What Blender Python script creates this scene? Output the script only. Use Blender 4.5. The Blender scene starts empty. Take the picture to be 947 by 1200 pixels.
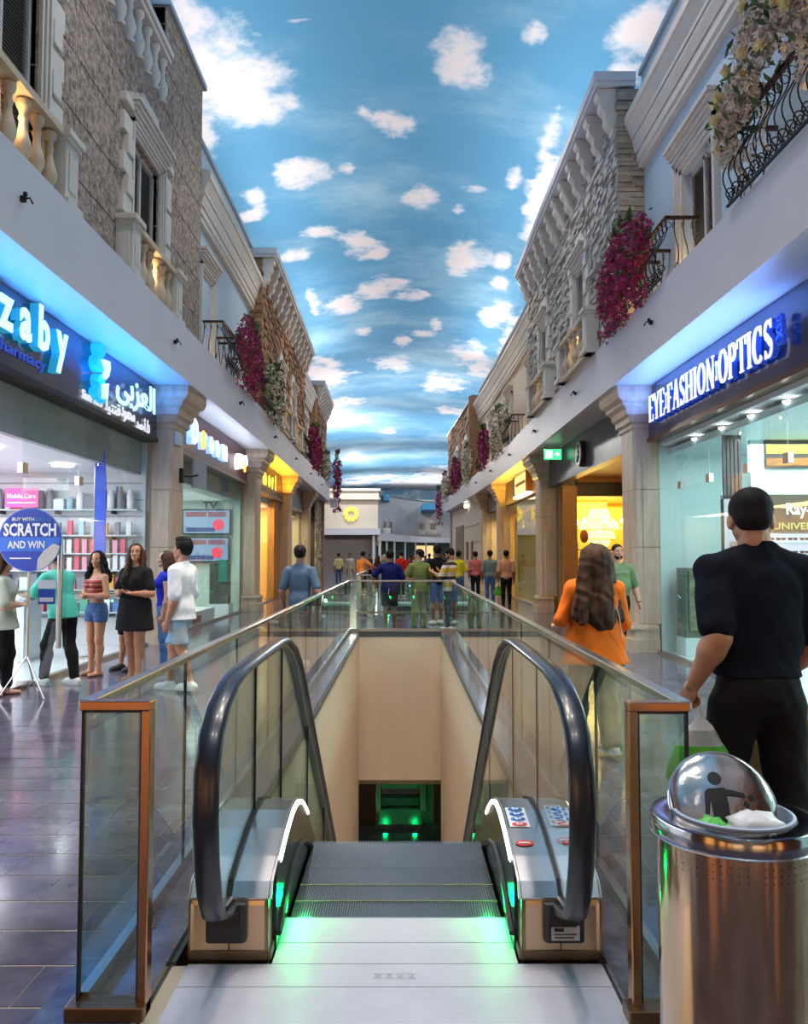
import bpy, bmesh, math, random
import numpy as np
from mathutils import Vector, Matrix, Euler, noise
random.seed(7); RNG = np.random.RandomState(7)
PI = math.pi
scene = bpy.context.scene
COL = scene.collection

# ---------------------------------------------------------------- camera
PI_ = math.pi
cam_d = bpy.data.cameras.new('camera'); cam = bpy.data.objects.new('camera', cam_d); COL.objects.link(cam)
scene.camera = cam
cam_d.sensor_fit = 'HORIZONTAL'; cam_d.sensor_width = 36.0
FPX = 960.0
cam_d.lens = 36.0 * FPX / 947.0
cam.location = (0, 0, 1.6)
cam.rotation_euler = (math.radians(90 + 3.08), 0, math.radians(-0.09))
cam_d.clip_start = 0.05; cam_d.clip_end = 400

# ---------------------------------------------------------------- world and view
world = bpy.data.worlds.new('world'); scene.world = world; world.use_nodes = True
world.node_tree.nodes['Background'].inputs[0].default_value = (0.62, 0.62, 0.72, 1)
world.node_tree.nodes['Background'].inputs[1].default_value = 0.5
scene.view_settings.view_transform = 'Standard'; scene.view_settings.look = 'None'
scene.view_settings.exposure = 0.14; scene.view_settings.gamma = 1.0
scene.cycles.use_denoising = True
scene.cycles.max_bounces = 10; scene.cycles.diffuse_bounces = 3; scene.cycles.glossy_bounces = 4
scene.cycles.transmission_bounces = 4; scene.cycles.transparent_max_bounces = 24
scene.cycles.sample_clamp_indirect = 4.0; scene.cycles.blur_glossy = 0.5
scene.cycles.caustics_reflective = False; scene.cycles.caustics_refractive = False

# ---------------------------------------------------------------- lights
def area(loc, rot, sx, sy, power, color=(1, 1, 1), name='area_light', spread=None):
    l = bpy.data.lights.new(name, 'AREA'); l.shape = 'RECTANGLE'; l.size = sx; l.size_y = sy
    l.energy = power; l.color = color
    if spread: l.spread = spread
    o = bpy.data.objects.new(name, l); COL.objects.link(o); o.location = loc; o.rotation_euler = rot
    return o
def point(loc, power, color=(1, 1, 1), r=0.05, name='lamp_light'):
    l = bpy.data.lights.new(name, 'POINT'); l.energy = power; l.color = color; l.shadow_soft_size = r
    o = bpy.data.objects.new(name, l); COL.objects.link(o); o.location = loc
    return o
def spot(loc, target, power, color=(1, 1, 1), ang=60, blend=0.6, r=0.04, name='spot_light'):
    l = bpy.data.lights.new(name, 'SPOT'); l.energy = power; l.color = color; l.shadow_soft_size = r
    l.spot_size = math.radians(ang); l.spot_blend = blend
    o = bpy.data.objects.new(name, l); COL.objects.link(o); o.location = loc
    o.rotation_euler = (Vector(target) - Vector(loc)).to_track_quat('-Z', 'Y').to_euler()
    return o
# cove lamps behind the parapets, throwing light up on the painted ceiling
for sd in (-1, 1):
    for y0, ln in ((-10, 12), (4, 14), (19, 14), (34, 14)):
        area((sd * 5.0, y0 + ln / 2, 11.7), (0, math.radians(180 - sd * 32), 0), 0.5, ln, 22.5 * ln, (1.0, 0.97, 0.95), 'cove_light')
for y in (55, 70, 85, 100):
    area((0, y, 8.9), (PI_, 0, 0), 16, 9, 800, (1.0, 0.98, 0.97), 'plaza_up_fill')  # added upward panels in mid-air that brighten the far ceiling
def strip_up(f, x, d0, d1, z, w, power, color):
    """led strip on a sign, throwing coloured light up on the soffit"""
    a, b = Vector(f(x, d0, z)), Vector(f(x, d1, z)); c = (a + b) / 2
    return area(c, (PI_, 0, 0), w, abs(b.y - a.y), power, color, 'sign_strip_light')
# added fill spots in mid-air over the mall street, not real fixtures
for y in range(-8, 60, 6):
    for sx in (-1.6, 1.6):
        spot((sx, y, 12.9), (sx * 1.2, y + .3, 0), 760, (1.0, 0.92, 0.86), 84, 0.8, 0.25, 'street_fill_spot')
# added fill points that brighten the far plaza
for x in (-18, -5, 8, 20):
    for y in (66, 84):
        point((x, y, 11.5), 1800, (1.0, 0.93, 0.86), 0.5, 'plaza_fill')

# ---------------------------------------------------------------- helpers
MATS = {}
def _n(nt, t, **kw):
    n = nt.nodes.new(t)
    for k, v in kw.items(): setattr(n, k, v)
    return n
def mat(name, col=(.8, .8, .8), rough=.5, metal=0., bump=None, var=None, emit=None, estr=0., island=None, spec=None, alpha=None, coat=None, wave=None, aniso=None, orand=None):
    """bump=(scale,strength,dist) ; var=(scale,col2,fac) ; island=(col2,fac) random tint per loose piece"""
    if name in MATS: return MATS[name]
    m = bpy.data.materials.new(name); m.use_nodes = True; nt = m.node_tree
    b = nt.nodes['Principled BSDF']; c = (*col, 1)
    b.inputs['Base Color'].default_value = c; b.inputs['Roughness'].default_value = rough; b.inputs['Metallic'].default_value = metal
    if spec is not None: b.inputs['Specular IOR Level'].default_value = spec
    if coat: b.inputs['Coat Weight'].default_value = coat; b.inputs['Coat Roughness'].default_value = .08
    if aniso is not None: b.inputs['Anisotropic'].default_value = aniso
    if emit: b.inputs['Emission Color'].default_value = (*emit, 1); b.inputs['Emission Strength'].default_value = estr
    tc = _n(nt, 'ShaderNodeTexCoord'); last = None
    def mix(a, bb, fac):
        mx = _n(nt, 'ShaderNodeMix', data_type='RGBA')
        if a is None: mx.inputs['A'].default_value = c
        else: nt.links.new(a, mx.inputs['A'])
        mx.inputs['B'].default_value = (*bb, 1); nt.links.new(fac, mx.inputs['Factor']); return mx.outputs['Result']
    if island:
        g = _n(nt, 'ShaderNodeNewGeometry'); mr = _n(nt, 'ShaderNodeMath', operation='MULTIPLY'); mr.inputs[1].default_value = island[1]
        nt.links.new(g.outputs['Random Per Island'], mr.inputs[0]); last = mix(last, island[0], mr.outputs[0])
        if len(island) > 2:
            m2 = _n(nt, 'ShaderNodeMath', operation='MULTIPLY'); m2.inputs[1].default_value = 17.3; nt.links.new(g.outputs['Random Per Island'], m2.inputs[0])
            m3 = _n(nt, 'ShaderNodeMath', operation='FRACT'); nt.links.new(m2.outputs[0], m3.inputs[0])
            m4 = _n(nt, 'ShaderNodeMath', operation='MULTIPLY'); m4.inputs[1].default_value = .7; nt.links.new(m3.outputs[0], m4.inputs[0])
            last = mix(last, island[2], m4.outputs[0])
    if orand:
        oi = _n(nt, 'ShaderNodeObjectInfo'); m5 = _n(nt, 'ShaderNodeMath', operation='MULTIPLY'); m5.inputs[1].default_value = orand[1]; nt.links.new(oi.outputs['Random'], m5.inputs[0]); last = mix(last, orand[0], m5.outputs[0])
        m6 = _n(nt, 'ShaderNodeMath', operation='MULTIPLY'); m6.inputs[1].default_value = 13.7; nt.links.new(oi.outputs['Random'], m6.inputs[0]); m7 = _n(nt, 'ShaderNodeMath', operation='FRACT'); nt.links.new(m6.outputs[0], m7.inputs[0])
        m8 = _n(nt, 'ShaderNodeMath', operation='MULTIPLY'); m8.inputs[1].default_value = orand[3]; nt.links.new(m7.outputs[0], m8.inputs[0]); last = mix(last, orand[2], m8.outputs[0])
    if var:
        t = _n(nt, 'ShaderNodeTexNoise'); t.inputs['Scale'].default_value = var[0]; t.inputs['Detail'].default_value = 6; t.inputs['Roughness'].default_value = .65
        if len(var) > 3:
            mp = _n(nt, 'ShaderNodeMapping'); mp.inputs['Scale'].default_value = var[3]; nt.links.new(tc.outputs['Object'], mp.inputs[0]); nt.links.new(mp.outputs[0], t.inputs['Vector'])
        else: nt.links.new(tc.outputs['Object'], t.inputs['Vector'])
        r = _n(nt, 'ShaderNodeMapRange'); r.inputs[1].default_value = .38; r.inputs[2].default_value = .65; r.inputs[4].default_value = var[2]
        nt.links.new(t.outputs['Fac'], r.inputs[0]); last = mix(last, var[1], r.outputs[0])
    if last is not None: nt.links.new(last, b.inputs['Base Color'])
    h = None
    if bump:
        t = _n(nt, 'ShaderNodeTexNoise'); t.inputs['Scale'].default_value = bump[0]; t.inputs['Detail'].default_value = 5
        if len(bump) > 3:
            mp = _n(nt, 'ShaderNodeMapping'); mp.inputs['Scale'].default_value = bump[3]; nt.links.new(tc.outputs['Object'], mp.inputs[0]); nt.links.new(mp.outputs[0], t.inputs['Vector'])
        else: nt.links.new(tc.outputs['Object'], t.inputs['Vector'])
        bp = _n(nt, 'ShaderNodeBump'); bp.inputs['Strength'].default_value = bump[1]; bp.inputs['Distance'].default_value = bump[2]
        nt.links.new(t.outputs['Fac'], bp.inputs['Height']); nt.links.new(bp.outputs[0], b.inputs['Normal'])
    if wave:
        t = _n(nt, 'ShaderNodeTexWave', bands_direction=wave[0]); t.inputs['Scale'].default_value = wave[1]
        nt.links.new(tc.outputs['Object'], t.inputs['Vector'])
        bp = _n(nt, 'ShaderNodeBump'); bp.inputs['Strength'].default_value = wave[2]; bp.inputs['Distance'].default_value = .002
        nt.links.new(t.outputs['Fac'], bp.inputs['Height']); nt.links.new(bp.outputs[0], b.inputs['Normal'])
    MATS[name] = m; return m
def emis(name, col=None, s=None):
    if name in MATS: return MATS[name]
    return mat(name, tuple(min(1, c * .5) for c in col), .5, emit=col, estr=s)
def glass(name, tint=(.93, .97, .96), refl=1.0, rough=.0):
    if name in MATS: return MATS[name]
    m = bpy.data.materials.new(name); m.use_nodes = True; nt = m.node_tree; nt.nodes.clear()
    o = _n(nt, 'ShaderNodeOutputMaterial'); mx = _n(nt, 'ShaderNodeMixShader'); tr = _n(nt, 'ShaderNodeBsdfTransparent'); gl = _n(nt, 'ShaderNodeBsdfGlossy')
    ge = _n(nt, 'ShaderNodeNewGeometry'); dt = _n(nt, 'ShaderNodeVectorMath', operation='DOT_PRODUCT'); nt.links.new(ge.outputs['Normal'], dt.inputs[0]); nt.links.new(ge.outputs['Incoming'], dt.inputs[1])
    def M(op, a, b=None, c=None):
        n = _n(nt, 'ShaderNodeMath', operation=op)
        for i, v in enumerate((a, b, c)):
            if v is None: continue
            if isinstance(v, (int, float)): n.inputs[i].default_value = v
            else: nt.links.new(v, n.inputs[i])
        return n.outputs[0]
    f = M('POWER', M('SUBTRACT', 1.0, M('MINIMUM', M('ABSOLUTE', dt.outputs['Value']), 1.0)), 5.0)
    f = M('MULTIPLY', M('MULTIPLY_ADD', f, .94, .06), M('SUBTRACT', 1.0, ge.outputs['Backfacing']))
    mu = _n(nt, 'ShaderNodeMath', operation='MULTIPLY', use_clamp=True); mu.inputs[1].default_value = refl; nt.links.new(f, mu.inputs[0])
    tr.inputs[0].default_value = (*tint, 1); gl.inputs['Roughness'].default_value = rough; gl.inputs[0].default_value = (1, 1, 1, 1)
    nt.links.new(mu.outputs[0], mx.inputs[0]); nt.links.new(tr.outputs[0], mx.inputs[1]); nt.links.new(gl.outputs[0], mx.inputs[2])
    nt.links.new(mx.outputs[0], o.inputs[0]); MATS[name] = m; return m

def wloc(o):
    v = Vector((0, 0, 0))
    while o: v += o.location; o = o.parent
    return v
class MB:
    def __init__(s): s.v = []; s.f = []
    def add(s, vs, fs):
        n = len(s.v); s.v += [tuple(v) for v in vs]; s.f += [tuple(i + n for i in f) for f in fs]; return s
    def box(s, x0, x1, y0, y1, z0, z1):
        return s.add([(x0, y0, z0), (x1, y0, z0), (x1, y1, z0), (x0, y1, z0), (x0, y0, z1), (x1, y0, z1), (x1, y1, z1), (x0, y1, z1)],
                     [(0, 3, 2, 1), (4, 5, 6, 7), (0, 1, 5, 4), (1, 2, 6, 5), (2, 3, 7, 6), (3, 0, 4, 7)])
    def obox(s, c, size, rot=(0, 0, 0)):
        M = Matrix.Translation(c) @ Euler(rot).to_matrix().to_4x4(); a, b, d = (q / 2 for q in size)
        vs = [M @ Vector(p) for p in [(-a, -b, -d), (a, -b, -d), (a, b, -d), (-a, b, -d), (-a, -b, d), (a, -b, d), (a, b, d), (-a, b, d)]]
        return s.add(vs, [(0, 3, 2, 1), (4, 5, 6, 7), (0, 1, 5, 4), (1, 2, 6, 5), (2, 3, 7, 6), (3, 0, 4, 7)])
    def chbox(s, x0, x1, y0, y1, z0, z1, c=.01):
        """box with chamfered vertical edges"""
        p = [(x0 + c, y0), (x1 - c, y0), (x1, y0 + c), (x1, y1 - c), (x1 - c, y1), (x0 + c, y1), (x0, y1 - c), (x0, y0 + c)]
        return s.prism([(a, b, 0) for a, b in p], (0, 0, 1), z0, z1)
    def prism(s, poly, axis, a, b):
        """poly: 3-D points with 0 on the axis; extruded from a to b along axis"""
        ax = Vector(axis); n = len(poly)
        vs = [Vector(p) + ax * a for p in poly] + [Vector(p) + ax * b for p in poly]
        fs = [tuple(reversed(range(n))), tuple(range(n, 2 * n))] + [(i, (i + 1) % n, n + (i + 1) % n, n + i) for i in range(n)]
        return s.add(vs, fs)
    def tube(s, pts, r, n=6, closed=False, rz=None):
        pts = [Vector(p) for p in pts]; m = len(pts); rings = []
        up = Vector((0, 0, 1)); prev = None
        for i, p in enumerate(pts):
            if closed: t = pts[(i + 1) % m] - pts[i - 1]
            else: t = pts[min(i + 1, m - 1)] - pts[max(i - 1, 0)]
            t.normalize()
            if prev is None:
                a = t.cross(up)
                if a.length < .05: a = t.cross(Vector((1, 0, 0)))
            else: a = prev - t * prev.dot(t)
            a.normalize(); prev = a; b = t.cross(a)
            rr = r[i] if isinstance(r, (list, tuple)) else r; r2 = rr if rz is None else rz
            rings.append([p + a * rr * math.cos(2 * PI * k / n) + b * r2 * math.sin(2 * PI * k / n) for k in range(n)])
        vs = [v for ring in rings for v in ring]; fs = []
        for i in range(m if closed else m - 1):
            j = (i + 1) % m
            for k in range(n): fs.append((i * n + k, i * n + (k + 1) % n, j * n + (k + 1) % n, j * n + k))
        if not closed: fs += [tuple(reversed(range(n))), tuple(range((m - 1) * n, m * n))]
        return s.add(vs, fs)
    def lathe(s, prof, n=16, c=(0, 0, 0), cap=True):
        vs = [(c[0] + r * math.cos(2 * PI * k / n), c[1] + r * math.sin(2 * PI * k / n), c[2] + z) for r, z in prof for k in range(n)]
        fs = [(i * n + k, i * n + (k + 1) % n, (i + 1) * n + (k + 1) % n, (i + 1) * n + k) for i in range(len(prof) - 1) for k in range(n)]
        if cap: fs += [tuple(reversed(range(n))), tuple(range((len(prof) - 1) * n, len(prof) * n))]
        return s.add(vs, fs)
    def ell(s, c, r, n=10, m=7, rot=None):
        R = Euler(rot).to_matrix() if rot else None; vs = []
        for i in range(m + 1):
            th = PI * i / m
            for k in range(n):
                p = Vector((r[0] * math.sin(th) * math.cos(2 * PI * k / n), r[1] * math.sin(th) * math.sin(2 * PI * k / n), -r[2] * math.cos(th)))
                vs.append((R @ p if R else p) + Vector(c))
        return s.add(vs, [(i * n + k, i * n + (k + 1) % n, (i + 1) * n + (k + 1) % n, (i + 1) * n + k) for i in range(m) for k in range(n)])
    def sweep(s, prof, path, closed=True):
        """prof: list of (a,b); path: list of (origin, A, B) frames"""
        n = len(prof); vs = [Vector(o) + Vector(A) * a + Vector(B) * b for o, A, B in path for a, b in prof]
        fs = []
        for i in range(len(path) - 1):
            for k in range(n if closed else n - 1): fs.append((i * n + k, i * n + (k + 1) % n, (i + 1) * n + (k + 1) % n, (i + 1) * n + k))
        if closed: fs += [tuple(reversed(range(n))), tuple(range((len(path) - 1) * n, len(path) * n))]
        return s.add(vs, fs)
    def build(s, name, m, parent=None, xf=None, smooth=False, bevel=0, **props):
        vs = [xf(*v) for v in s.v] if xf else s.v
        if parent is not None:
            L = wloc(parent); vs = [(v[0] - L.x, v[1] - L.y, v[2] - L.z) for v in vs]
        me = bpy.data.meshes.new(name); me.from_pydata([tuple(v) for v in vs], [], s.f)
        if m is not None: me.materials.append(m)
        if smooth:
            me.polygons.foreach_set('use_smooth', [True] * len(me.polygons))
            if smooth != 'all':
                bm = bmesh.new(); bm.from_mesh(me)
                for e in bm.edges:
                    if len(e.link_faces) == 2 and e.calc_face_angle(0) > .7: e.smooth = False
                bm.to_mesh(me); bm.free()
        o = bpy.data.objects.new(name, me); COL.objects.link(o)
        if parent is not None: o.parent = parent
        if bevel:
            md = o.modifiers.new('b', 'BEVEL'); md.width = bevel; md.segments = 2; md.limit_method = 'ANGLE'
        for k, v in props.items(): o[k] = v
        return o
def thing(name, label, cat, loc=(0, 0, 0), group=None, **props):
    o = bpy.data.objects.new(name, None); COL.objects.link(o); o.location = loc; o.empty_display_size = .1
    if label: o['label'] = label
    if cat: o['category'] = cat
    if group: o['group'] = group
    for k, v in props.items(): o[k] = v
    return o
def tag(o, label, cat, group=None):
    o['label'] = label; o['category'] = cat
    if group: o['group'] = group
    return o
def struct(name, loc=(0, 0, 0)):
    return thing(name, None, None, loc, kind='structure')
def copy_tree(o, parent=None):
    c = o.copy(); COL.objects.link(c); c.parent = parent
    for ch in list(o.children): copy_tree(ch, c)
    return c
def dup(o, loc, rz=0, label=None, group=None, sc=None):
    c = copy_tree(o); c.location = loc; c.rotation_euler = (0, 0, rz)
    if sc: c.scale = sc
    if label: c['label'] = label
    if group: c['group'] = group
    return c
def text_mb(s, size=.3, depth=.02, bold=0., res=2, align='CENTER', space=1.0):
    """text as an MB lying in the XZ plane, facing -Y, centred"""
    c = bpy.data.curves.new('t', 'FONT'); c.body = s; c.size = size; c.extrude = depth / 2; c.offset = bold; c.resolution_u = res
    c.align_x = align; c.space_character = space
    o = bpy.data.objects.new('t', c); COL.objects.link(o)
    dg = bpy.context.evaluated_depsgraph_get(); dg.update()
    me = bpy.data.meshes.new_from_object(o.evaluated_get(dg))
    mb = MB(); mb.v = [(v.co.x, -v.co.z, v.co.y) for v in me.vertices]; mb.f = [tuple(p.vertices) for p in me.polygons]
    bpy.data.objects.remove(o); bpy.data.curves.remove(c); bpy.data.meshes.remove(me)
    return mb
def place(mb, fn):
    mb.v = [tuple(fn(Vector(v))) for v in mb.v]; return mb

ORD = 'first second third fourth fifth sixth seventh eighth ninth tenth eleventh twelfth thirteenth fourteenth fifteenth sixteenth seventeenth eighteenth nineteenth twentieth'.split()
# ---------------------------------------------------------------- the two sides of the street
KL, KR = 1.05, .967
def _ip(t, pts):
    for (a, b), (c, d) in zip(pts, pts[1:]):
        if t <= c: return b + (d - b) * max(0, min(1, (t - a) / (c - a)))
    return pts[-1][1]
BL = [(-20, 0), (20, 0), (32, .18), (44, .33), (60, .4)]
BR = [(-20, 0), (27, 0), (35, -.12), (42, -.32), (48, -.52), (54, -.78), (70, -1.0)]
def side_xf(sd):
    k, B = (KL, BL) if sd < 0 else (KR, BR)
    def f(x, d, z):
        zz = z if z <= 1.6 else 1.6 + k * (z - 1.6)
        return (sd * k * (x + _ip(d, B)), k * d, zz)
    return f
XL, XR = side_xf(-1), side_xf(1)
XF = {-1: XL, 1: XR}
SIDE = {-1: 'left', 1: 'right'}
def slab(mb, x0, x1, d0, d1, z0, z1, step=3.0):
    """box along the street, cut in steps so that it follows the bend"""
    n = max(1, int(math.ceil((d1 - d0) / step))) if d1 > 20 else 1
    ds = [d0 + (d1 - d0) * i / n for i in range(n + 1)]
    prof = [(x0, z0), (x1, z0), (x1, z1), (x0, z1)]
    vs = [(x, d, z) for d in ds for x, z in prof]; fs = [(3, 2, 1, 0), (n * 4, n * 4 + 1, n * 4 + 2, n * 4 + 3)]
    for i in range(n):
        for k in range(4): fs.append((i * 4 + k, i * 4 + (k + 1) % 4, i * 4 + 4 + (k + 1) % 4, i * 4 + 4 + k))
    return mb.add(vs, fs)
def slabp(mb, prof, d0, d1, step=3.0):
    n = max(1, int(math.ceil((d1 - d0) / step))); m = len(prof)
    ds = [d0 + (d1 - d0) * i / n for i in range(n + 1)]
    vs = [(x, d, z) for d in ds for x, z in prof]; fs = [tuple(reversed(range(m))), tuple(range(n * m, n * m + m))]
    for i in range(n):
        for k in range(m): fs.append((i * m + k, i * m + (k + 1) % m, i * m + m + (k + 1) % m, i * m + m + k))
    return mb.add(vs, fs)
# ================================================================ materials
GRAN = mat('dark_granite', (.055, .048, .075), .12, orand=((.09, .082, .115), .6, (.045, .04, .06), .5), var=(3.0, (.15, .135, .185), .75), bump=(2.2, .12, .01), spec=.6)
GRANB = mat('black_granite', (.05, .05, .065), .12, var=(5, (.13, .13, .17), .8), spec=.6)
INLAY = mat('brass_inlay', (.62, .52, .38), .35, metal=.3)
FASC = mat('fascia_paint', (.70, .66, .70), .42, var=(.7, (.62, .585, .63), .5))
SOFF = mat('soffit_paint', (.66, .63, .62), .35)
CREAM = mat('cream_render', (.68, .58, .47), .6, var=(1.2, (.60, .50, .40), .5), bump=(30, .15, .004))
WELLW = mat('well_plaster', (.80, .64, .47), .7, var=(1.5, (.72, .56, .40), .5, (3, 3, .5)), bump=(8, .1, .004))
LTRIM = mat('white_stone', (.74, .68, .60), .55, var=(4, (.62, .55, .47), .5), bump=(20, .2, .004))
BLUEW = mat('pale_blue_render', (.50, .62, .72), .6, var=(1, (.58, .68, .76), .6))
STUCCO = mat('rough_stucco', (.52, .41, .33), .85, var=(11, (.13, .09, .07), .95), bump=(20, 1.0, .04))
STONEG = mat('grey_ledgestone', (.58, .54, .49), .8, island=((.80, .77, .72), .9, (.34, .29, .25)), var=(14, (.22, .19, .16), .5), bump=(25, .6, .01))
STONEB = mat('brown_ledgestone', (.50, .25, .12), .8, island=((.70, .42, .24), .9, (.20, .09, .05)), var=(14, (.14, .08, .05), .5), bump=(25, .6, .01))
COLM = mat('travertine', (.68, .53, .39), .4, var=(3, (.47, .35, .25), .75, (2.5, 2.5, .5)), bump=(18, .15, .003), spec=.4)
IRON = mat('wrought_iron', (.012, .011, .012), .45, metal=.4)
DARKW = mat('dark_wood', (.10, .035, .02), .4)
LOUV = mat('louvre_grey', (.20, .19, .18), .6)
GLASS = glass('shop_glass', (.93, .98, .97), .9)
RGLASS = glass('rail_glass', (.86, .94, .91), 1.1)
GREYM = mat('cap_metal', (.42, .45, .50), .4, metal=.3)

# ================================================================ floor
HX0, HX1 = -.90, .78          # the opening for the escalator
HY0, HY1 = 3.3, 16.9
H2Y0, H2Y1 = 22.6, 28.3
fl = struct('floor')
def rects(z0, z1, m, nm, xs=13.0):
    mb = MB()
    mb.box(-xs, HX0, -12, 130, z0, z1); mb.box(HX1, xs, -12, 130, z0, z1)
    mb.box(HX0, HX1, -12, HY0, z0, z1); mb.box(HX0, HX1, HY1, H2Y0, z0, z1); mb.box(HX0, HX1, H2Y1, 130, z0, z1)
    return mb.build(nm, m, fl)
rects(-.35, -.003, INLAY, 'floor_slab')
top = MB(); TY0, TY1 = 2.1, 11.7
for a, b in ((-13, HX0), (HX1, 13)):
    top.box(a, b, -12, TY0, -.012, 0); top.box(a, b, TY1, 60, -.012, 0)
top.box(HX0, HX1, -12, 2.1, -.012, 0); top.box(HX0, HX1, HY1, H2Y0, -.012, 0); top.box(HX0, HX1, H2Y1, 60, -.012, 0)
for x in (-30, -24, -18, -12, -6, 0, 6, 12, 18, 24): top.box(x, x + 5.99, 60, 130, -.012, 0)
strips = MB(); tilemesh = None; nrow = int(round((TY1 - TY0) / .3))
tcount = 0
for r in range(nrow):
    y = TY0 + r * .3; off = (r % 2) * .3
    for sd in (-1, 1):
        inner = 1.10 if sd < 0 else .97
        x = inner - off
        while x < .5 * y + .7 and x < 5:
            xa = max(x, inner); xb = x + .6
            if xb - xa > .1:
                w = xb - xa - .004
                b = MB(); b.box(xa + .002, xb - .002, y + .006, y + .294, -.012, 0)
                b.v = [(sd * v[0], v[1], v[2]) for v in b.v]
                b.build('tile', GRAN, fl); tcount += 1
            x = xb
        b = (x + .002, 12.9)
        strips.box(*sorted((sd * b[0], sd * b[1])), y + .004, y + .296, -.012, 0)
top.build('floor_slab', GRAN, fl); strips.build('floor_slab', GRAN, fl)
# stone edging strips beside the wells
e = MB(); e.box(-1.10, HX0, TY0, HY1 + .2, -.012, .004); e.box(HX1, .97, TY0, HY1 + .2, -.012, .004); e.box(HX0, HX1, HY1, HY1 + .2, -.012, .004)
e.build('edging', GRANB, fl)
lip = MB(); lip.box(HX0 - .015, HX0 + .012, HY0, HY1, -.05, .012); lip.box(HX1 - .012, HX1 + .015, HY0, HY1, -.05, .012); lip.box(HX0, HX1, HY1 - .012, HY1 + .015, -.05, .012)
lip.build('edge_trim', mat('edge_steel', (.10, .12, .13), .35, metal=.8), fl)

# walls of the escalator well and the storey below
w = struct('wall_well')
for x0, x1 in ((HX0 - .25, HX0), (HX1, HX1 + .25)):
    mb = MB(); sg = .006 if x0 < 0 else -.006; mb.box(x0 + (0 if x0 < 0 else sg), x1 + (sg if x0 < 0 else 0), HY0, HY1, -4.6, -.045); mb.build('side_panel', WELLW, w)
mb = MB(); mb.box(HX0 - .3, HX1 + .3, HY1 - .006, HY1 + .3, -2.94, -.045); mb.build('end_panel', WELLW, w)
mb = MB(); mb.box(HX0 - .3, HX1 + .3, HY0 - .3, HY0, -4.6, -.36); mb.build('end_panel', WELLW, w)
lw = struct('floor_lower')
mb = MB(); mb.box(-8, 8, 3, 40, -4.8, -4.6); mb.build('floor_slab', GRAN, lw)
lc = struct('ceiling_lower')
mb = MB(); mb.box(-8, HX0 - .3, 3, 40, -3.1, -2.94); mb.box(HX1 + .3, 8, 3, 40, -3.1, -2.94); mb.box(HX0 - .3, HX1 + .3, HY1 + .3, H2Y0, -3.1, -2.94); mb.box(HX0 - .3, HX1 + .3, H2Y1 - .5, 40, -3.1, -2.94)
mb.build('ceiling_slab', WELLW, lc)
lb = struct('wall_lower')
mb = MB(); mb.box(-8, 8, 36, 36.2, -4.6, -2.94); mb.build('wall_panel', mat('dark_brown_panel', (.06, .03, .02), .5), lb)
mb = MB(); mb.box(-1.05, -.62, 19.4, 19.6, -4.6, -2.94); mb.box(.72, 1.05, 19.4, 19.6, -4.6, -2.94); mb.build('side_panel', mat('brown_panel', (.13, .06, .03), .5), lb)
for x0, x1 in ((HX0 - .25, HX0), (HX1, HX1 + .25)):
    mb = MB(); mb.box(x0, x1, H2Y0, H2Y1, -3.1, -.02); mb.build('side_panel', WELLW, lb)
mb = MB(); mb.box(HX0 - .3, HX1 + .3, H2Y0 - .3, H2Y0, -3.1, -.36); mb.build('side_panel', WELLW, lb)
area((-.06, 10.5, 11.9), (0, 0, 0), 1.3, 10, 420, (1.0, .84, .66), 'well_fill', spread=math.radians(50))  # added narrow-beam panel, only there to warm the well walls
point((-.06, 20.2, -3.2), 5, (.2, 1.0, .45), .1, 'lower_green_lamp')
point((-2.2, 21, -3.3), 20, (1, .6, .35), .1, 'lower_lamp')

# ================================================================ painted sky ceiling
CLOUDS = [(262, 85, 78, 52), (225, 30, 55, 55), (300, 108, 42, 30), (215, 130, 30, 50), (540, 52, 36, 38), (562, 75, 20, 26), (458, 132, 33, 19), (424, 116, 13, 11),
          (352, 196, 42, 20), (335, 190, 25, 14), (405, 188, 11, 9), (493, 226, 22, 17), (560, 211, 22, 7), (538, 239, 10, 7), (650, 146, 14, 33), (605, 199, 13, 17), (420, 281, 26, 17), (440, 290, 15, 9),
          (553, 296, 27, 19), (540, 305, 18, 14), (638, 222, 18, 50), (628, 260, 14, 18), (765, 20, 42, 45), (740, 70, 22, 20), (296, 225, 16, 16), (290, 243, 20, 8), (370, 264, 22, 7), (340, 294, 26, 8), (450, 333, 36, 12), (482, 342, 22, 6), (400, 354, 23, 12), (424, 384, 12, 6), (365, 350, 8, 14),
          (512, 377, 9, 7), (472, 397, 11, 8), (495, 388, 16, 4), (582, 366, 20, 15), (588, 327, 12, 9), (625, 320, 18, 18), (548, 412, 24, 13), (565, 430, 18, 10), (463, 424, 28, 9), (372, 440, 42, 17), (350, 455, 30, 14), (520, 448, 30, 9), (600, 400, 14, 30),
          (457, 505, 12, 3.5), (400, 470, 30, 5), (440, 560, 40, 3), (490, 570, 50, 8), (520, 556, 40, 8), (420, 566, 25, 3), (590, 300, 12, 10), (630, 20, 18, 18), (345, 4, 22, 8), (528, 480, 20, 5), (560, 500, 18, 5)]
def vault(x, y=0.0): return 13.2 - 2.9 * np.clip((y - 30) / 82.0, 0, 1) + 1.8 * np.maximum(0, 1 - (x / 9.0) ** 2) * (1 - .8 * np.clip((y - 30) / 60.0, 0, 1))
xs = np.concatenate([np.arange(-32, -9, 1.5), np.arange(-9, 9.01, .3), np.arange(10.5, 33, 1.5)])
ys = np.concatenate([np.arange(-12, 8, 1.0), np.arange(8, 112.1, .4)])
GX, GY = np.meshgrid(xs, ys); GZ = vault(GX, GY); F = np.full(GX.shape, -3.0)
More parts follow.
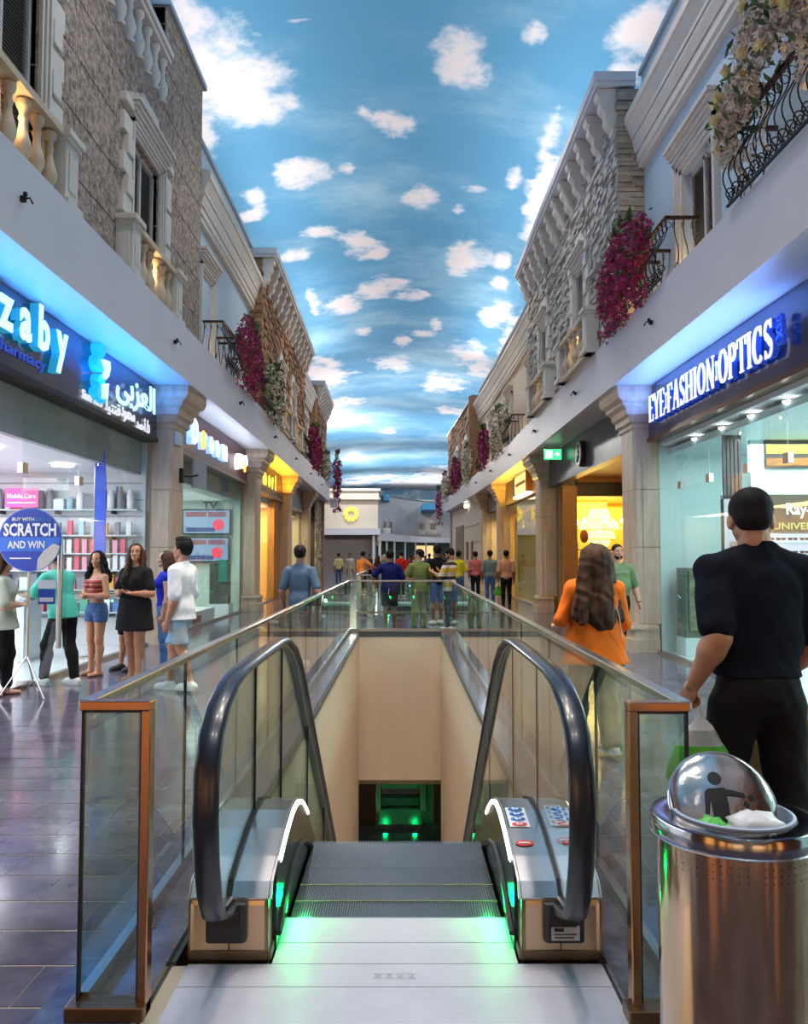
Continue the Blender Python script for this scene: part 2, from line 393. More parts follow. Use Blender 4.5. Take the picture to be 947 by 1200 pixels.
for cx, cy, rx, ry in CLOUDS:
    X0 = 0.0; D = 20.0
    for _ in range(12):
        Z = float(vault(np.array(X0), D)); D = (Z - 1.6) * 960 / (652 - cy); X0 = (cx - 472) * D / 960
    ax = rx * D / 960; ay = D * ry / max(8, 652 - cy)
    F = np.maximum(F, 1.0 - ((GX - X0) / ax) ** 2 - ((GY - D) / ay) ** 2)
ny, nx = GX.shape
me = bpy.data.meshes.new('ceiling')
vv = np.stack([GX, GY, GZ], -1).reshape(-1, 3)
ii = (np.arange(ny - 1)[:, None] * nx + np.arange(nx - 1)[None, :]).reshape(-1)
me.from_pydata(vv.tolist(), [], np.stack([ii, ii + nx, ii + nx + 1, ii + 1], -1).tolist())
at = me.attributes.new('cloud', 'FLOAT', 'POINT'); at.data.foreach_set('value', F.reshape(-1).astype(np.float32))
m = bpy.data.materials.new('painted_sky'); m.use_nodes = True; nt = m.node_tree; b = nt.nodes['Principled BSDF']; b.inputs['Roughness'].default_value = .8
L = nt.links.new
a = _n(nt, 'ShaderNodeAttribute', attribute_name='cloud'); tc = _n(nt, 'ShaderNodeTexCoord')
n1 = _n(nt, 'ShaderNodeTexNoise'); n1.inputs['Scale'].default_value = .75; n1.inputs['Detail'].default_value = 9; n1.inputs['Roughness'].default_value = .62; L(tc.outputs['Object'], n1.inputs['Vector'])
ad = _n(nt, 'ShaderNodeMath', operation='MULTIPLY_ADD'); ad.inputs[1].default_value = 4.2; ad.inputs[2].default_value = -2.25; L(n1.outputs['Fac'], ad.inputs[0])
sm = _n(nt, 'ShaderNodeMath', operation='ADD'); L(ad.outputs[0], sm.inputs[0]); L(a.outputs['Fac'], sm.inputs[1])
mr = _n(nt, 'ShaderNodeMapRange', interpolation_type='SMOOTHSTEP'); mr.inputs[1].default_value = -.35; mr.inputs[2].default_value = .75; L(sm.outputs[0], mr.inputs[0])
# soft haze clouds
mp = _n(nt, 'ShaderNodeMapping'); mp.inputs['Scale'].default_value = (.10, .16, .1); L(tc.outputs['Object'], mp.inputs[0])
n2 = _n(nt, 'ShaderNodeTexNoise'); n2.inputs['Scale'].default_value = 1.6; n2.inputs['Detail'].default_value = 6; n2.inputs['Roughness'].default_value = .6; L(mp.outputs[0], n2.inputs['Vector'])
sx = _n(nt, 'ShaderNodeSeparateXYZ'); L(tc.outputs['Object'], sx.inputs[0])
far = _n(nt, 'ShaderNodeMapRange'); far.inputs[1].default_value = 18; far.inputs[2].default_value = 60; far.inputs[3].default_value = 0.0; far.inputs[4].default_value = .10; L(sx.outputs['Y'], far.inputs[0])
s2 = _n(nt, 'ShaderNodeMath', operation='ADD'); L(n2.outputs['Fac'], s2.inputs[0]); L(far.outputs[0], s2.inputs[1])
m2 = _n(nt, 'ShaderNodeMapRange', interpolation_type='SMOOTHSTEP'); m2.inputs[1].default_value = .46; m2.inputs[2].default_value = .85; m2.inputs[4].default_value = .85; L(s2.outputs[0], m2.inputs[0])
mxa = _n(nt, 'ShaderNodeMix', data_type='RGBA'); mxa.inputs['A'].default_value = (.085, .31, .54, 1); mxa.inputs['B'].default_value = (.40, .64, .78, 1); L(m2.outputs[0], mxa.inputs['Factor'])
mxb = _n(nt, 'ShaderNodeMix', data_type='RGBA'); L(mxa.outputs['Result'], mxb.inputs['A']); L(mr.outputs[0], mxb.inputs['Factor'])
cr = _n(nt, 'ShaderNodeMapRange'); cr.inputs[1].default_value = .1; cr.inputs[2].default_value = 1.0; L(sm.outputs[0], cr.inputs[0])
mxc = _n(nt, 'ShaderNodeMix', data_type='RGBA'); mxc.inputs['A'].default_value = (.70, .76, .84, 1); mxc.inputs['B'].default_value = (.80, .73, .75, 1); L(cr.outputs[0], mxc.inputs['Factor']); L(mxc.outputs['Result'], mxb.inputs['B'])
L(mxb.outputs['Result'], b.inputs['Base Color'])
SKYM = m
me.materials.append(m); me.polygons.foreach_set('use_smooth', [True] * len(me.polygons))
ceil = bpy.data.objects.new('ceiling', me); COL.objects.link(ceil); ceil['kind'] = 'structure'

# ================================================================ fascias and soffits
LEN = {-1: 44.0, 1: 54.0}
for sd in (-1, 1):
    t = struct('trim_%d' % (1 if sd < 0 else 2))
    mb = MB(); slabp(mb, [(3.62, 4.53), (3.62, 5.42), (4.6, 5.42), (4.6, 4.62), (3.72, 4.62), (3.72, 4.53)], -8, LEN[sd]); o = mb.build('fascia', FASC, t, XF[sd])
    mb = MB(); slab(mb, 3.72, 4.62, -8, LEN[sd], 4.535, 4.61); mb.build('soffit', SOFF, t, XF[sd])
    # rounded end of the fascia turning away into the plaza
    d = LEN[sd]; mb = MB(); R = 3.2; path = []
    for i in range(13):
        an = i / 12 * PI / 2
        for_x = 3.62 + R - R * math.cos(an); dd = d + R * math.sin(an)
        path.append((for_x, dd, math.cos(an), math.sin(an)))
    prof = [(0, 4.53), (0, 5.42), (1.0, 5.42), (1.0, 4.53)]
    vs = [(x + nx_ * a_ , dd - ny_ * a_, z) for x, dd, nx_, ny_ in path for a_, z in prof]
    fs = [(i * 4 + k, i * 4 + (k + 1) % 4, i * 4 + 4 + (k + 1) % 4, i * 4 + 4 + k) for i in range(12) for k in range(4)]
    mb.add(vs, fs); mb.build('fascia', FASC, t, XF[sd])
    # small fixings on the fascia
    for q, d in enumerate(np.arange(7.6, 42, 5.2)):
        c = thing('cable_hook', None, None, XF[sd](3.60, d + (.0 if sd < 0 else -1.1), 4.98))
        h = MB(); h.box(-.03, .03, -.02, .02, -.03, .03); h.tube([(0, 0, 0), (-sd * .07, 0, .01), (-sd * .10, 0, -.05)], .010, 5); h.ell((-sd * .05, -.06, .02), (.025, .025, .03), 8, 5)
        h.v = [(v[0] + c.location.x, v[1] + c.location.y, v[2] + c.location.z) for v in h.v]
        h.build('bracket', IRON, c)
        tag(c, 'small black cable hook on the %s fascia, %s from the camera' % ('pharmacy side' if sd < 0 else 'optician side', ORD[q]), 'hook', 'cable hooks on the %s fascia' % ('pharmacy side' if sd < 0 else 'optician side'))

# ================================================================ upper facades
def panels(t, sd, x, d0, d1, z0, z1, rowh, openings, m, gap=.02, th=.25, maxlen=None, name='render_panel'):
    """rows of panels with recessed joints, leaving out openings (a,b,za,zb)"""
    zs = [z0]
    while zs[-1] < z1 - .05: zs.append(min(z1, zs[-1] + rowh))
    for za, zb in zip(zs, zs[1:]):
        cuts = sorted(set([za, zb] + [v for o in openings for v in (o[2], o[3]) if za < v < zb]))
        for a, b in zip(cuts, cuts[1:]):
            spans = [(d0, d1)]
            for o in openings:
                if o[2] <= a + 1e-6 and o[3] >= b - 1e-6:
                    spans = [q for s_, e_ in spans for q in ((s_, min(e_, o[0])), (max(s_, o[1]), e_)) if q[1] - q[0] > .01]
            for s_, e_ in spans:
                ga = gap if a == za else 0
                mb = MB(); slab(mb, x, x + th, s_, e_, a + ga, b); mb.build(name, m, t, XF[sd])
    mb = MB()
    spans = [(d0, d1)]
    for o in openings: spans = [q for s_, e_ in spans for q in ((s_, min(e_, o[0])), (max(s_, o[1]), e_)) if q[1] - q[0] > .01]
    for s_, e_ in spans: slab(mb, x + .03, x + th - .02, s_, e_, z0, z1 - .02)
    mb.build('wall_core', m, t, XF[sd])

def stacked(t, sd, x, d0, d1, z0, z1, m, rowh=(.07, .13), ln=(.16, .5), openings=(), seed=1, name='ledgestone', depth=.07):
    r = random.Random(seed); mb = MB(); z = z0
    while z < z1:
        h = min(r.uniform(*rowh), z1 - z + .001); d = d0 + r.uniform(-.2, 0)
        while d < d1:
            l = r.uniform(*ln); a, b = max(d, d0), min(d + l, d1); d += l
            if b - a < .03: continue
            if any(o[0] - .02 < (a + b) / 2 < o[1] + .02 and o[2] < z + h / 2 < o[3] for o in openings): continue
            e = r.uniform(0, depth); e2 = max(0, e + r.uniform(-.02, .02))
            mb.add([(x - e, a, z), (x + .05, a, z), (x + .05, b, z), (x - e2, b, z), (x - e, a, z + h - .012), (x + .05, a, z + h - .012), (x + .05, b, z + h - .012), (x - e2 + .01, b, z + h - .012)],
                   [(0, 3, 2, 1), (4, 5, 6, 7), (0, 1, 5, 4), (1, 2, 6, 5), (2, 3, 7, 6), (3, 0, 4, 7)])
        z += h
    return mb.build(name, m, t, XF[sd], kind='stuff')

WN = [0]
def louvre_window(sd, x, dc, w, z0, z1, fr=.16, hood=True, rec=.14, trim=LTRIM, quoins=False, ptop=True):
    """window with surround, slatted shutters; dc centre along the street"""
    WN[0] += 1; t = struct('window_%d' % WN[0]); f = XF[sd]; a, b = dc - w / 2, dc + w / 2
    mb = MB(); slab(mb, x + rec, x + rec + .03, a - .02, b + .02, z0 - .02, z1 + .02); mb.build('backing', mat('shutter_dark', (.05, .05, .05), .7), t, f)
    fm = MB()   # inner sash frame
    for u in (a, (a + b) / 2 - .03, b - .06): fm.box(x + rec - .06, x + rec, u, u + .06, z0, z1)
    fm.box(x + rec - .06, x + rec, a, b, z1 - .06, z1); fm.box(x + rec - .06, x + rec, a, b, z0, z0 + .06)
    fm.build('sash_frame', mat('sash_paint', (.62, .58, .55), .5), t, f)
    for u0, u1 in ((a + .06, (a + b) / 2 - .03), ((a + b) / 2 + .03, b - .06)):
        sl = MB(); z = z0 + .07
        while z < z1 - .08:
            sl.add([(x + rec - .035, u0, z), (x + rec - .035, u1, z), (x + rec - .005, u1, z + .035), (x + rec - .005, u0, z + .035), (x + rec - .03, u0, z - .006), (x + rec - .03, u1, z - .006), (x + rec, u1, z + .029), (x + rec, u0, z + .029)],
                   [(0, 1, 2, 3), (7, 6, 5, 4), (0, 4, 5, 1), (2, 6, 7, 3)]); z += .045
        sl.build('shutter', LOUV, t, f)
    arc = MB()
    for k, (o_, p_) in enumerate(((0, .05), (.05, .08), (.11, .05))):
        arc.box(x - p_, x + rec, a - fr + o_ * .0 - fr * 0, a - fr + fr * .0 + .0001, z0, z1) if False else None
    for k in range(3):
        s0 = fr * (1 - k / 3); pr = .09 - .025 * k
        arc.box(x - pr, x + rec, a - s0, a - s0 + fr / 3 - .006, z0 - .02, z1 + s0); arc.box(x - pr, x + rec, b + s0 - fr / 3 + .006, b + s0, z0 - .02, z1 + s0)
        arc.box(x - pr, x + rec, a - s0, b + s0, z1 + s0 - fr / 3 + .006, z1 + s0)
    arc.build('architrave', trim, t, f)
    if hood:
        h = MB()
        for k in range(4):
            h.box(x - .10 - .035 * k, x + .02, a - fr - .05 - .02 * k, b + fr + .05 + .02 * k, z1 + fr + .02 + .065 * k, z1 + fr + .075 + .065 * k)
        h.build('hood_mould', trim, t, f)
    if quoins:
        z = z0 - .25; k = 0
        while z < z1 + .1:
            e = .24 if k % 2 else .36
            for u0, u1 in ((a - fr - e, a - fr - .01), (b + fr + .01, b + fr + e)):
                q = MB(); q.box(x - .07 - .03 * (k % 2), x + .05, u0, u1, z, z + .27); q.build('quoin', trim, t, f, bevel=.012)
            z += .29; k += 1
        if ptop:
            for k in range(4):
                q = MB(); wv = (w / 2 + fr + .38) * (1 - .22 * k); q.box(x - .10 + .01 * k, x + .05, dc - wv, dc + wv, z1 + fr + .06 + .14 * k, z1 + fr + .19 + .14 * k); q.build('quoin', trim, t, f, bevel=.012)
    sill = MB(); sill.box(x - .16, x + .1, a - fr - .06, b + fr + .06, z0 - .12, z0 - .03); sill.build('window_sill', trim, t, f, bevel=.01)
    return t

BALPROF = [(.075, 0), (.075, .05), (.045, .07), (.05, .10), (.085, .20), (.092, .28), (.07, .36), (.045, .46), (.038, .54), (.05, .57), (.05, .60), (.038, .62), (.045, .68), (.07, .72), (.075, .74), (.075, .80)]
BALM = mat('cast_stone', (.66, .54, .38), .6, var=(5, (.52, .40, .27), .5))
def stone_balustrade(sd, x, d0, d1, label, group=None, nb=5, peds=(True, True)):
    f = XF[sd]; base = f(x - .2, (d0 + d1) / 2, 5.42); t = thing('stone_balustrade', label, 'balustrade', base, group)
    zb, zt = 5.42, 6.30; pw = .34
    for flag, a in zip(peds, (d0, d1 - pw)):
        if not flag: continue
        p = MB(); p.box(x - .25, x - .003, a, a + pw, zb, zt - .07); p.box(x - .30, x - .003, a - .04, a + pw + .04, zb, zb + .10); p.box(x - .31, x - .003, a - .05, a + pw + .05, zt - .08, zt); p.box(x - .28, x - .003, a - .02, a + pw + .02, zt - .13, zt - .08)
        po = p.build('pedestal', LTRIM, t, f, bevel=.008)
        q = MB(); q.box(x - .262, x - .25, a + .07, a + pw - .07, zb + .22, zt - .24); q.build('raised_panel', LTRIM, po, f)
        q = MB(); q.box(x - .2, x - .06, a - .012, a + .001, zb + .22, zt - .24); q.build('raised_panel', LTRIM, po, f)
    r = MB(); r.box(x - .24, x - .003, d0 + pw, d1 - pw, zt - .10, zt - .02); r.box(x - .21, x - .003, d0 + pw, d1 - pw, zb, zb + .07); r.build('rail', BALM, t, f)
    gap = (d1 - d0 - 2 * pw) / nb
    proto = None
    for i in range(nb):
        d = d0 + pw + gap * (i + .5); P = f(x - .13, d, zb + .07)
        if proto is None:
            m_ = MB(); m_.lathe([(r_, z_ * .90) for r_, z_ in BALPROF], 12); proto = m_.build('baluster', BALM, None, smooth=True); o = proto
        else: o = proto.copy(); COL.objects.link(o)
        o.parent = t; o.location = Vector(P) - Vector(base)
    point(f(x - .08, (d0 + d1) / 2, zt - .35), 6, (1, .62, .28), .05, 'balcony_light')
    return t

def cornice(t, sd, x, d0, d1, m=LTRIM):
    f = XF[sd]
    for prof in ([(x, 8.25), (x - .10, 8.25), (x - .10, 8.34), (x - .13, 8.36), (x - .13, 8.50), (x, 8.50)],
                 [(x, 8.51), (x - .15, 8.51), (x - .20, 8.66), (x - .20, 8.72), (x, 8.72)],
                 [(x, 8.73), (x - .22, 8.73), (x - .22, 8.80), (x - .30, 8.98), (x - .33, 9.0), (x - .33, 9.14), (x - .26, 9.20), (x, 9.22)]):
        mb = MB(); slabp(mb, prof, d0, d1, 3); mb.build('cornice_band', m, t, f)
def bracket_cornice(t, sd, x, d0, d1, n, ztop=9.95, m=LTRIM):
    f = XF[sd]
    mb = MB(); slab(mb, x - .42, x + .3, d0 - .06, d1 + .1, ztop - .16, ztop); slab(mb, x - .38, x + .3, d0 - .03, d1 + .06, ztop - .24, ztop - .16); mb.build('cornice_slab', mat('cornice_white', (.70, .70, .73), .5), t, f)
    prof = [(0, 0), (.34, 0), (.36, -.06), (.33, -.13), (.28, -.16), (.30, -.22), (.29, -.29), (.22, -.36), (.20, -.40), (.215, -.47), (.17, -.55), (.10, -.60), (.08, -.68), (0, -.70)]
    for i in range(n):
        a = d0 + .05 + (d1 - d0 - .4) * i / (n - 1); mb = MB()
        mb.add([(x - p, a, ztop - .25 + q * 1.15) for p, q in prof] + [(x - p, a + .24, ztop - .25 + q * 1.15) for p, q in prof],
               [tuple(range(14)), tuple(reversed(range(14, 28)))] + [(k, (k + 1) % 14, 14 + (k + 1) % 14, 14 + k) for k in range(14)])
        mb.build('corbel', m, t, f)

# ---- left side: rough stucco house
wl = struct('wall_left')
ops = [(-1.6 + 4.35 * k, -.3 + 4.35 * k, 5.42, 7.75) for k in range(0, 4)]
ops = [(7.3, 8.6, 5.42, 7.75), (11.65, 12.95, 5.42, 7.75)]
panels(wl, -1, 3.95, -8, 15.7, 5.42, 9.0, .74, ops, STUCCO)
panels(wl, -1, 3.95, 13.25, 15.7, 9.0, 10.8, .74, [], STUCCO); panels(wl, -1, 3.95, -8, 9.6, 9.0, 10.8, .74, [], STUCCO)
mb = MB(); slab(mb, 3.88, 4.3, 13.2, 15.78, 10.8, 10.9); slab(mb, 3.88, 4.3, -8, 9.65, 10.8, 10.9); mb.build('coping', GREYM, wl, XL)
mb = MB(); mb.box(3.96, 5.6, 15.45, 15.7, 5.42, 10.8); mb.build('render_panel', STUCCO, wl, XL)
mb = MB(); mb.box(5.3, 5.5, 9.4, 13.4, 9.0, 11.2); mb.box(4.3, 5.4, 13.26, 13.4, 9.0, 11.2); mb.build('terrace_wall', mat('terrace_blue', (.16, .48, .72), .6), wl, XL)
for dc in (7.95, 12.3):
    louvre_window(-1, 3.95, dc, 1.3, 5.5, 7.75, quoins=True)
stone_balustrade(-1, 3.95, 6.6, 9.13, 'nearest cream stone balustrade on the rough stucco house above the navy sign', None, 6)
stone_balustrade(-1, 3.95, 11.03, 13.56, 'warm lit cream stone balustrade below the far shuttered window of the stucco house', None, 6)
f = XL; base = f(3.9, 11.6, 9.0)
t = thing('terrace_balustrade', 'cream bulbous balusters of the roof terrace on top of the rough stucco house', 'balustrade', base)
mb = MB(); mb.box(3.80, 4.15, 9.6, 13.2, 9.82, 9.93); mb.box(3.84, 4.12, 9.6, 13.2, 9.74, 9.82); mb.build('rail', LTRIM, t, f)
proto = None
for i in range(9):
    P = f(3.95, 9.85 + i * .4, 9.0)
    if proto is None: m_ = MB(); m_.lathe([(r_ * 1.1, z_ * .97) for r_, z_ in BALPROF], 12); proto = m_.build('baluster', LTRIM, None, smooth=True); o = proto
    else: o = proto.copy(); COL.objects.link(o)
    o.parent = t; o.location = Vector(P) - Vector(base)
# ---- left side: pale blue house
mb = MB(); slab(mb, 4.1, 4.3, 15.7, 21.9, 5.42, 9.95); mb.build('render_panel', BLUEW, wl, XL)
cornice(wl, -1, 4.1, 15.72, 21.9)
mb = MB(); slab(mb, 4.04, 4.3, 15.7, 21.9, 9.93, 10.02); mb.build('coping', GREYM, wl, XL)
louvre_window(-1, 4.1, 16.75, .9, 5.45, 7.35)
# ---- left side: brown stone house
opsb = [(24.9, 26.3, 5.42, 7.3), (28.0, 29.6, 5.42, 7.3)]
mb = MB(); slab(mb, 3.82, 4.1, 21.9, 33, 5.42, 9.7); mb.build('wall_core', mat('mortar_brown', (.10, .06, .04), .9), wl, XL)
stacked(wl, -1, 3.81, 21.9, 33.0, 5.42, 9.65, STONEB, (.09, .15), (.2, .55), [(25.0, 26.2, 5.4, 7.5), (28.2, 29.4, 5.4, 7.5)], 3)
bracket_cornice(wl, -1, 3.81, 21.85, 33, 13, 9.95)
# the end returns of the stone houses: every stone a part
def stone_return(sd, d, x0, x1, z0, z1, m, seed, rowh=(.06, .105)):
    r = random.Random(seed); z = z0; n = 0
    while z < z1:
        h = min(r.uniform(*rowh), z1 - z); x = x0 - r.uniform(0, .03)
        parts = [(x, x1)] if r.random() < .45 else [(x, x0 + (x1 - x0) * r.uniform(.35, .65))]
        if parts[0][1] < x1: parts.append((parts[0][1] + .004, x1))
        for a, b in parts:
            e = r.uniform(.0, .06); mb = MB(); mb.box(a, b, d - e, d + .05, z, z + h - .012); mb.build('stone', m, wr_, XF[sd]); n += 1
        z += h
    return n
wr_ = wl; stone_return(-1, 21.88, 3.80, 4.12, 5.42, 9.68, mat('brown_stone_block', (.50, .27, .12), .8, orand=((.18, .08, .05), .9, (.60, .40, .20), .7), var=(9, (.18, .09, .05), .5), bump=(20, .8, .02)), 5)
louvre_window(-1, 3.80, 25.6, .8, 5.9, 7.2, quoins=True); louvre_window(-1, 3.80, 28.8, .8, 5.9, 7.2, quoins=True)
stone_balustrade(-1, 3.78, 24.3, 26.9, 'cream stone balustrade under the first window of the brown stone house', None, 5)
stone_balustrade(-1, 3.78, 27.5, 30.1, 'cream stone balustrade under the far window of the brown stone house', None, 5)
# ---- left side: far cream house and far brown house
mb = MB(); slab(mb, 4.1, 4.3, 33, 38.2, 5.42, 9.7); mb.build('render_panel', CREAM, wl, XL)
cornice(wl, -1, 4.1, 33.02, 38.2)
mb = MB(); slab(mb, 4.04, 4.3, 33, 38.2, 9.7, 9.8); mb.build('coping', GREYM, wl, XL)
louvre_window(-1, 4.1, 35.4, 1.0, 5.45, 7.2)
mb = MB(); slab(mb, 3.82, 4.1, 38.2, 44, 5.42, 9.6); mb.build('wall_core', MATS['mortar_brown'], wl, XL)
stacked(wl, -1, 3.81, 38.2, 44, 5.42, 9.55, STONEB, (.12, .2), (.3, .7), [], 4)
mb = MB(); mb.box(3.81, 8, 37.95, 38.2, 5.42, 9.6); mb.build('side_panel', STONEB, wl, XL)
bracket_cornice(wl, -1, 3.81, 38.2, 44, 9, 9.85)
mb = MB(); mb.box(3.9, 10, 44, 44.3, 0, 10.4); mb.build('render_panel', STONEB, wl, XL)
mb = MB(); slab(mb, 4.1, 4.35, 40.8, 44.2, 0, 4.53); mb.build('wall_core', MATS['mortar_brown'], wl, XL)
stacked(wl, -1, 4.08, 40.8, 44.2, 0, 4.5, mat('cream_ledgestone', (.50, .42, .30), .8, island=((.65, .55, .40), .9, (.32, .26, .18)), bump=(25, .6, .01)), (.14, .22), (.3, .7), [], 6)

# ---- right side
wr = struct('wall_right'); wr_ = wr
mb = MB(); slab(mb, 4.15, 4.35, -8, 10.65, 5.42, 9.95); slab(mb, 4.15, 4.35, 11.8, 13.8, 5.42, 9.95); slab(mb, 4.15, 4.35, 10.65, 11.8, 7.22, 9.95); mb.build('render_panel', BLUEW, wr, XR)
for a, b in ((-8, -2), (-1.98, 4.3), (4.32, 9.0), (9.02, 13.76)): cornice(wr, 1, 4.15, a, b)
mb = MB(); slab(mb, 4.09, 4.35, -8, 13.8, 9.93, 10.02); mb.build('coping', GREYM, wr, XR)
louvre_window(1, 4.15, 11.22, 1.15, 5.45, 7.22, fr=.22)
# grey stone house
mb = MB(); slab(mb, 3.74, 4.1, 13.8, 23.7, 5.42, 9.7); mb.build('wall_core', mat('mortar_grey', (.14, .12, .10), .9), wr, XR)
stacked(wr, 1, 3.73, 13.78, 23.7, 5.42, 9.65, STONEG, (.07, .12), (.14, .42), [(16.1, 17.4, 5.4, 7.9), (20.4, 21.7, 5.4, 7.9)], 8)
bracket_cornice(wr, 1, 3.73, 13.78, 23.7, 12, 9.97)
stone_return(1, 13.76, 3.71, 4.17, 5.42, 9.68, mat('grey_stone_block', (.52, .46, .38), .8, orand=((.26, .22, .19), .9, (.66, .52, .34), .7), var=(9, (.22, .18, .15), .5), bump=(20, .8, .02)), 9)
louvre_window(1, 3.72, 16.75, .75, 6.2, 7.5, quoins=True, ptop=True); louvre_window(1, 3.72, 21.05, .75, 6.2, 7.5, quoins=True)
stone_balustrade(1, 3.70, 15.2, 18.2, 'cream stone balustrade under the nearer narrow window of the grey stone house', None, 5)
stone_balustrade(1, 3.70, 19.6, 22.5, 'cream stone balustrade under the farther narrow window of the grey stone house', None, 5)
# cream house beyond
mb = MB(); slab(mb, 4.1, 4.3, 23.7, 40.5, 5.42, 9.75, 2); mb.build('render_panel', CREAM, wr, XR)
cornice(wr, 1, 4.1, 23.72, 40.5)
mb = MB(); slab(mb, 4.04, 4.3, 23.7, 40.5, 9.75, 9.85, 2); mb.build('coping', GREYM, wr, XR)
for d in (25.6, 30.6, 36.0): louvre_window(1, 4.1, d, 1.0, 5.45, 7.5)
c = thing('wall_speaker', 'small grey box lamp on the cream wall next to the grey stone house', 'lamp', XR(3.9, 24.1, 8.1))
mb = MB(); mb.box(3.72, 3.98, 23.95, 24.25, 7.95, 8.2); mb.build('housing', GREYM, c, XR); mb = MB(); mb.box(3.98, 4.1, 24.05, 24.15, 8.03, 8.12); mb.build('arm', IRON, c, XR)
# brown stone house at the far end
mb = MB(); slab(mb, 3.82, 4.1, 40.5, 54, 5.42, 9.5, 2); mb.build('wall_core', MATS['mortar_brown'], wr, XR)
stacked(wr, 1, 3.80, 40.5, 54, 5.42, 9.5, STONEB, (.13, .22), (.3, .8), [], 11)
mb = MB(); mb.box(3.80 - .25, 8, 40.3, 40.5, 5.42, 9.55); mb.build('side_panel', STONEB, wr, XR)
mb = MB(); slab(mb, 3.7, 4.1, 40.4, 54.1, 9.5, 9.62, 2); mb.build('coping', GREYM, wr, XR)
mb = MB(); mb.box(3.9, 10, 54, 54.3, 0, 9.6); mb.build('render_panel', CREAM, wr, XR)
for d in (43.5, 48.0): louvre_window(1, 3.78, d, .9, 5.9, 7.3, quoins=True)
# back of the street behind the camera, both sides: plain walls with added glow panels
# ================================================================ columns
def column(sd, d, label, pil=True):
    f = XF[sd]; t = thing('column', label, 'column', f(4.25, d + .4, 0))
    mb = MB(); b0, b1 = d, d + .80; x0, x1 = 4.02, 4.42
    mb.chbox(x0 - .10, x1, b0 - .08, b1 + .08, 0, .22, .02); mb.chbox(x0 - .06, x1, b0 - .05, b1 + .05, .22, .38, .02); mb.chbox(x0 - .09, x1, b0 - .075, b1 + .075, .38, .42, .02); mb.chbox(x0 - .04, x1, b0 - .03, b1 + .03, .42, .47, .02)
    mb.build('base', COLM, t, f)
    zs = [.47, 1.75, 2.75, 3.80]
    for a, b in zip(zs, zs[1:]):
        mb = MB(); mb.chbox(x0, x1, b0, b1, a + .008, b, .05); mb.chbox(x0 + .14, x1 + .12, b0 - .03 if sd > 0 else b0 + .02, b1, a + .008, b, .02); mb.build('shaft_block', COLM, t, f)
    mb = MB(); prof = [(.0, 3.80), (.03, 3.84), (.03, 3.90), (.08, 3.93), (.08, 4.02), (.13, 4.06), (.15, 4.16), (.22, 4.22), (.22, 4.28), (.30, 4.33), (.33, 4.42), (.33, 4.53)]
    for (p0, z0), (p1, z1) in zip(prof, prof[1:]):
        if z1 - z0 < .001: continue
        q = max(0, min(p0, p1)); q1 = p1
        mb.add([(x0 - p0, b0 - p0 * .8, z0), (x1, b0 - p0 * .8, z0), (x1, b1 + p0 * .8, z0), (x0 - p0, b1 + p0 * .8, z0), (x0 - p1, b0 - p1 * .8, z1), (x1, b0 - p1 * .8, z1), (x1, b1 + p1 * .8, z1), (x0 - p1, b1 + p1 * .8, z1)],
               [(0, 3, 2, 1), (4, 5, 6, 7), (0, 1, 5, 4), (1, 2, 6, 5), (2, 3, 7, 6), (3, 0, 4, 7)])
    mb.build('capital', COLM, t, f)
    return t
for sd, ds in ((-1, [(14.2, 'tall travertine column between the dark blue pharmacy sign and the purple brown sign'), (22.7, 'travertine column between the purple brown sign and the yellow lit shop'), (30.2, 'amber lit travertine column on the far side of the yellow lit shop'), (37.2, 'small farthest travertine column before the rough cream stone pier')]),
               (1, [(14.2, 'tall travertine column beside the dark blue optician sign'), (24.0, 'travertine column between the slate shopfront and the amber lit sign'), (33.4, 'travertine column on the far side of the amber lit sign'), (39.0, 'slim far travertine column near the bend of the cream arcade')])):
    for d, lb in ds: column(sd, d, lb)

# ================================================================ shop interiors and fronts
WHITEW = mat('shop_white', (.80, .80, .84), .5); CYANW = mat('shop_cyan', (.62, .80, .80), .45)
GOLDW = mat('shop_gold', (.80, .52, .12), .5); MINTW = mat('shop_mint', (.68, .80, .74), .5); WOODW = mat('jamb_wood', (.40, .20, .07), .4, var=(3, (.28, .13, .04), .7, (6, 6, .6)))
STEEL = mat('brushed_steel', (.55, .53, .50), .25, metal=1.0, bump=(60, .1, .002, (1, 1, .02)))
BLACKP = mat('black_plastic', (.02, .02, .022), .4)
WN_ = [0]
def room(sd, d0, d1, depth, m, z1=3.02, endm=None, floorm=None, glassz=3.62, g=4.40, panes=None, lightc=(1, 1, 1), power=120, bulk=None):
    """interior box of a shop behind the glass line, with panes of glass"""
    f = XF[sd]; WN_[0] += 1; t = struct('wall_shop_%d' % WN_[0])
    mb = MB(); mb.box(g + .2, g + depth, d0, d1, z1, z1 + .1); mb.build('shop_ceiling', m, t, f)
    if bulk: mb = MB(); mb.box(g + .12, g + .22, d0, d1, z1 - .02, 4.5); mb.build('bulkhead', bulk, t, f)
    mb = MB(); mb.box(g + depth, g + depth + .1, d0, d1, 0, z1 + .1); mb.build('back_wall', m, t, f)
    for u in (d0 - .05, d1): mb = MB(); mb.box(g + .05, g + depth, u, u + .05, 0, z1 + 1.4); mb.build('end_wall', endm or m, t, f)
    if floorm: mb = MB(); mb.box(g, g + depth, d0, d1, -.005, .008); mb.build('shop_floor', floorm, t, f)
    dm = (d0 + d1) / 2
    P = f(g + depth / 2, dm, z1 - .06); k = KL if sd < 0 else KR
    area(P, (0, 0, 0), depth * .7 * k, (d1 - d0) * .85 * k, power, lightc, 'shop_light')
    if panes:
        w = struct('window_shop_%d' % WN_[0]); 
        for a, b in panes: mb = MB(); mb.box(g, g + .012, a + .006, b - .006, .05, glassz); mb.build('glass_pane', GLASS, w, f)
        mb = MB(); mb.box(g - .03, g + .05, d0, d1, 0, .05); mb.build('threshold', STEEL, w, f)
    return t
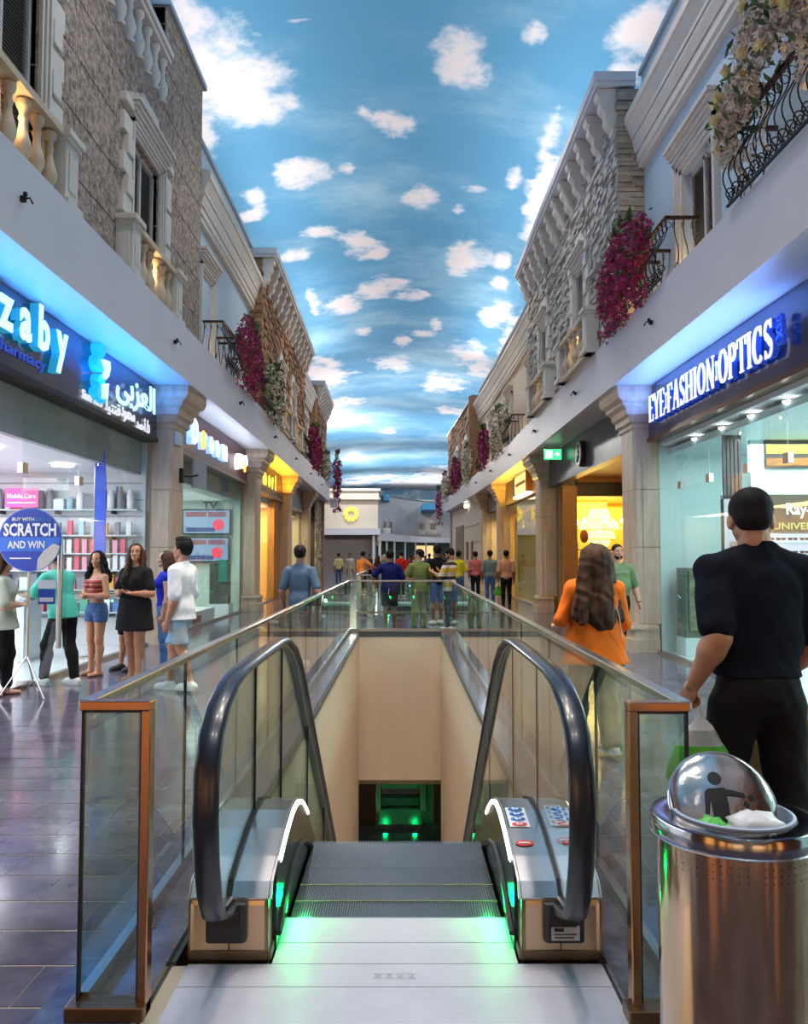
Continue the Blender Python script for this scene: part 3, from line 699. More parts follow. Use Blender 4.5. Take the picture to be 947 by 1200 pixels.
def sign(sd, d0, d1, m, label, z0=3.64, z1=4.52, x=4.28, lip=None):
    f = XF[sd]; t = thing('shop_sign', label, 'sign', f(x + .1, (d0 + d1) / 2, z0))
    mb = MB(); slab(mb, x, x + .25, d0, d1, z0, z1); mb.build('sign_panel', m, t, f)
    if lip: mb = MB(); slab(mb, x - .03, x + .3, d0, d1, z0 - .07, z0); mb.build('lower_trim', lip, t, f)
    return t
def on_wall(sd, mb, d, z, x, s=1.0):
    """text MB (XZ plane facing -Y) put on the street side of a sign plane; reading direction as seen from the street"""
    f = XF[sd]; P = f(x, d, z)
    k = KL if sd < 0 else KR
    if sd < 0: fn = lambda v: (P[0] - v.y * s * k, P[1] + v.x * s * k, P[2] + v.z * s * k)
    else: fn = lambda v: (P[0] + v.y * s * k, P[1] - v.x * s * k, P[2] + v.z * s * k)
    return place(mb, fn)
def facing(mb, x, y, z, s=1.0):
    return place(mb, lambda v: (x + v.x * s, y + v.y * s, z + v.z * s))
def fit(mb, w=None, h=None):
    a = np.array(mb.v); lo, hi = a.min(0), a.max(0); c = (lo + hi) / 2
    sx = w / (hi[0] - lo[0]) if w else h / (hi[2] - lo[2]); sz = h / (hi[2] - lo[2]) if h else sx
    return place(mb, lambda v: ((v.x - c[0]) * sx, v.y, (v.z - c[2]) * sz))

# ---------------- pharmacy
NAVY = mat('navy_sign', (.010, .020, .060), .25, coat=.6)
bul = mat('grey_bulkhead', (.36, .36, .37), .5, wave=('Z', 3.0, .6))
room(-1, 1.0, 14.15, 4.6, WHITEW, floorm=mat('white_floor', (.72, .72, .76), .2), panes=[(1, 2.9), (2.9, 4.8), (4.8, 6.7), (6.7, 8.4), (9.45, 11.1), (11.1, 12.7), (12.7, 14.15)], lightc=(.96, .94, 1.0), power=520, bulk=bul)
s = sign(-1, 1.0, 14.15, NAVY, 'long dark navy shop sign with glowing white blue lettering over the pharmacy front', lip=mat('sign_trim_dark', (.03, .02, .02), .4, metal=.4))
glowb = emis('glow_blue_white', (.55, .86, 1.0), 1.15); sideb = emis('glow_teal', (.02, .30, .48), .8)
def letters(par, sd, txt, d_start, z, x, h, m, adv, depth=.10, bold=.012, backm=None, slope=0, nm='letter', sx=1.0):
    """one mesh per letter; d positions run so that the word reads from the street"""
    d = d_start
    for ch, ad in zip(txt, adv):
        if ch != ' ':
            mb = text_mb(ch, h, .014, bold * .6, 2); a = np.array(mb.v); c = (a[:, 0].min() + a[:, 0].max()) / 2
            mb = place(mb, lambda v: ((v.x - c) * sx, v.y, v.z)); on_wall(sd, mb, d, z, x); o = mb.build(nm, m, par)
            if backm:
                mb = text_mb(ch, h, depth * 1.1, bold * .6 + .004, 1); a = np.array(mb.v); c = (a[:, 0].min() + a[:, 0].max()) / 2
                mb = place(mb, lambda v: ((v.x - c) * sx, v.y, v.z)); on_wall(sd, mb, d, z, x + depth * .62); mb.build('halo_back', backm, o)
        d += ad if sd < 0 else -ad
# word runs away from the camera on this side (left to right in the picture)
for i, ch in enumerate('elezaby'):
    letters(s, -1, ch, [7.30, 7.68, 8.05, 8.50, 8.95, 9.42, 9.92][i], 4.0, 4.17, .70, glowb, [0], .13, .034, sideb, sx=.88)
mb = fit(text_mb('pharmacy', .4, .02, .004), 1.25, .17); on_wall(-1, mb, 9.05, 3.84, 4.27); mb.build('lettering', mat('dim_blue_letter', (.05, .10, .42), .4, emit=(.03, .07, .45), estr=.5), s)
# glowing emblem: stacked rounded shapes
em = MB(); hw = MB()
def blob(mb_, u, z, ru, rz, dpt=.12, n=14):
    pts = [(u + ru * math.cos(2 * PI * k / n), 0, z + rz * math.sin(2 * PI * k / n)) for k in range(n)]
    mb_.prism(pts, (0, 1, 0), -dpt, 0)
blob(em, .02, .33, .13, .10); blob(em, -.02, .12, .15, .12); blob(em, .03, -.12, .13, .11); blob(em, -.03, -.30, .12, .09); blob(em, .14, -.33, .06, .07)
hw.prism([(-.02, 0, .18), (.20, 0, .20), (.22, 0, .10), (.16, 0, -.02), (.06, 0, -.08), (.02, 0, -.02), (.10, 0, .06)], (0, 1, 0), -.17, -.12); hw.prism([(0, 0, -.16), (.16, 0, -.12), (.14, 0, -.34), (.02, 0, -.36)], (0, 1, 0), -.17, -.12)
on_wall(-1, em, 11.2, 4.13, 4.28); on_wall(-1, hw, 11.2, 4.13, 4.28)
eo = em.build('emblem', emis('glow_cyan', (.01, .38, .85), 1.1), s); hw.build('emblem_white', glowb, eo)
# Arabic word, shapes written one by one in visual order
ar = text_mb('\ufef0\ufe91\ufeb0\ufecc\ufedf\ufe8d'[::1], .8, .02, .012, 1)
fit(ar, 1.85, .56); on_wall(-1, ar, 12.75, 4.12, 4.17); ar.build('arabic_lettering', glowb, s)
for wtx, dd, ww in (('\ufedf\ufef4\ufe98\ufee8\ufed7', 11.95, .62), ('\ufea9\ufeee\ufee4\ufea4\ufee3', 12.62, .62), ('\ufeaa\ufee4\ufea3\ufe83', 13.24, .46), ('/\ufea9', 13.62, .14)):
    ar = text_mb(wtx, .5, .02, .006, 1); fit(ar, ww, .22); on_wall(-1, ar, dd, 3.76, 4.26); ar.build('arabic_lettering', emis('white_letter', (.9, .9, .95), .7), s)
ar = fit(text_mb('Since 1975', .4, .02, .004), .72, .13); on_wall(-1, ar, 11.15, 3.76, 4.26); ar.build('lettering', MATS['white_letter'], s)
strip_up(XL, 4.10, 1.5, 13.8, 3.98, .12, 150, (.03, .27, 1.0))
strip_up(XL, 4.10, 11.0, 12.3, 3.98, .12, 14, (.0, .12, 1.0))

# things inside the pharmacy
def tint(i): return [(.75, .12, .18), (.10, .22, .55), (.85, .85, .88), (.80, .45, .10), (.12, .45, .30), (.80, .35, .50), (.25, .25, .30), (.35, .60, .75)][i % 8]
PM = [mat('pack_%s' % n, tint(i), .4) for i, n in enumerate(['red', 'blue', 'white', 'orange', 'green', 'pink', 'dark', 'sky'])]
yb = 14.15 * KL   # real y of the slatwall
shelfw = struct('wall_slat')
mb = MB(); mb.box(-9.2, -4.66, yb - .06, yb - .01, 0, 3.2); mb.build('slatwall_panel', WHITEW, shelfw)
for k in range(9):
    mb = MB(); mb.box(-9.1, -4.7, yb - .075, yb - .062, .5 + k * .3, .53 + k * .3); mb.build('slat_groove', mat('slat_line', (.45, .45, .50), .5), shelfw)
r = random.Random(5)
names = ['red', 'blue', 'white', 'orange', 'green', 'pink', 'dark', 'sky']
for row, (z, n, kind) in enumerate([(2.44, 15, 'jar'), (1.98, 13, 'pack'), (1.66, 20, 'pack'), (1.36, 20, 'pack'), (1.02, 16, 'box'), (.62, 14, 'box')]):
    sh = thing('wall_shelf', 'white wall shelf of the pharmacy, %s' % ['topmost, carrying jars and boxes', 'second from the top with blister packs', 'third from the top with pink blister packs', 'fourth from the top with small packs', 'fifth from the top with cartons', 'lowest with cartons'][row], 'shelf', (-6.0, yb - .2, z - .03))
    mb = MB(); mb.box(-7.6, -4.72, yb - .32, yb - .06, z - .03, z - .005); mb.build('board', mat('shelf_glass', (.55, .62, .66), .3), sh)
    for bx in (-7.2, -6.2, -5.2): mb = MB(); mb.box(bx, bx + .03, yb - .28, yb - .06, z - .09, z - .03); mb.build('bracket', BLACKP, sh)
    for i in range(n):
        x = -7.5 + (2.72 / n) * (i + .5) + r.uniform(-.006, .006)
        if kind == 'jar' and r.random() < .6:
            h = r.uniform(.2, .38); rad = r.uniform(.06, .078); ci = r.choice([2, 6, 7, 3, 2])
            o = MB().lathe([(rad * .9, 0), (rad, .02), (rad, h * .8), (rad * .75, h * .88), (rad * .75, h)], 12, (x, yb - .2, z - .004)).build('tub', PM[ci], smooth=True)
            tag(o, '%s plastic tub on the top pharmacy shelf, %s from the shelf end by the column' % (names[ci], ORD[n - 1 - i]), 'tub', 'tubs on the top pharmacy shelf')
        else:
            h = {'jar': r.uniform(.15, .3), 'pack': r.uniform(.20, .26), 'box': r.uniform(.14, .28)}[kind]; wd = {'jar': .09, 'pack': .042, 'box': .07}[kind]
            ci = r.choice([0, 5, 5, 2, 6]) if row in (2, 3) else r.choice([2, 7, 1, 0, 3, 6, 4])
            o = MB().box(x - wd, x + wd, yb - .26, yb - (.20 if kind == 'pack' else .12), z - .004, z + h).build('product_box', PM[ci])
            tag(o, '%s pack on the %s pharmacy shelf from the top, %s from its column end' % (names[ci], ORD[row], ORD[n - 1 - i]), 'box', 'packs on pharmacy shelf row %s' % ['one', 'two', 'three', 'four', 'five', 'six'][row])
# pink poster and lit light-box inside
p = thing('poster', 'pink rectangular poster on the white back of the pharmacy', 'poster', (-6.9, yb - .4, 2.3))
mb = MB(); mb.box(-7.02, -6.44, yb - .42, yb - .40, 2.46, 2.80); mb.build('poster_sheet', emis('pink_poster', (.95, .12, .42), .8), p)
mb = facing(fit(text_mb('Mobile Care', .2, .004, .002), .5, .08), -6.73, yb - .425, 2.66); mb.build('lettering', MATS['white_letter'], p)
mb = facing(fit(text_mb('-----------', .2, .004, .002), .5, .02), -6.73, yb - .425, 2.54); mb.build('lettering', MATS['white_letter'], p)
# blue feather flag
o = MB(); pts = [(0, 0, .35), (.16, 0, .35), (.17, 0, 1.6), (.165, 0, 2.8), (.13, 0, 3.2), (.07, 0, 3.5), (0, 0, 3.72)]
o.prism([(-4.86 + a, 12.92, c) for a, b, c in pts], (0, 1, 0), 0, .03)
t = thing('feather_flag', 'tall narrow bright blue flag standing behind the pharmacy glass', 'flag', (-4.8, 12.92, 0))
o.build('banner', mat('flag_blue', (.03, .10, .62), .5, emit=(.02, .06, .5), estr=.25), t)
o = MB().tube([(-4.87, 12.93, .02), (-4.87, 12.93, 3.72)], .012, 6).lathe([(.18, 0), (.18, .03), (.03, .05)], 14, (-4.87, 12.93, .01)); o.build('pole', STEEL, t)
# pharmacy counter (white, far inside) and ceiling lights
t = thing('counter', 'white pharmacy counter inside behind the queue', 'counter', (-6.6, 12.6, 0))
MB().box(-8.4, -5.7, 12.4, 13.0, .012, .95).build('body', WHITEW, t); MB().box(-8.5, -5.6, 12.3, 13.1, .95, 1.0).build('worktop', mat('shelf_glass'), t)
for i, (x, d) in enumerate([(-5.6, 9.0), (-5.6, 11.0), (-6.9, 10.0), (-6.9, 12.4), (-5.5, 13.2)]):
    o = MB().lathe([(.17, 0), (.17, .02)], 16, (x, d, 3.05)).build('ceiling_downlight', emis('lamp_white', (1, .98, .95), 6)); tag(o, 'round white downlight in the pharmacy ceiling, %s' % ('nearest the glass at the front', 'by the glass midway along', 'inner one over the doorway', 'inner one over the counter', 'by the slatted end wall')[i], 'lamp', 'downlights in the pharmacy ceiling')
# glass patch fittings
def patch(sd, x, d, z, g, n_=0): 
    o = MB().box(x - .03, x + .03, d - .07, d + .07, z - .06, z + .06).build('glass_clamp', STEEL, None, XF[sd]); tag(o, 'small square metal clamp on the %s glass, %s from the column' % (g, ORD[n_]), 'clamp', 'clamps on the %s glass' % g)
for q, d in enumerate((12.7, 11.1, 9.45, 8.4, 6.7)): patch(-1, 4.4, d, 2.62, 'pharmacy', q)
# open glass door leaf standing at a right angle, with long bar handle
t = thing('glass_door', 'open frameless glass door of the pharmacy with long steel bar handle and blue sticker', 'door', (-4.6, 9.95, 0))
MB().box(-4.62, -4.06, 9.945, 9.957, .03, 2.55).build('glass_pane', GLASS, t)
h = MB(); h.tube([(-4.12, 9.88, .50), (-4.12, 9.88, 1.82)], .032, 10); h.tube([(-4.12, 9.88, .8), (-4.12, 9.95, .8)], .012, 6); h.tube([(-4.12, 9.88, 1.5), (-4.12, 9.95, 1.5)], .012, 6); h.build('bar_handle', STEEL, t, smooth=True)
MB().box(-4.40, -4.20, 9.936, 9.943, 1.02, 1.20).build('sticker', mat('sticker_blue', (.02, .06, .40), .4), t)
MB().box(-4.41, -4.19, 9.936, 9.943, 1.21, 1.31).build('sticker', mat('sticker_white', (.62, .66, .72), .4), t)
MB().box(-4.385, -4.215, 9.930, 9.936, 1.05, 1.10).build('sticker_print', MATS['sticker_white'], t)
MB().box(-4.64, -4.5, 9.92, 9.98, .0, .10).build('pivot', STEEL, t)
# the round promotion board on a pole
t = thing('promotion_board', 'round blue lollipop board reading scratch and win in front of the pharmacy door', 'sign', (-4.33, 9.35, 0))
cx, cy, cz = -4.25, 9.35, 1.785; R_ = .355
BB = mat('board_blue', (.015, .05, .38), .35); BW = mat('board_white', (.85, .86, .9), .5)
disc = MB().prism([(cx + R_ * math.cos(2 * PI * k / 40), cy, cz + R_ * math.sin(2 * PI * k / 40)) for k in range(40)], (0, 1, 0), 0, .015).build('disc', BB, t)
MB().prism([(cx + (R_ + .008) * math.cos(2 * PI * k / 40), cy, cz + (R_ + .008) * math.sin(2 * PI * k / 40)) for k in range(40)], (0, 1, 0), .004, .011).build('disc_edge', mat('board_rim', (.2, .35, .75), .3), disc)
MB().prism([(cx - .33, cy, cz - .13), (cx + .33, cy, cz - .13), (cx + .345, cy, cz + .03), (cx - .345, cy, cz + .03)], (0, 1, 0), -.003, 0).build('band', mat('board_band', (.03, .16, .62), .4), disc)
facing(fit(text_mb('SCRATCH', .2, .006, .006), .60, .15), cx, cy - .008, cz + .115).build('lettering', BW, disc)
facing(fit(text_mb('AND WIN', .2, .006, .003), .42, .085), cx - .04, cy - .008, cz - .055).build('lettering', BW, disc)
facing(fit(text_mb('BUY WITH', .2, .006, .002), .25, .04), cx - .08, cy - .008, cz + .235).build('lettering', BW, disc)
facing(fit(text_mb('BRIVO', .2, .006, .002), .18, .04), cx + .15, cy - .008, cz + .23).build('lettering', mat('board_pale', (.08, .25, .7), .4), disc)
facing(fit(text_mb('_______', .2, .006, .004), .24, .015), cx - .1, cy - .008, cz - .21).build('lettering', BW, disc)
cp = [(.36 * math.cos(a), .36 * math.sin(a)) for a in np.linspace(math.radians(-75), math.radians(-12), 8)]
curl = [(cx + a, cy, cz + b) for a, b in cp] + [(cx + .28, cy, cz - .04), (cx + .17, cy, cz - .12), (cx + .10, cy, cz - .22)]
MB().prism(curl, (0, 1, 0), -.02, -.012).build('peeled_corner', mat('board_curl', (.45, .42, .40), .3, metal=.5), disc)
MB().tube([(cx - .01, cy + .02, cz - .3), (cx - .01, cy + .02, .45)], .014, 8).build('pole', STEEL, t)
for an in (210, 330, 90):
    MB().tube([(cx - .01, cy + .02, .47), (cx - .01 + .30 * math.cos(math.radians(an)), cy + .02 + .25 * math.sin(math.radians(an)), .008)], .010, 6).build('leg', STEEL, t)
# alarm box and speaker on the first column
t = thing('alarm_box', 'small white alarm box high on the column by the purple brown sign', 'alarm', XL(4.0, 14.5, 3.6)); MB().chbox(3.93, 4.02, 14.3, 14.55, 3.55, 3.78, .02).build('case', mat('white_plastic', (.7, .7, .72), .4), t, XL)
MB().box(3.92, 3.93, 14.36, 14.49, 3.6, 3.72).build('cover', MATS['shop_white'], t, XL)
t = thing('wall_display', 'flat grey panel on a swivel arm fixed to the column, beside the shop window', 'display', XL(4.0, 14.9, 3.1))
MB().obox((3.80, 15.25, 3.12), (.04, .36, .52), (0, 0, .5)).build('panel', mat('grey_plastic', (.35, .38, .42), .4), t, XL); MB().tube([(4.02, 14.75, 3.05), (3.9, 14.9, 3.05), (3.82, 15.2, 3.1)], .02, 6).box(3.96, 4.02, 14.68, 14.82, 2.92, 3.18).build('swivel_arm', IRON, t, XL)

# ---------------- phone shop behind the purple brown sign
room(-1, 15.05, 22.6, 2.6, MINTW, z1=3.15, floorm=mat('shop_floor_pale', (.55, .55, .56), .25), panes=[(15.05, 17.5), (17.5, 20.0), (20.0, 22.6)], lightc=(.90, 1.0, .95), power=150, bulk=mat('grey_bulkhead2', (.33, .35, .34), .5, wave=('Z', 3.0, .6)))
s = sign(-1, 15.02, 22.65, mat('purple_brown_sign', (.13, .045, .055), .35), 'purple brown shop sign with white glowing letters reading Dream', lip=mat('sign_lip_brown', (.30, .22, .18), .4))
gw = emis('glow_white', (1, .98, 1.0), 1.3)
for ch, d in zip('Dream', (16.35, 17.15, 17.75, 18.35, 19.1)):
    letters(s, -1, ch, d, 3.85, 4.16, .72, gw, [0], .12, .025, emis('glow_side_blue', (.35, .60, 1.0), 1.0))
MB().prism([(4.10, 16.75 + .10 * math.cos(a), 3.98 + .2 * math.sin(a)) for a in np.linspace(0, 2 * PI, 12)[:-1]], (1, 0, 0), -.02, .02).build('orange_mark', emis('glow_orange', (1, .45, .05), 2), s, XL)
fit(ar := text_mb('\ufee2\ufef3\ufead\ufea9', .8, .1, .02, 1), 1.3, .5); on_wall(-1, ar, 21.2, 4.03, 4.18); ar.build('arabic_lettering', gw, s)
MB().prism([(4.12, 21.4 + .09 * math.cos(a), 3.93 + .14 * math.sin(a)) for a in np.linspace(0, 2 * PI, 12)[:-1]], (1, 0, 0), -.02, .02).build('orange_mark', MATS['glow_orange'], s, XL)
strip_up(XL, 4.10, 15.6, 22.2, 3.95, .12, 34, (.62, .74, 1.0))
ye = 22.6 * KL - .1
t = thing('video_screen', 'large promotion screens hung behind the glass under the TV lettering, upper one', 'screen', (-5.2, ye, 2.6))
def screen(t, x0, x1, z0, z1):
    MB().box(x0, x1, ye - .05, ye, z0, z1).build('bezel', BLACKP, t)
    MB().box(x0 + .04, x1 - .04, ye - .056, ye - .05, z0 + .04, z1 - .04).build('picture', emis('screen_blue', (.30, .42, .62), .55), t)
    MB().box(x0 + .1, (x0 + x1) / 2, ye - .062, ye - .056, z1 - .22, z1 - .08).build('picture_band', emis('screen_dark', (.30, .12, .16), .6), t)
    MB().box((x0 + x1) / 2 + .05, x1 - .12, ye - .062, ye - .056, z1 - .22, z1 - .08).build('picture_band', MATS['screen_dark'], t)
    MB().prism([(x1 - .35 + .16 * math.cos(a), ye, z0 + .28 + .16 * math.sin(a)) for a in np.linspace(0, 2 * PI, 16)[:-1]], (0, 1, 0), -.07, -.06).build('red_mark', emis('screen_red', (.8, .06, .10), 1), t)
    MB().box(x0 + .12, x1 - .45, ye - .062, ye - .056, z0 + .08, z0 + .20).build('picture_band', emis('screen_navy', (.05, .08, .25), .6), t)
screen(t, -6.35, -4.95, 2.22, 2.95)
t = thing('video_screen', 'promotion screen hung lower down, partly hidden by the white shirted youth', 'screen', (-5.2, ye, 1.6)); screen(t, -6.3, -4.98, 1.42, 2.15)
o = facing(fit(text_mb('TV', .3, .02, .006), .42, .20), -5.55, ye - .06, 3.06).build('lettering', BLACKP); tag(o, 'black letters reading TV above the promotion screens', 'letters')
t = thing('clothes_stand', 'dark display stand with green goods behind the shop glass', 'stand', (-4.9, ye - 1.2, 0))
MB().box(-5.25, -4.75, ye - 1.3, ye - .9, .3, 1.4).build('body', mat('display_dark', (.08, .09, .07), .6), t); MB().box(-5.0, -4.75, ye - 1.35, ye - 1.3, .9, 1.5).build('hanging', mat('display_green', (.05, .25, .18), .6), t); MB().box(-5.3, -4.7, ye - 1.4, ye - .8, .01, .3).build('plinth', WHITEW, t)
t = thing('display_plinth', 'low white display plinth behind the phone shop glass', 'plinth', (-5.0, 18.5, 0)); MB().box(-5.35, -4.75, 17.8, 20.8, .01, .32).build('plinth', WHITEW, t); MB().box(-4.74, -4.72, 18.6, 19.3, .08, .22).build('label', mat('price_red', (.5, .12, .08), .5), t)
for d in (15.6, 16.1):
    o = MB().tube([(-4.95, d * KL, .05), (-4.95, d * KL, 2.0)], .03, 8).build('door_bar', STEEL); tag(o, 'tall steel bar handle of the phone shop door, %s the column' % ('nearer' if d < 15.9 else 'farther from'), 'handle', 'bar handles of the phone shop door')

# ---------------- yellow shop on the left
room(-1, 23.5, 30.1, 1.6, mat('gold_cream', (.85, .60, .28), .5), z1=3.4, panes=[(23.5, 26.8), (26.8, 28.6)], lightc=(1, .68, .25), power=380)
MB().box(4.36, 4.6, 28.6, 30.1, 0, 3.6).build('door_panel', WOODW, struct('door_1'), XL)
s = sign(-1, 23.5, 30.15, mat('brown_sign', (.10, .05, .03), .4), 'brown shop sign with yellow glowing letters over the amber lit shop', lip=mat('sign_lip_brown'))
letters(s, -1, 'mori', 25.2, 3.82, 4.18, .75, emis('glow_yellow', (1, .85, .10), 1.8), [.95, .8, .65, .5], .12, .03)
strip_up(XL, 4.10, 24.0, 30.0, 3.9, .14, 85, (1, .50, .03))
# golden plant arrangement in that window
t = thing('window_plant', 'tall arrangement of yellow green foliage in the amber lit shop window', 'plant', XL(4.75, 25.0, 0))
r = random.Random(2); mb = MB()
for i in range(260):
    z = r.uniform(.5, 2.9); w_ = .28 if z < 1.6 else .14; a = r.uniform(0, 2 * PI); c = Vector((4.75 + w_ * math.cos(a) * r.random(), 25.0 + 2.2 * w_ * math.sin(a) * r.random(), z))
    dv = Vector((r.uniform(-.1, .1), r.uniform(-.14, .14), r.uniform(-.05, .14))); n_ = dv.cross(Vector((1, 0, .2))).normalized() * .035
    mb.add([c, c + dv * .5 + n_, c + dv, c + dv * .5 - n_], [(0, 1, 2, 3)])
mb.build('foliage', mat('gold_leaf', (.40, .36, .05), .6, island=((.15, .20, .03), .8)), t, XL, kind='stuff')
MB().lathe([(.16, 0), (.20, .3), (.14, .6), (.08, .62)], 12, (4.75, 25.0, .012)).build('vase', mat('vase_dark', (.10, .05, .03), .3), t, XL, smooth=True)
# ---------------- far shops on the left
room(-1, 31.1, 37.1, 1.4, mat('warm_white', (.85, .72, .5), .5), z1=3.4, panes=[(31.1, 33.0), (33.0, 35.0), (35.0, 37.1)], lightc=(1, .85, .6), power=110)
s = sign(-1, 31.1, 37.1, mat('slate_violet_sign', (.10, .09, .14), .4), 'far violet grey sign panel with a small white mark', lip=mat('sign_lip_brown')); letters(s, -1, 'L', 32.0, 3.85, 4.2, .7, gw, [0], .1, .02)
room(-1, 38.1, 40.7, 1.2, MATS['warm_white'], z1=3.4, panes=[(38.1, 39.4), (39.4, 40.7)], lightc=(1, .85, .5), power=60)
s = sign(-1, 38.1, 40.8, mat('slate_violet_sign'), 'farthest small dark sign panel before the rough stone pier', lip=mat('sign_lip_brown'))

# ---------------- optician
NB = mat('deep_blue_sign', (.008, .03, .12), .22, coat=.6)
room(1, 1.0, 14.15, 2.9, CYANW, z1=3.35, floorm=mat('white_floor'), panes=[(1, 3.0), (3.0, 5.0), (5.0, 6.6), (6.6, 8.2), (8.2, 9.3), (9.3, 10.4), (10.4, 11.7), (11.7, 12.9), (12.9, 14.15)], lightc=(.85, 1.0, 1.0), power=380)
s = sign(1, 1.0, 14.15, NB, 'deep blue shop sign with white serif letters reading eye fashion optics', lip=mat('bronze_trim', (.20, .10, .06), .25, metal=.8))
# hand-drawn serif capitals
def seg(mb_, a, b, w, dpt=.05):
    a, b = Vector((a[0], 0, a[1])), Vector((b[0], 0, b[1])); u = (b - a).normalized(); n_ = Vector((-u.z, 0, u.x)) * w / 2
    mb_.prism([a - n_, b - n_, b + n_, a + n_], (0, 1, 0), -dpt, 0)
def arc_(mb_, cx_, cz_, rx_, rz_, a0, a1, w0, w1=None, n=10, dpt=.05):
    w1 = w1 or w0; vs = []; 
    for i in range(n + 1):
        a = math.radians(a0 + (a1 - a0) * i / n); c_, s_ = math.cos(a), math.sin(a); w_ = w0 * abs(c_) + w1 * abs(s_)
        for q in (-.5, .5):
            for y_ in (-dpt, 0): vs.append((cx_ + (rx_ + w_ * q) * c_, y_, cz_ + (rz_ + w_ * q) * s_))
    fs = []
    for i in range(n):
        b_ = i * 4
        for k in ((0, 1, 3, 2),): 
            for p_ in range(4): fs.append((b_ + k[p_], b_ + k[(p_ + 1) % 4], b_ + 4 + k[(p_ + 1) % 4], b_ + 4 + k[p_]))
    mb_.add(vs, fs)
def serif(ch):
    m_ = MB(); T, t_ = .17, .06     # thick and thin strokes; glyph box height 1
    def foot(x, z, w=.30): seg(m_, (x - w / 2, z), (x + w / 2, z), .055)
    if ch == 'E': seg(m_, (.14, 0), (.14, 1), T); [seg(m_, (.04, z), (x, z), t_) for z, x in ((.03, .6), (.97, .56), (.52, .44))]; seg(m_, (.57, .0), (.60, .25), t_); seg(m_, (.54, 1), (.56, .76), t_); w = .62
    elif ch == 'F': seg(m_, (.14, 0), (.14, 1), T); [seg(m_, (.04, z), (x, z), t_) for z, x in ((.97, .58), (.50, .42))]; foot(.14, .03); seg(m_, (.56, 1), (.58, .74), t_); w = .60
    elif ch == 'Y': seg(m_, (.36, 0), (.36, .48), T); seg(m_, (.08, .97), (.36, .45), T); seg(m_, (.62, .97), (.38, .45), t_); foot(.36, .03); foot(.08, .97, .26); foot(.62, .97, .22); w = .70
    elif ch == 'A': seg(m_, (.08, 0), (.36, 1), t_); seg(m_, (.62, 0), (.38, 1), T); seg(m_, (.2, .34), (.56, .34), t_); foot(.08, .03, .24); foot(.62, .03, .28); w = .72
    elif ch == 'H': [seg(m_, (x, 0), (x, 1), T) for x in (.14, .62)]; seg(m_, (.14, .5), (.62, .5), t_); [foot(x, z, .30) for x in (.14, .62) for z in (.03, .97)]; w = .78
    elif ch == 'I': seg(m_, (.15, 0), (.15, 1), T); foot(.15, .03); foot(.15, .97); w = .32
    elif ch == 'N': seg(m_, (.12, 0), (.12, 1), t_); seg(m_, (.64, 0), (.64, 1), t_); seg(m_, (.12, .98), (.62, .02), T); foot(.12, .03, .24); foot(.64, .97, .24); w = .76
    elif ch == 'T': seg(m_, (.34, 0), (.34, 1), T); seg(m_, (.03, .97), (.65, .97), t_); foot(.34, .03); seg(m_, (.03, 1), (.02, .74), t_); seg(m_, (.65, 1), (.66, .74), t_); w = .68
    elif ch == 'P': seg(m_, (.14, 0), (.14, 1), T); foot(.14, .03); arc_(m_, .3, .74, .24, .235, -90, 90, T, t_); seg(m_, (.1, .97), (.3, .97), t_); seg(m_, (.1, .5), (.3, .5), t_); w = .62
    elif ch == 'O': arc_(m_, .38, .5, .30, .47, 0, 360, T, t_, 20); w = .76
    elif ch == 'C': arc_(m_, .38, .5, .30, .47, 48, 312, T, t_, 16); seg(m_, (.58, .98), (.58, .70), t_); w = .68
    elif ch == 'S': arc_(m_, .30, .73, .20, .24, 30, 270, .10, t_, 10); arc_(m_, .30, .27, .20, .24, -150, 90, .10, t_, 10); seg(m_, (.18, .62), (.44, .36), T); seg(m_, (.48, 1), (.48, .76), t_); seg(m_, (.10, 0), (.10, .24), t_); w = .56
    elif ch == ':': seg(m_, (.1, .18), (.1, .32), .13); seg(m_, (.1, .32), (.1, .62), .015); seg(m_, (.1, .62), (.1, .76), .13); w = .2
    return m_, w
gwv = emis('glow_white_soft', (.90, .92, 1.0), .85); gbk = emis('glow_royal', (.02, .07, .55), .55)
txt = 'EYE:FASHION:OPTICS'; H_ = .44
ws = [serif(c)[1] for c in txt]; tot = sum(ws) + .08 * (len(ws) - 1)
d_far, d_near = 13.8, 9.15; k_ = (d_far - d_near) / tot; u = 0
for ch, wd in zip(txt, ws):
    g_, _ = serif(ch); place(g_, lambda v: ((v.x + u) * k_ , v.y * .3, v.z * H_)); on_wall(1, g_, d_far, 3.86, 4.19); o = g_.build('letter' if ch != ':' else 'colon', gwv, s)
    g_, _ = serif(ch); place(g_, lambda v: ((v.x + u) * k_ , v.y * 1.2, v.z * H_ * 1.0)); on_wall(1, g_, d_far, 3.86, 4.262); g_.build('halo_back', gbk, o)
    u += wd + .08
cr_ = MB()
for k, (zz, rr) in enumerate(((.34, .05), (.22, .07), (.10, .08))):
    arc_(cr_, 0, zz, rr, rr * .7, 0, 360, .02, .02, 10)
on_wall(1, cr_, 8.95, 3.90, 4.22); cr_.build('crest', gbk, s)
strip_up(XR, 4.08, 8.9, 13.9, 4.0, .12, 62, (.12, .30, 1.0))
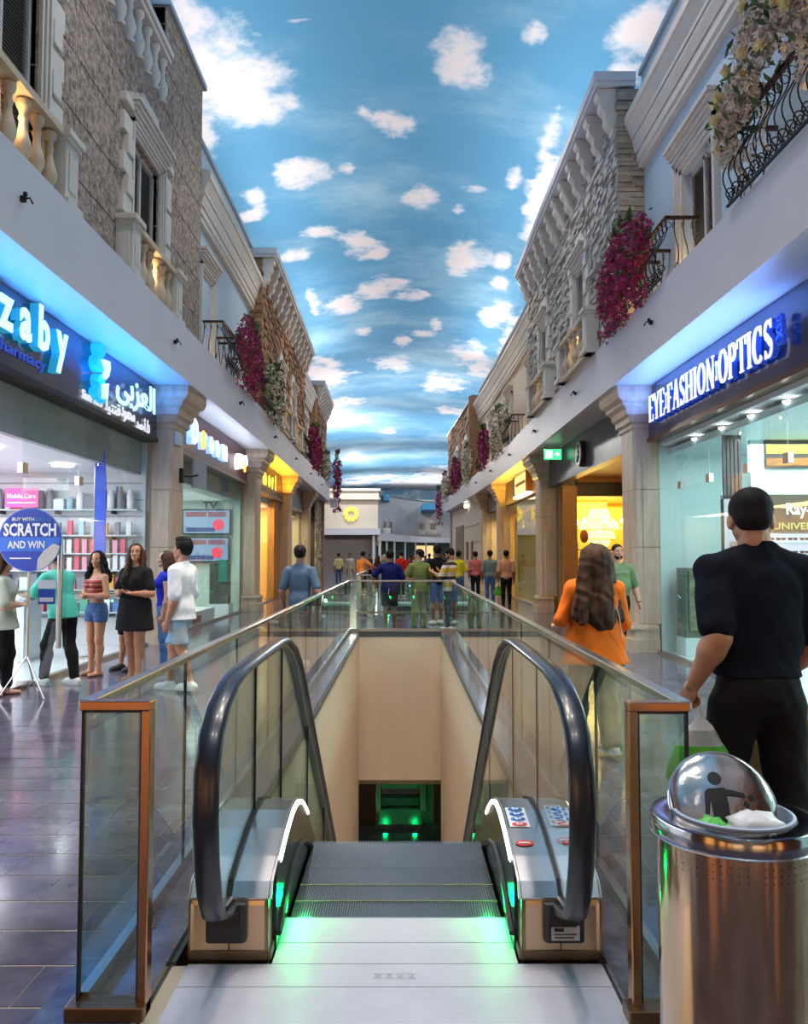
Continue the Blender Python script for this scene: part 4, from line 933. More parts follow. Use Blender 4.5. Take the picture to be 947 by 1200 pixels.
# things of the optician
for i, d in enumerate((5.2, 6.4, 7.5, 8.6, 9.7, 10.7, 11.7, 12.8)):
    o = MB().lathe([(.06, 0), (.08, .03)], 12, (4.62, d, 3.42)).build('spot_lamp', emis('lamp_white'), None, XR); tag(o, 'small bright recessed spot above the optician glass, %s from the column' % ORD[7 - i], 'lamp', 'row of spots above the optician glass')
MB().box(4.45, 7.2, 1.0, 14.1, 3.5, 3.62).build('shop_ceiling', MATS['shop_white'], struct('ceiling_optician'), XR)
def wallpic(name, label, cat, d0, d1, z0, z1, x=5.6): 
    t = thing(name, label, cat, XR(x, (d0 + d1) / 2, z0)); MB().box(x, x + .05, d0, d1, z0, z1).build('frame', mat('picture_frame_dark', (.05, .045, .04), .4), t, XR); return t
XW = 7.15
def inner(px0, px1, py0, py1, x):   # street position of a picture rectangle on an inside wall plane
    X = x * KR; return (X * 960 / (px1 - 472) / KR, X * 960 / (px0 - 472) / KR, 0)
ZR = lambda x, d, z: (x, d, z)     # real metres
dI = 11.9
def zi(y, d=dI): return 1.6 + (652 - y) * d / 960
def xi_(x, d=dI): return (x - 472) * d / 960
MB().box(xi_(882), 6.75, dI, dI + .1, 0, 3.45).build('cross_wall', CYANW, struct('wall_optician_cross'))
t = thing('painting', 'dark framed gold and amber landscape painting on the optician wall', 'painting', (xi_(920), dI, zi(548)))
MB().box(xi_(898), 6.2, dI - .05, dI, zi(549), zi(502)).build('frame', mat('picture_frame_dark', (.05, .045, .04), .4), t)
for y0, y1, c, nm in ((546, 537, (.45, .17, .04), 'amber_band'), (532, 521, (.62, .54, .07), 'gold_band'), (516, 505, (.60, .50, .06), 'gold_band')):
    MB().box(xi_(898) + .01, 6.18, dI - .056, dI - .05, zi(y0), zi(y1)).build('colour_band', mat(nm + str(y0), c, .5, var=(5, tuple(v * .35 for v in c), .7, (1, 1, 5)), emit=c, estr=.22), t)
t = thing('wall_display', 'dark wall display with white script lettering above the rack of sunglasses', 'display', (xi_(925), dI, zi(620)))
MB().box(xi_(896), 6.3, dI - .06, dI, zi(624), zi(580)).build('frame', mat('display_brown', (.10, .07, .045), .35), t)
facing(fit(text_mb('Ray-Ban', .3, .01, .006), .66, .22), xi_(921) + .32, dI - .065, zi(599)).build('lettering', emis('white_letter'), t)
facing(fit(text_mb('UNIVERSAL', .3, .01, .004), .85, .10), xi_(900) + .48, dI - .065, zi(617)).build('lettering', mat('gold_letter', (.55, .46, .18), .4), t)
t = thing('sunglasses_rack', 'white lit rack of dark sunglasses under the script lettering', 'rack', (xi_(925), dI, .6)); MB().box(xi_(886), 6.4, dI - .05, dI, .55, zi(626)).build('board', emis('rack_white', (.55, .62, .78), .6), t)
for q in range(6): MB().box(xi_(886), 6.4, dI - .10, dI - .05, 1.80 - q * .19, 1.815 - q * .19).build('shelf', CYANW, t)
SG = mat('sunglass_black', (.01, .01, .015), .15)
def specs(mb_, x, y, z):
    for e_ in (-.037, .037): mb_.add([(x + e_ - .028, y, z - .014), (x + e_ + .028, y, z - .014), (x + e_ + .034, y, z + .018), (x + e_ - .034, y, z + .018), (x + e_, y + .02, z)], [(0, 1, 2, 3), (0, 4, 1), (1, 4, 2), (2, 4, 3), (3, 4, 0)])
    return mb_.box(x - .072, x + .072, y, y + .01, z + .012, z + .019)
for a_ in range(5):
    for b_ in range(6):
        o = specs(MB(), xi_(889) + .12 + b_ * .17, dI - .085, 1.845 - a_ * .19).build('sunglasses', SG); tag(o, 'black sunglasses on the optician rack, %s shelf from the top, %s from its inner end' % (ORD[a_], ORD[b_]), 'sunglasses', 'sunglasses on the optician rack')
dL = 11.4
t = thing('slat_screen', 'dark vertical slats hanging inside the optician window', 'screen', (xi_(860, dL), dL, zi(580, dL)))
for i in range(5): MB().box(xi_(849.5 + i * 4.6, dL), xi_(852.8 + i * 4.6, dL), dL, dL + .04, zi(582, dL), zi(484, dL)).build('slat', mat('slat_dark', (.09, .08, .09), .4), t)
t = thing('framed_poster', 'upright black framed poster standing just inside the optician glass', 'poster', (xi_(862, 11.2), 11.2, 0))
MB().obox((xi_(862, 11.2), 11.2, 1.62), (.36, .05, 1.62), (0, 0, -.25)).build('frame', BLACKP, t); MB().obox((xi_(862, 11.2) - .006, 11.17, 1.62), (.29, .02, 1.52), (0, 0, -.25)).build('poster_sheet', emis('poster_pale', (.70, .72, .78), .45), t)
MB().obox((xi_(862, 11.2) - .01, 11.155, 1.5), (.16, .01, .6), (0, 0, -.25)).build('printed_figure', mat('poster_figure', (.55, .35, .28), .5), t); MB().box(xi_(862, 11.2) - .15, xi_(862, 11.2) + .15, 11.05, 11.35, .01, .05).build('foot', BLACKP, t); MB().tube([(xi_(862, 11.2), 11.22, .05), (xi_(862, 11.2), 11.22, .83)], .02, 6).build('post', BLACKP, t)
dK = 13.1
t = thing('glass_cabinet', 'dark green tinted cabinet low in the optician window', 'cabinet', (xi_(818, dK), dK, 0)); MB().box(xi_(802, dK), xi_(838, dK), dK, dK + .4, .3, zi(666, dK)).build('body', mat('cabinet_green', (.06, .12, .08), .2), t); MB().box(xi_(806, dK), xi_(834, dK), dK - .03, dK, .42, zi(669, dK)).build('door', mat('cabinet_leaf', (.24, .28, .14), .4, var=(6, (.05, .08, .05), .9)), t); MB().box(xi_(801, dK), xi_(839, dK), dK - .02, dK + .42, .01, .3).build('plinth', CYANW, t)
mb = fit(text_mb('Cls', .3, .004, .01), .34, .42); on_wall(1, mb, 10.55, .62, 4.39); o = mb.build('glass_lettering', mat('white_vinyl', (.8, .82, .85), .5)); tag(o, 'white script lettering stuck on the optician glass near the floor', 'lettering')
for q, d in enumerate((12.9, 11.7, 10.4, 9.3, 8.2)): patch(1, 4.4, d, 2.72, 'optician', q)

# ---------------- slate shopfront with golden interior
s = sign(1, 15.0, 23.9, mat('slate_sign', (.045, .055, .075), .3, var=(2, (.09, .10, .13), .7), wave=('Y', 1.2, .4)), 'plain dark slate sign panel with a round black emblem', z0=3.60)
t = MB(); mb_ = t; 
arcm = MB()
arc_(arcm, 0, 0, .26, .26, 0, 360, .05, .05, 20, .03); seg(arcm, (-.08, -.14), (-.02, .16), .09); seg(arcm, (-.02, .14), (.12, .10), .07); seg(arcm, (-.05, 0), (.10, -.02), .06)
on_wall(1, arcm, 19.3, 4.02, 4.17); arcm.build('emblem_mark', mat('emblem_pale', (.6, .6, .65), .3, metal=.5), s)
MB().prism([(4.27, 19.3 + .31 * math.cos(a), 4.02 + .31 * math.sin(a)) for a in np.linspace(0, 2 * PI, 24)[:-1]], (1, 0, 0), -.09, 0).build('emblem_disc', BLACKP, s, XR)
w3 = struct('wall_recess')
MB().box(4.53, 7.6, 15.0, 15.1, 0, 3.8).build('side_wall', GOLDW, w3, XR)
MB().box(4.55, 4.95, 23.2, 23.5, 0, 3.6).build('jamb_panel', WOODW, w3, XR); MB().box(4.53, 4.57, 23.45, 23.95, 0, 3.6).build('jamb_panel', WOODW, w3, XR)
MB().box(4.55, 7.6, 15.1, 23.9, 3.85, 3.95).build('recess_ceiling', mat('recess_gold', (.70, .42, .14), .4), w3, XR)
MB().box(7.5, 7.6, 15.1, 27.0, 0, 3.9).build('back_wall', GOLDW, w3, XR)
MB().box(4.95, 7.5, 23.2, 23.4, 3.30, 3.70).build('lintel', mat('lintel_black', (.01, .008, .006), .3), w3, XR); MB().box(4.95, 7.5, 23.2, 23.4, 3.70, 3.9).build('lintel_wood', WOODW, w3, XR)
MB().box(4.95, 7.5, 23.3, 23.31, .06, 3.3).build('glass_pane', GLASS, struct('window_shop_gold'), XR)
MB().box(4.95, 7.5, 26.9, 27.0, 0, 3.6).build('far_wall', GOLDW, w3, XR); MB().box(4.93, 4.97, 23.4, 27, 0, 3.6).build('side_wall', GOLDW, w3, XR)
MB().box(4.95, 7.5, 23.4, 27, 3.32, 3.4).build('shop_ceiling', mat('shop_gold_ceiling', (.85, .65, .3), .5), w3, XR)
area(XR(6.2, 25.2, 3.25), (0, 0, 0), 2.2, 3, 200, (1, .70, .22), 'shop_light'); area(XR(5.6, 19, 3.8), (0, 0, 0), 1.6, 6, 60, (1, .66, .25), 'shop_light')
for d in (16.5, 18.5, 20.5, 22.3): point(XR(4.75, d, 3.7), 5, (1, .6, .15), .08, 'sign_glow')
# chandelier: stacked glowing tiers with bead strings and arms with lamps
cx, cy, cz = XR(5.85, 24.4, 0)
t = thing('chandelier', 'large glowing tiered crystal chandelier in the golden shop', 'lamp', (cx, cy, 3.3))
CG = emis('crystal_glow', (1.0, .80, .28), 2.2); CW = emis('crystal_core', (1.0, .93, .65), 5)
MB().tube([(cx, cy, 3.35), (cx, cy, 2.95)], .012, 6).build('stem', mat('brass', (.6, .4, .1), .3, metal=1), t)
for k, (z0, r0, z1_, r1) in enumerate(((2.95, .26, 2.62, .36), (2.60, .50, 2.35, .62), (2.32, .42, 2.08, .46), (2.06, .32, 1.85, .26))):
    MB().lathe([(r0 * .96, z0), (r0, z0 - .01), (r1, z1_ + .01), (r1 * .96, z1_)], 24, (cx, cy, 0), cap=False).build('crystal_tier', CG, t)
    MB().tube([(cx + r1 * math.cos(a), cy + r1 * math.sin(a), z1_) for a in np.linspace(0, 2 * PI, 25)[:-1]], .014, 5, closed=True).build('tier_ring', MATS['brass'], t)
MB().ell((cx, cy, 2.62), (.2, .2, .3), 14, 9).build('glowing_core', CW, t)
for i in range(8):
    a = 2 * PI * i / 8; b_ = MB().tube([(cx, cy, 2.35), (cx + .5 * math.cos(a), cy + .5 * math.sin(a), 2.3), (cx + .75 * math.cos(a), cy + .75 * math.sin(a), 2.5)], .012, 5).build('arm', MATS['brass'], t)
    MB().ell((cx + .75 * math.cos(a), cy + .75 * math.sin(a), 2.6), (.06, .06, .08), 8, 6).build('lamp_bulb', CW, b_)
point((cx, cy, 2.0), 40, (1, .78, .3), .25, 'lamp_light')
t = thing('display_shelving', 'dark shelving with bottles in the golden shop window', 'shelving', XR(5.6, 23.9, 0)); f = XR
for x in (5.05, 5.48, 6.0, 6.6, 7.2): MB().box(x, x + .04, 23.8, 24.05, .01, 1.78 if x != 5.05 and x != 5.48 else 2.0).build('upright', BLACKP, t, XR)
for z in (.6, 1.0, 1.4, 1.76): MB().box(5.05, 7.3, 23.8, 24.05, z, z + .03).build('shelf', BLACKP, t, lambda x, d, z: (XR(x, d, 1)[0], XR(x, d, 1)[1], z))
MB().box(7.0, 7.04, 23.8, 23.9, 1.76, 2.4).box(6.6, 6.64, 23.8, 23.9, 1.76, 2.4).box(6.6, 7.04, 23.8, 23.9, 2.36, 2.4).build('upright', BLACKP, t, XR)
r = random.Random(3)
for z in (1.035, 1.435):
    for i in range(7):
        x = 5.72 + i * .2; h = r.uniform(.12, .28); o = MB().lathe([(.035, 0), (.035, h * .6), (.012, h * .72), (.012, h)], 8, (x, 23.92, z)).build('bottle', mat('bottle_dark', (.10, .05, .02), .2), None, lambda x, d, z: (XR(x, d, 1)[0], XR(x, d, 1)[1], z + .001), smooth=True); tag(o, 'small dark bottle on the %s black shelf of the golden shop, %s from the sculpture' % ('lower' if z < 1.2 else 'upper', ORD[i]), 'bottle', 'bottles in the golden shop')
o = MB().ell((5.3, 23.92, 2.18), (.13, .08, .20), 12, 8).lathe([(.09, 0), (.05, .03)], 10, (5.3, 23.92, 2.03)).build('sculpture', mat('terracotta', (.28, .07, .02), .35), None, XR, smooth=True); tag(o, 'reddish brown oval sculpture on top of the black stand in the golden shop', 'sculpture')
# green exit sign hanging under the soffit
t = thing('exit_sign', 'small green and white exit sign hung under the soffit', 'sign', XR(4.0, 21.6, 4.1)); 
ex, ey, ez = XR(3.96, 21.5, 4.28)
MB().box(ex - .22, ex + .22, ey - .03, ey + .03, ez - .13, ez + .13).build('case', emis('exit_green', (.05, .75, .25), 1.6), t); MB().box(ex - .19, ex - .02, ey - .035, ey - .03, ez - .10, ez + .10).build('pictogram_panel', emis('exit_white', (.9, 1, .9), 1.6), t)
MB().tube([(ex - .13, ey - .04, ez + .05), (ex - .10, ey - .04, ez - .01), (ex - .14, ey - .04, ez - .07)], .012, 5).ell((ex - .12, ey - .04, ez + .07), (.02, .01, .02), 6, 4).build('running_figure', MATS['exit_green'], t)
MB().prism([(ex + .03, ey - .03, ez - .02), (ex + .10, ey - .03, ez - .02), (ex + .10, ey - .03, ez - .06), (ex + .18, ey - .03, ez), (ex + .10, ey - .03, ez + .06), (ex + .10, ey - .03, ez + .02), (ex + .03, ey - .03, ez + .02)], (0, 1, 0), -.008, 0).build('arrow', MATS['exit_white'], t)
MB().box(ex - .23, ex + .23, ey - .035, ey + .035, ez + .13, ez + .15).tube([(ex - .15, ey, ez + .14), (ex - .15, ey, 4.43)], .008, 4).tube([(ex + .15, ey, ez + .14), (ex + .15, ey, 4.43)], .008, 4).build('hanger', STEEL, t)

# ---------------- amber lit shop with curtains on the right
room(1, 25.2, 33.3, 1.8, GOLDW, z1=3.3, panes=[(25.2, 27.9), (27.9, 30.6), (30.6, 33.3)], lightc=(1, .72, .28), power=190)
s = sign(1, 25.1, 33.3, mat('umber_sign', (.11, .07, .055), .4), 'umber shop sign with a glowing yellow framed panel')
MB().box(4.1, 4.28, 27.0, 29.6, 3.80, 4.42).build('light_box', emis('box_amber', (1, .78, .22), 1.3), s, XR)
for a, b in ((26.9, 27.0), (29.6, 29.75)): MB().box(4.06, 4.3, a, b, 3.75, 4.46).build('box_frame', DARKW, s, XR)
MB().box(4.08, 4.1, 27.3, 29.3, 4.05, 4.16).build('box_lettering', mat('umber_print', (.25, .12, .03), .5), s, XR)
MB().box(4.06, 4.28, 26.9, 29.7, 3.66, 3.74).build('light_strip', emis('glow_white_strip', (1, .93, .8), 1.6), s, XR)
strip_up(XR, 4.05, 25.5, 33.0, 3.6, .12, 95, (1, .58, .06))
for i in range(9):
    pts = []; d0 = 25.3 + i * .85
    mb = MB(); n = 16; vs = []
    for k in range(n + 1):
        u = k / n; x = 4.62 + .05 * math.sin(u * PI * 8); d = d0 + u * .8
        vs += [(x, d, .05), (x, d, 2.9 + .25 * math.sin(i * 1.7 + u * 2))]
    mb.add(vs, [(2 * k, 2 * k + 2, 2 * k + 3, 2 * k + 1) for k in range(n)])
    o = mb.build('curtain', mat('gold_curtain', (.65, .42, .05), .6), None, XR, smooth='all'); tag(o, 'hanging golden curtain panel in the amber shop window, %s from the near column' % ORD[i], 'curtain', 'golden curtains in the amber shop window')
t = thing('beaded_garland', 'dark beaded ornament hanging high in the amber shop window', 'ornament', XR(4.5, 29, 2.9)); r = random.Random(9)
mb = MB()
for i in range(26):
    d = 26.6 + i * .2; h = .25 + .35 * abs(math.sin(i * .7)); mb.tube([(4.5, d, 3.2), (4.5, d + .02, 3.2 - h)], .018, 4)
mb.build('bead_strings', mat('bead_brown', (.13, .10, .05), .5), t, XR, kind='stuff')
room(1, 34.4, 38.9, 1.4, MATS['gold_cream'], z1=3.3, panes=[(34.4, 36.6), (36.6, 38.9)], lightc=(1, .8, .45), power=90)
s = sign(1, 34.3, 38.9, mat('umber_sign'), 'small umber sign panel farthest along the cream arcade'); letters(s, 1, 'BA', 37.6, 3.85, 4.2, .6, mat('pale_letter', (.6, .55, .45), .4), [1, 1], .08, .02)
w4 = struct('wall_arcade'); mb = MB(); slab(mb, 4.05, 4.4, 39.9, 54, 0, 4.53, 2); mb.build('render_panel', CREAM, w4, XR)
mb = MB(); slab(mb, 4.0, 4.06, 47.5, 51.5, 0, 3.4, 2); mb.build('doorway_panel', mat('doorway_dark', (.20, .14, .08), .5), w4, XR)
for d in (43.0, 45.2): slab(mb := MB(), 3.98, 4.06, d, d + .6, 1.4, 2.4); mb.build('niche', mat('doorway_dark'), w4, XR)
for z in (1.3, 2.3, 3.2): mb = MB(); slab(mb, 4.02, 4.06, 40.2, 47, z, z + .04, 2); mb.build('joint_band', COLM, w4, XR)
o = MB().ell((3.9, 45, 4.35), (.12, .12, .12), 8, 6).build('soffit_lamp', emis('lamp_white'), None, XR); tag(o, 'small white lamp under the bend of the right soffit', 'lamp')
# walls behind the camera, with added glow panels for warm reflections on steel
bk = struct('wall_back'); MB().box(-9, 9, -11.2, -11, 0, 12).build('render_panel', CREAM, bk)
for sd_, c_, nm_ in ((-1, (1, .45, .12), 'amber_glow_panel'), (1, (1, .55, .22), 'amber_glow_panel')):
    for y0_ in (-9.5, -6.2, -2.9): MB().box(sd_ * 4.45, sd_ * 4.55, y0_, y0_ + (1.6 if sd_ < 0 else .9), .1, 3.3).build('glow_panel', emis(nm_, c_, 1.5), bk)
    MB().box(sd_ * 4.56, sd_ * 4.7, -11, 1.0, 0, 4.6).build('side_panel', mat('back_brown', (.16, .08, .05), .5), bk)
for x in (-3, 3): MB().box(x - 1.6, x + 1.6, -10.98, -10.9, .1, 3.3).build('glow_panel', emis('glow_panel', (1, .62, .30), 1.6), bk)

# ================================================================ far plaza
pz = struct('wall_plaza'); PY = 88.0
def zpx(y): return 1.6 + (652 - y) * PY / 960
def xpx(x): return (x - 472) * PY / 960
MB().box(xpx(360), xpx(443), PY, PY + 8, zpx(640), zpx(586)).build('render_panel', CREAM, pz)
MB().box(xpx(360), xpx(446), PY - .5, PY + 8, zpx(586), zpx(584)).box(xpx(360), xpx(444), PY - .3, PY + 8, zpx(584), zpx(576)).box(xpx(360), xpx(446), PY - .6, PY + 8, zpx(576), zpx(573)).build('cornice', mat('plaza_cream', (.70, .62, .52), .6), pz)
MB().box(xpx(370), xpx(446), PY - 1.5, PY + 8, zpx(627.5), zpx(620)).build('fascia', FASC, pz)
MB().box(xpx(360), xpx(436), PY - .2, PY + 1, 0, zpx(627.5)).build('brick_panel', mat('plaza_brick', (.28, .22, .18), .8, var=(3, (.2, .15, .12), .5)), pz)
for i in range(12): MB().box(xpx(389), xpx(436), PY - .26, PY - .2, i * .32, i * .32 + .03).build('brick_course', mat('plaza_mortar', (.40, .34, .28), .8), pz)
for x in (437, 444): MB().box(xpx(x), xpx(x + 3), PY - 1.2, PY - .6, 0, zpx(627)).build('pier', mat('plaza_cream'), pz)
t = thing('wall_emblem', 'round glowing yellow ring emblem on the cream far building', 'emblem', (xpx(411.5), PY - .2, zpx(604)))
ring = MB(); ex, ez = xpx(411.5), zpx(603)
for k in range(10):
    a = 2 * PI * k / 10; ring.ell((ex + .62 * math.cos(a), PY - .2, ez + .62 * math.sin(a)), (.21, .08, .21), 8, 5)
ring.tube([(ex + .42 * math.cos(a), PY - .2, ez + .42 * math.sin(a)) for a in np.linspace(0, 2 * PI, 17)[:-1]], .06, 5, closed=True)
ring.build('ring', emis('emblem_yellow', (.9, .72, .10), .9), t)
# curved pale building to the right
def arcwall(mb, x0, x1, z0, z1, y0, sag, th=.6, n=12, zl=0):
    vs = []
    for i in range(n + 1):
        u = i / n; x = x0 + (x1 - x0) * u; y = y0 + sag * (1 - (2 * u - 1) ** 2)
        dz = zl * u
        vs += [(x, y, z0 + dz * .35), (x, y + th, z0 + dz * .35), (x, y + th, z1 + dz), (x, y, z1 + dz)]
    return mb.add(vs, [(i * 4 + k, i * 4 + (k + 1) % 4, i * 4 + 4 + (k + 1) % 4, i * 4 + 4 + k) for i in range(n) for k in range(4)])
PW = mat('plaza_white', (.56, .54, .55), .7, var=(.5, (.48, .46, .46), .5))
arcwall(MB(), xpx(442), xpx(560), zpx(632), zpx(578), PY + 1, 7, zl=-.9).build('render_panel', PW, pz)
arcwall(MB(), xpx(442), xpx(560), zpx(578.5), zpx(577), PY + .7, 7, 1, zl=-.9).build('coping', GREYM, pz)
arcwall(MB(), xpx(443), xpx(560), zpx(634), zpx(625), PY - 1.5, 7, zl=-.6).build('fascia', FASC, pz)
arcwall(MB(), xpx(440), xpx(560), 0, zpx(632), PY + 2.6, 7, zl=-.3).build('shop_back', mat('plaza_teal', (.07, .13, .15), .3), pz)
for i, x in enumerate((452, 461, 474, 487, 500, 513)):
    u = (x - 442) / 118; y = PY - 1 + 7 * (1 - (2 * u - 1) ** 2); MB().box(xpx(x), xpx(x + 2.2), y, y + .5, 0, zpx(633)).build('pier', mat('plaza_cream'), pz)
MB().box(xpx(489), xpx(512), PY + 6, PY + 6.2, .3, zpx(639)).build('lit_shopfront', emis('plaza_gold', (1, .72, .30), .75), pz)
for x0, x1, y0, y1 in ((449, 456, 579, 586), (495, 512, 589, 597)):
    MB().box(xpx(x0), xpx(x1), PY + 1, PY + 7.9, zpx(y1), zpx(y0)).build('blue_recess', mat('plaza_blue', (.05, .28, .48), .6), pz)
k = 0
for x in (450, 457, 493, 497, 507, 511):
    WN[0] += 1; t = struct('window_%d' % WN[0]); y = PY + .6 + 7 * (1 - (2 * ((x - 442) / 118) - 1) ** 2)
    MB().box(xpx(x), xpx(x + 2.4), y, y + .3, zpx(624), zpx(608)).build('surround', mat('plaza_cream'), t); MB().box(xpx(x + .6), xpx(x + 1.8), y - .05, y, zpx(624), zpx(610)).build('shutter', mat('shutter_dark'), t)
for i, x in enumerate((449, 492, 506)):
    y = PY - .4 + 7 * (1 - (2 * ((x - 442) / 118) - 1) ** 2); t = thing('stone_balustrade', 'tiny pale balustrade on the far curved building, %s' % ['next to its cream corner', 'under its middle windows', 'under its outermost windows'][i], 'balustrade', (xpx(x + 4), y, zpx(625)))
    MB().box(xpx(x), xpx(x + 9), y, y + .3, zpx(619.5), zpx(619)).build('rail', mat('plaza_cream'), t)
    for q in range(9): MB().box(xpx(x + q), xpx(x + q + .5), y, y + .25, zpx(625), zpx(619.5)).build('baluster', mat('plaza_cream'), t)
MB().box(-32, 32, 112, 112.3, 0, 16).build('sky_wall', SKYM, struct('wall_sky'))
MB().box(-32, -31.7, 47, 112, 0, 14).build('side_panel', CREAM, pz); MB().box(31.7, 32, 56, 112, 0, 14).build('side_panel', CREAM, pz)
# ================================================================ escalator
STW = mat('warm_steel', (.66, .48, .30), .32, metal=1.0, bump=(4, .06, .01)); STC = mat('deck_steel', (.62, .60, .62), .24, metal=1.0, bump=(80, .05, .001, (1, .03, 1)))
RUB = mat('handrail_rubber', (.006, .011, .022), .30, spec=.6, coat=.15); SKIRT = mat('skirt_dark', (.03, .04, .04), .2, metal=.6)
COPPER = mat('copper_steel', (.56, .30, .17), .22, metal=1.0, bump=(50, .08, .002, (.05, 1, .05))); CHAN = mat('bronze_channel', (.22, .13, .08), .3, metal=.9)
PLATE = mat('landing_plate', (.50, .49, .58), .5, metal=.3, var=(2.5, (.60, .58, .68), .6), wave=('Y', 26, .25)); TREAD = mat('tread_metal', (.16, .175, .20), .35, metal=.7, var=(2, (.10, .11, .13), .8)); YEL = mat('tread_yellow', (.15, .14, .075), .7)
GASK = mat('gasket', (.008, .008, .008), .5); LEDW = emis('led_white', (1, 1, .97), 5); LEDG = emis('led_green', (.04, 1.0, .22), 3)
CX, CY = -.03, 3.72
HR = [(-.36, .215), (-.52, .235), (-.64, .28), (-.72, .38), (-.775, .52), (-.80, .68), (-.79, .84), (-.73, .955), (-.62, 1.035), (-.45, 1.09), (-.25, 1.115), (.1, 1.12), (.5, 1.12), (.85, 1.12), (1.10, 1.105), (1.35, 1.04), (1.6, .92), (1.9, .71)]
SL = .75
yy = 1.9
while yy < 7.9: yy += .75; HR.append((yy, .71 - (yy - 1.9) * SL))
YB = 7.6
DK = [(-.39, .24), (-.35, .29), (-.2, .335), (0, .385), (.18, .41), (.36, .405), (.54, .36), (.72, .275), (.9, .16), (1.1, .02)]
def deckz(y):
    if y > 1.1: return .02 - (y - 1.1) * SL
    return _ip(y, DK)
def hrz(y):
    pts = [p for p in HR if p[1] > .8 or p[0] > .5]; return _ip(y, pts)
def esc(label):
    t = thing('escalator', label, 'escalator', (0, 0, 0))
    for sx in (-1, 1):
        def X(a): return sx * a
        # truss housing with deck
        prof = [(-.39, .0)] + [(a, b - .006) for a, b in DK] + [(YB, deckz(YB)), (YB, deckz(YB) - .55), (.9, -.5), (-.2, -.4), (-.3, 0)]
        h = MB(); n = len(prof); vs = [(X(.50), a, b) for a, b in prof] + [(X(.815), a, b) for a, b in prof]
        h.add(vs, [tuple(range(n)), tuple(reversed(range(n, 2 * n)))] + [(i, (i + 1) % n, n + (i + 1) % n, n + i) for i in range(n)])
        ho = h.build('housing', STW, t, bevel=.018)
        k = MB(); k.box(*sorted((X(.49), X(.822))), -.398, -.1, 0, .045); k.build('kick_plate', mat('kick_dark', (.16, .12, .08), .4, metal=.8), ho, bevel=.01)
        k = MB(); k.box(*sorted((X(.655), X(.659))), -.3945, -.388, .045, .25); k.build('joint', GASK, ho)
        dk = DK + [(YB, deckz(YB))]
        for a0, a1, nm in ((.490, .648, 'inner_deck'), (.672, .822, 'outer_deck')):
            d = MB(); vs = [(X(x), a, b + e) for a, b in dk for x, e in ((a0, 0), (a1, 0), (a1, .006), (a0, .006))]; m_ = len(dk)
            d.add(vs, [(3, 2, 1, 0), tuple(range(4 * m_ - 4, 4 * m_))] + [(i * 4 + q, i * 4 + (q + 1) % 4, i * 4 + 4 + (q + 1) % 4, i * 4 + 4 + q) for i in range(m_ - 1) for q in range(4)])
            do = d.build(nm, STC, ho)
            if nm == 'inner_deck': dko = do
        g = MB(); vs = [(X(x), a, b + e) for a, b in dk for x, e in ((.648, 0), (.672, 0), (.672, .016), (.648, .016))]
        g.add(vs, [(3, 2, 1, 0), tuple(range(4 * m_ - 4, 4 * m_))] + [(i * 4 + q, i * 4 + (q + 1) % 4, i * 4 + 4 + (q + 1) % 4, i * 4 + 4 + q) for i in range(m_ - 1) for q in range(4)]); g.build('glass_gasket', GASK, ho)
        # skirt facing the steps, led strip, brush and green lamp
        s = MB(); prof2 = [(-.30, .0), (-.30, .30)] + [(a, b - .01) for a, b in DK[2:]] + [(YB, deckz(YB) - .01), (YB, deckz(YB) - .5), (1.0, -.35), (.9, 0)]
        n = len(prof2); vs = [(X(.484), a, b) for a, b in prof2] + [(X(.499), a, b) for a, b in prof2]
        s.add(vs, [tuple(range(n)), tuple(reversed(range(n, 2 * n)))] + [(i, (i + 1) % n, n + (i + 1) % n, n + i) for i in range(n)]); so = s.build('skirt_panel', SKIRT, t)
        led = [(X(.487), a, b - .012) for a, b in [(-.2, .335), (-.1, .365), (0, .385), (.09, .40), (.18, .41), (.27, .41), (.36, .405), (.45, .385), (.54, .36), (.63, .32), (.72, .275), (.81, .22)]]
        MB().tube(led, .011, 6).build('led_strip', LEDW, so)
        br = [(X(.478), a, b - .14) for a, b in [(-.28, .20), (-.1, .26), (.1, .32), (.36, .33), (.6, .27), (.85, .17), (1.1, .02), (1.6, -.36), (3.0, -1.41), (YB, .02 - (YB - 1.1) * SL)]]
        MB().tube(br, .014, 5).build('skirt_brush', GASK, so)
        lp = MB().ell((X(.482), -.03, .09), (.008, .028, .055), 10, 7).build('green_lamp', LEDG, so)
        # handrail
        MB().tube([(X(.66), a, b) for a, b in HR], .047, 14, rz=.018).build('handrail', RUB, t, smooth='all')
        tr = [(X(.66), a, b - .0) for a, b in HR]
        inn = []
        for i, (a, b) in enumerate(HR):
            p0, p1 = HR[max(0, i - 1)], HR[min(len(HR) - 1, i + 1)]; dx, dz = p1[0] - p0[0], p1[1] - p0[1]; l = math.hypot(dx, dz); inn.append((a + dz / l * .026, b - dx / l * .026))
        MB().tube([(X(.66), a, b) for a, b in inn], .020, 6, rz=.010).build('handrail_guide', mat('guide_steel', (.25, .26, .24), .3, metal=.9), t, smooth='all')
        # inlet box
        ib = MB().chbox(*sorted((X(.585), X(.745))), -.43, -.385, .085, .235, .012).build('inlet_box', BLACKP, t, bevel=.006)
        MB().obox((X(.66), -.435, .185), (.10, .02, .06)).build('inlet_throat', GASK, ib)
        # glass panes
        cuts = [-9, .16, 1.0, 2.3, 3.6, 4.9, 6.2, 7.5]
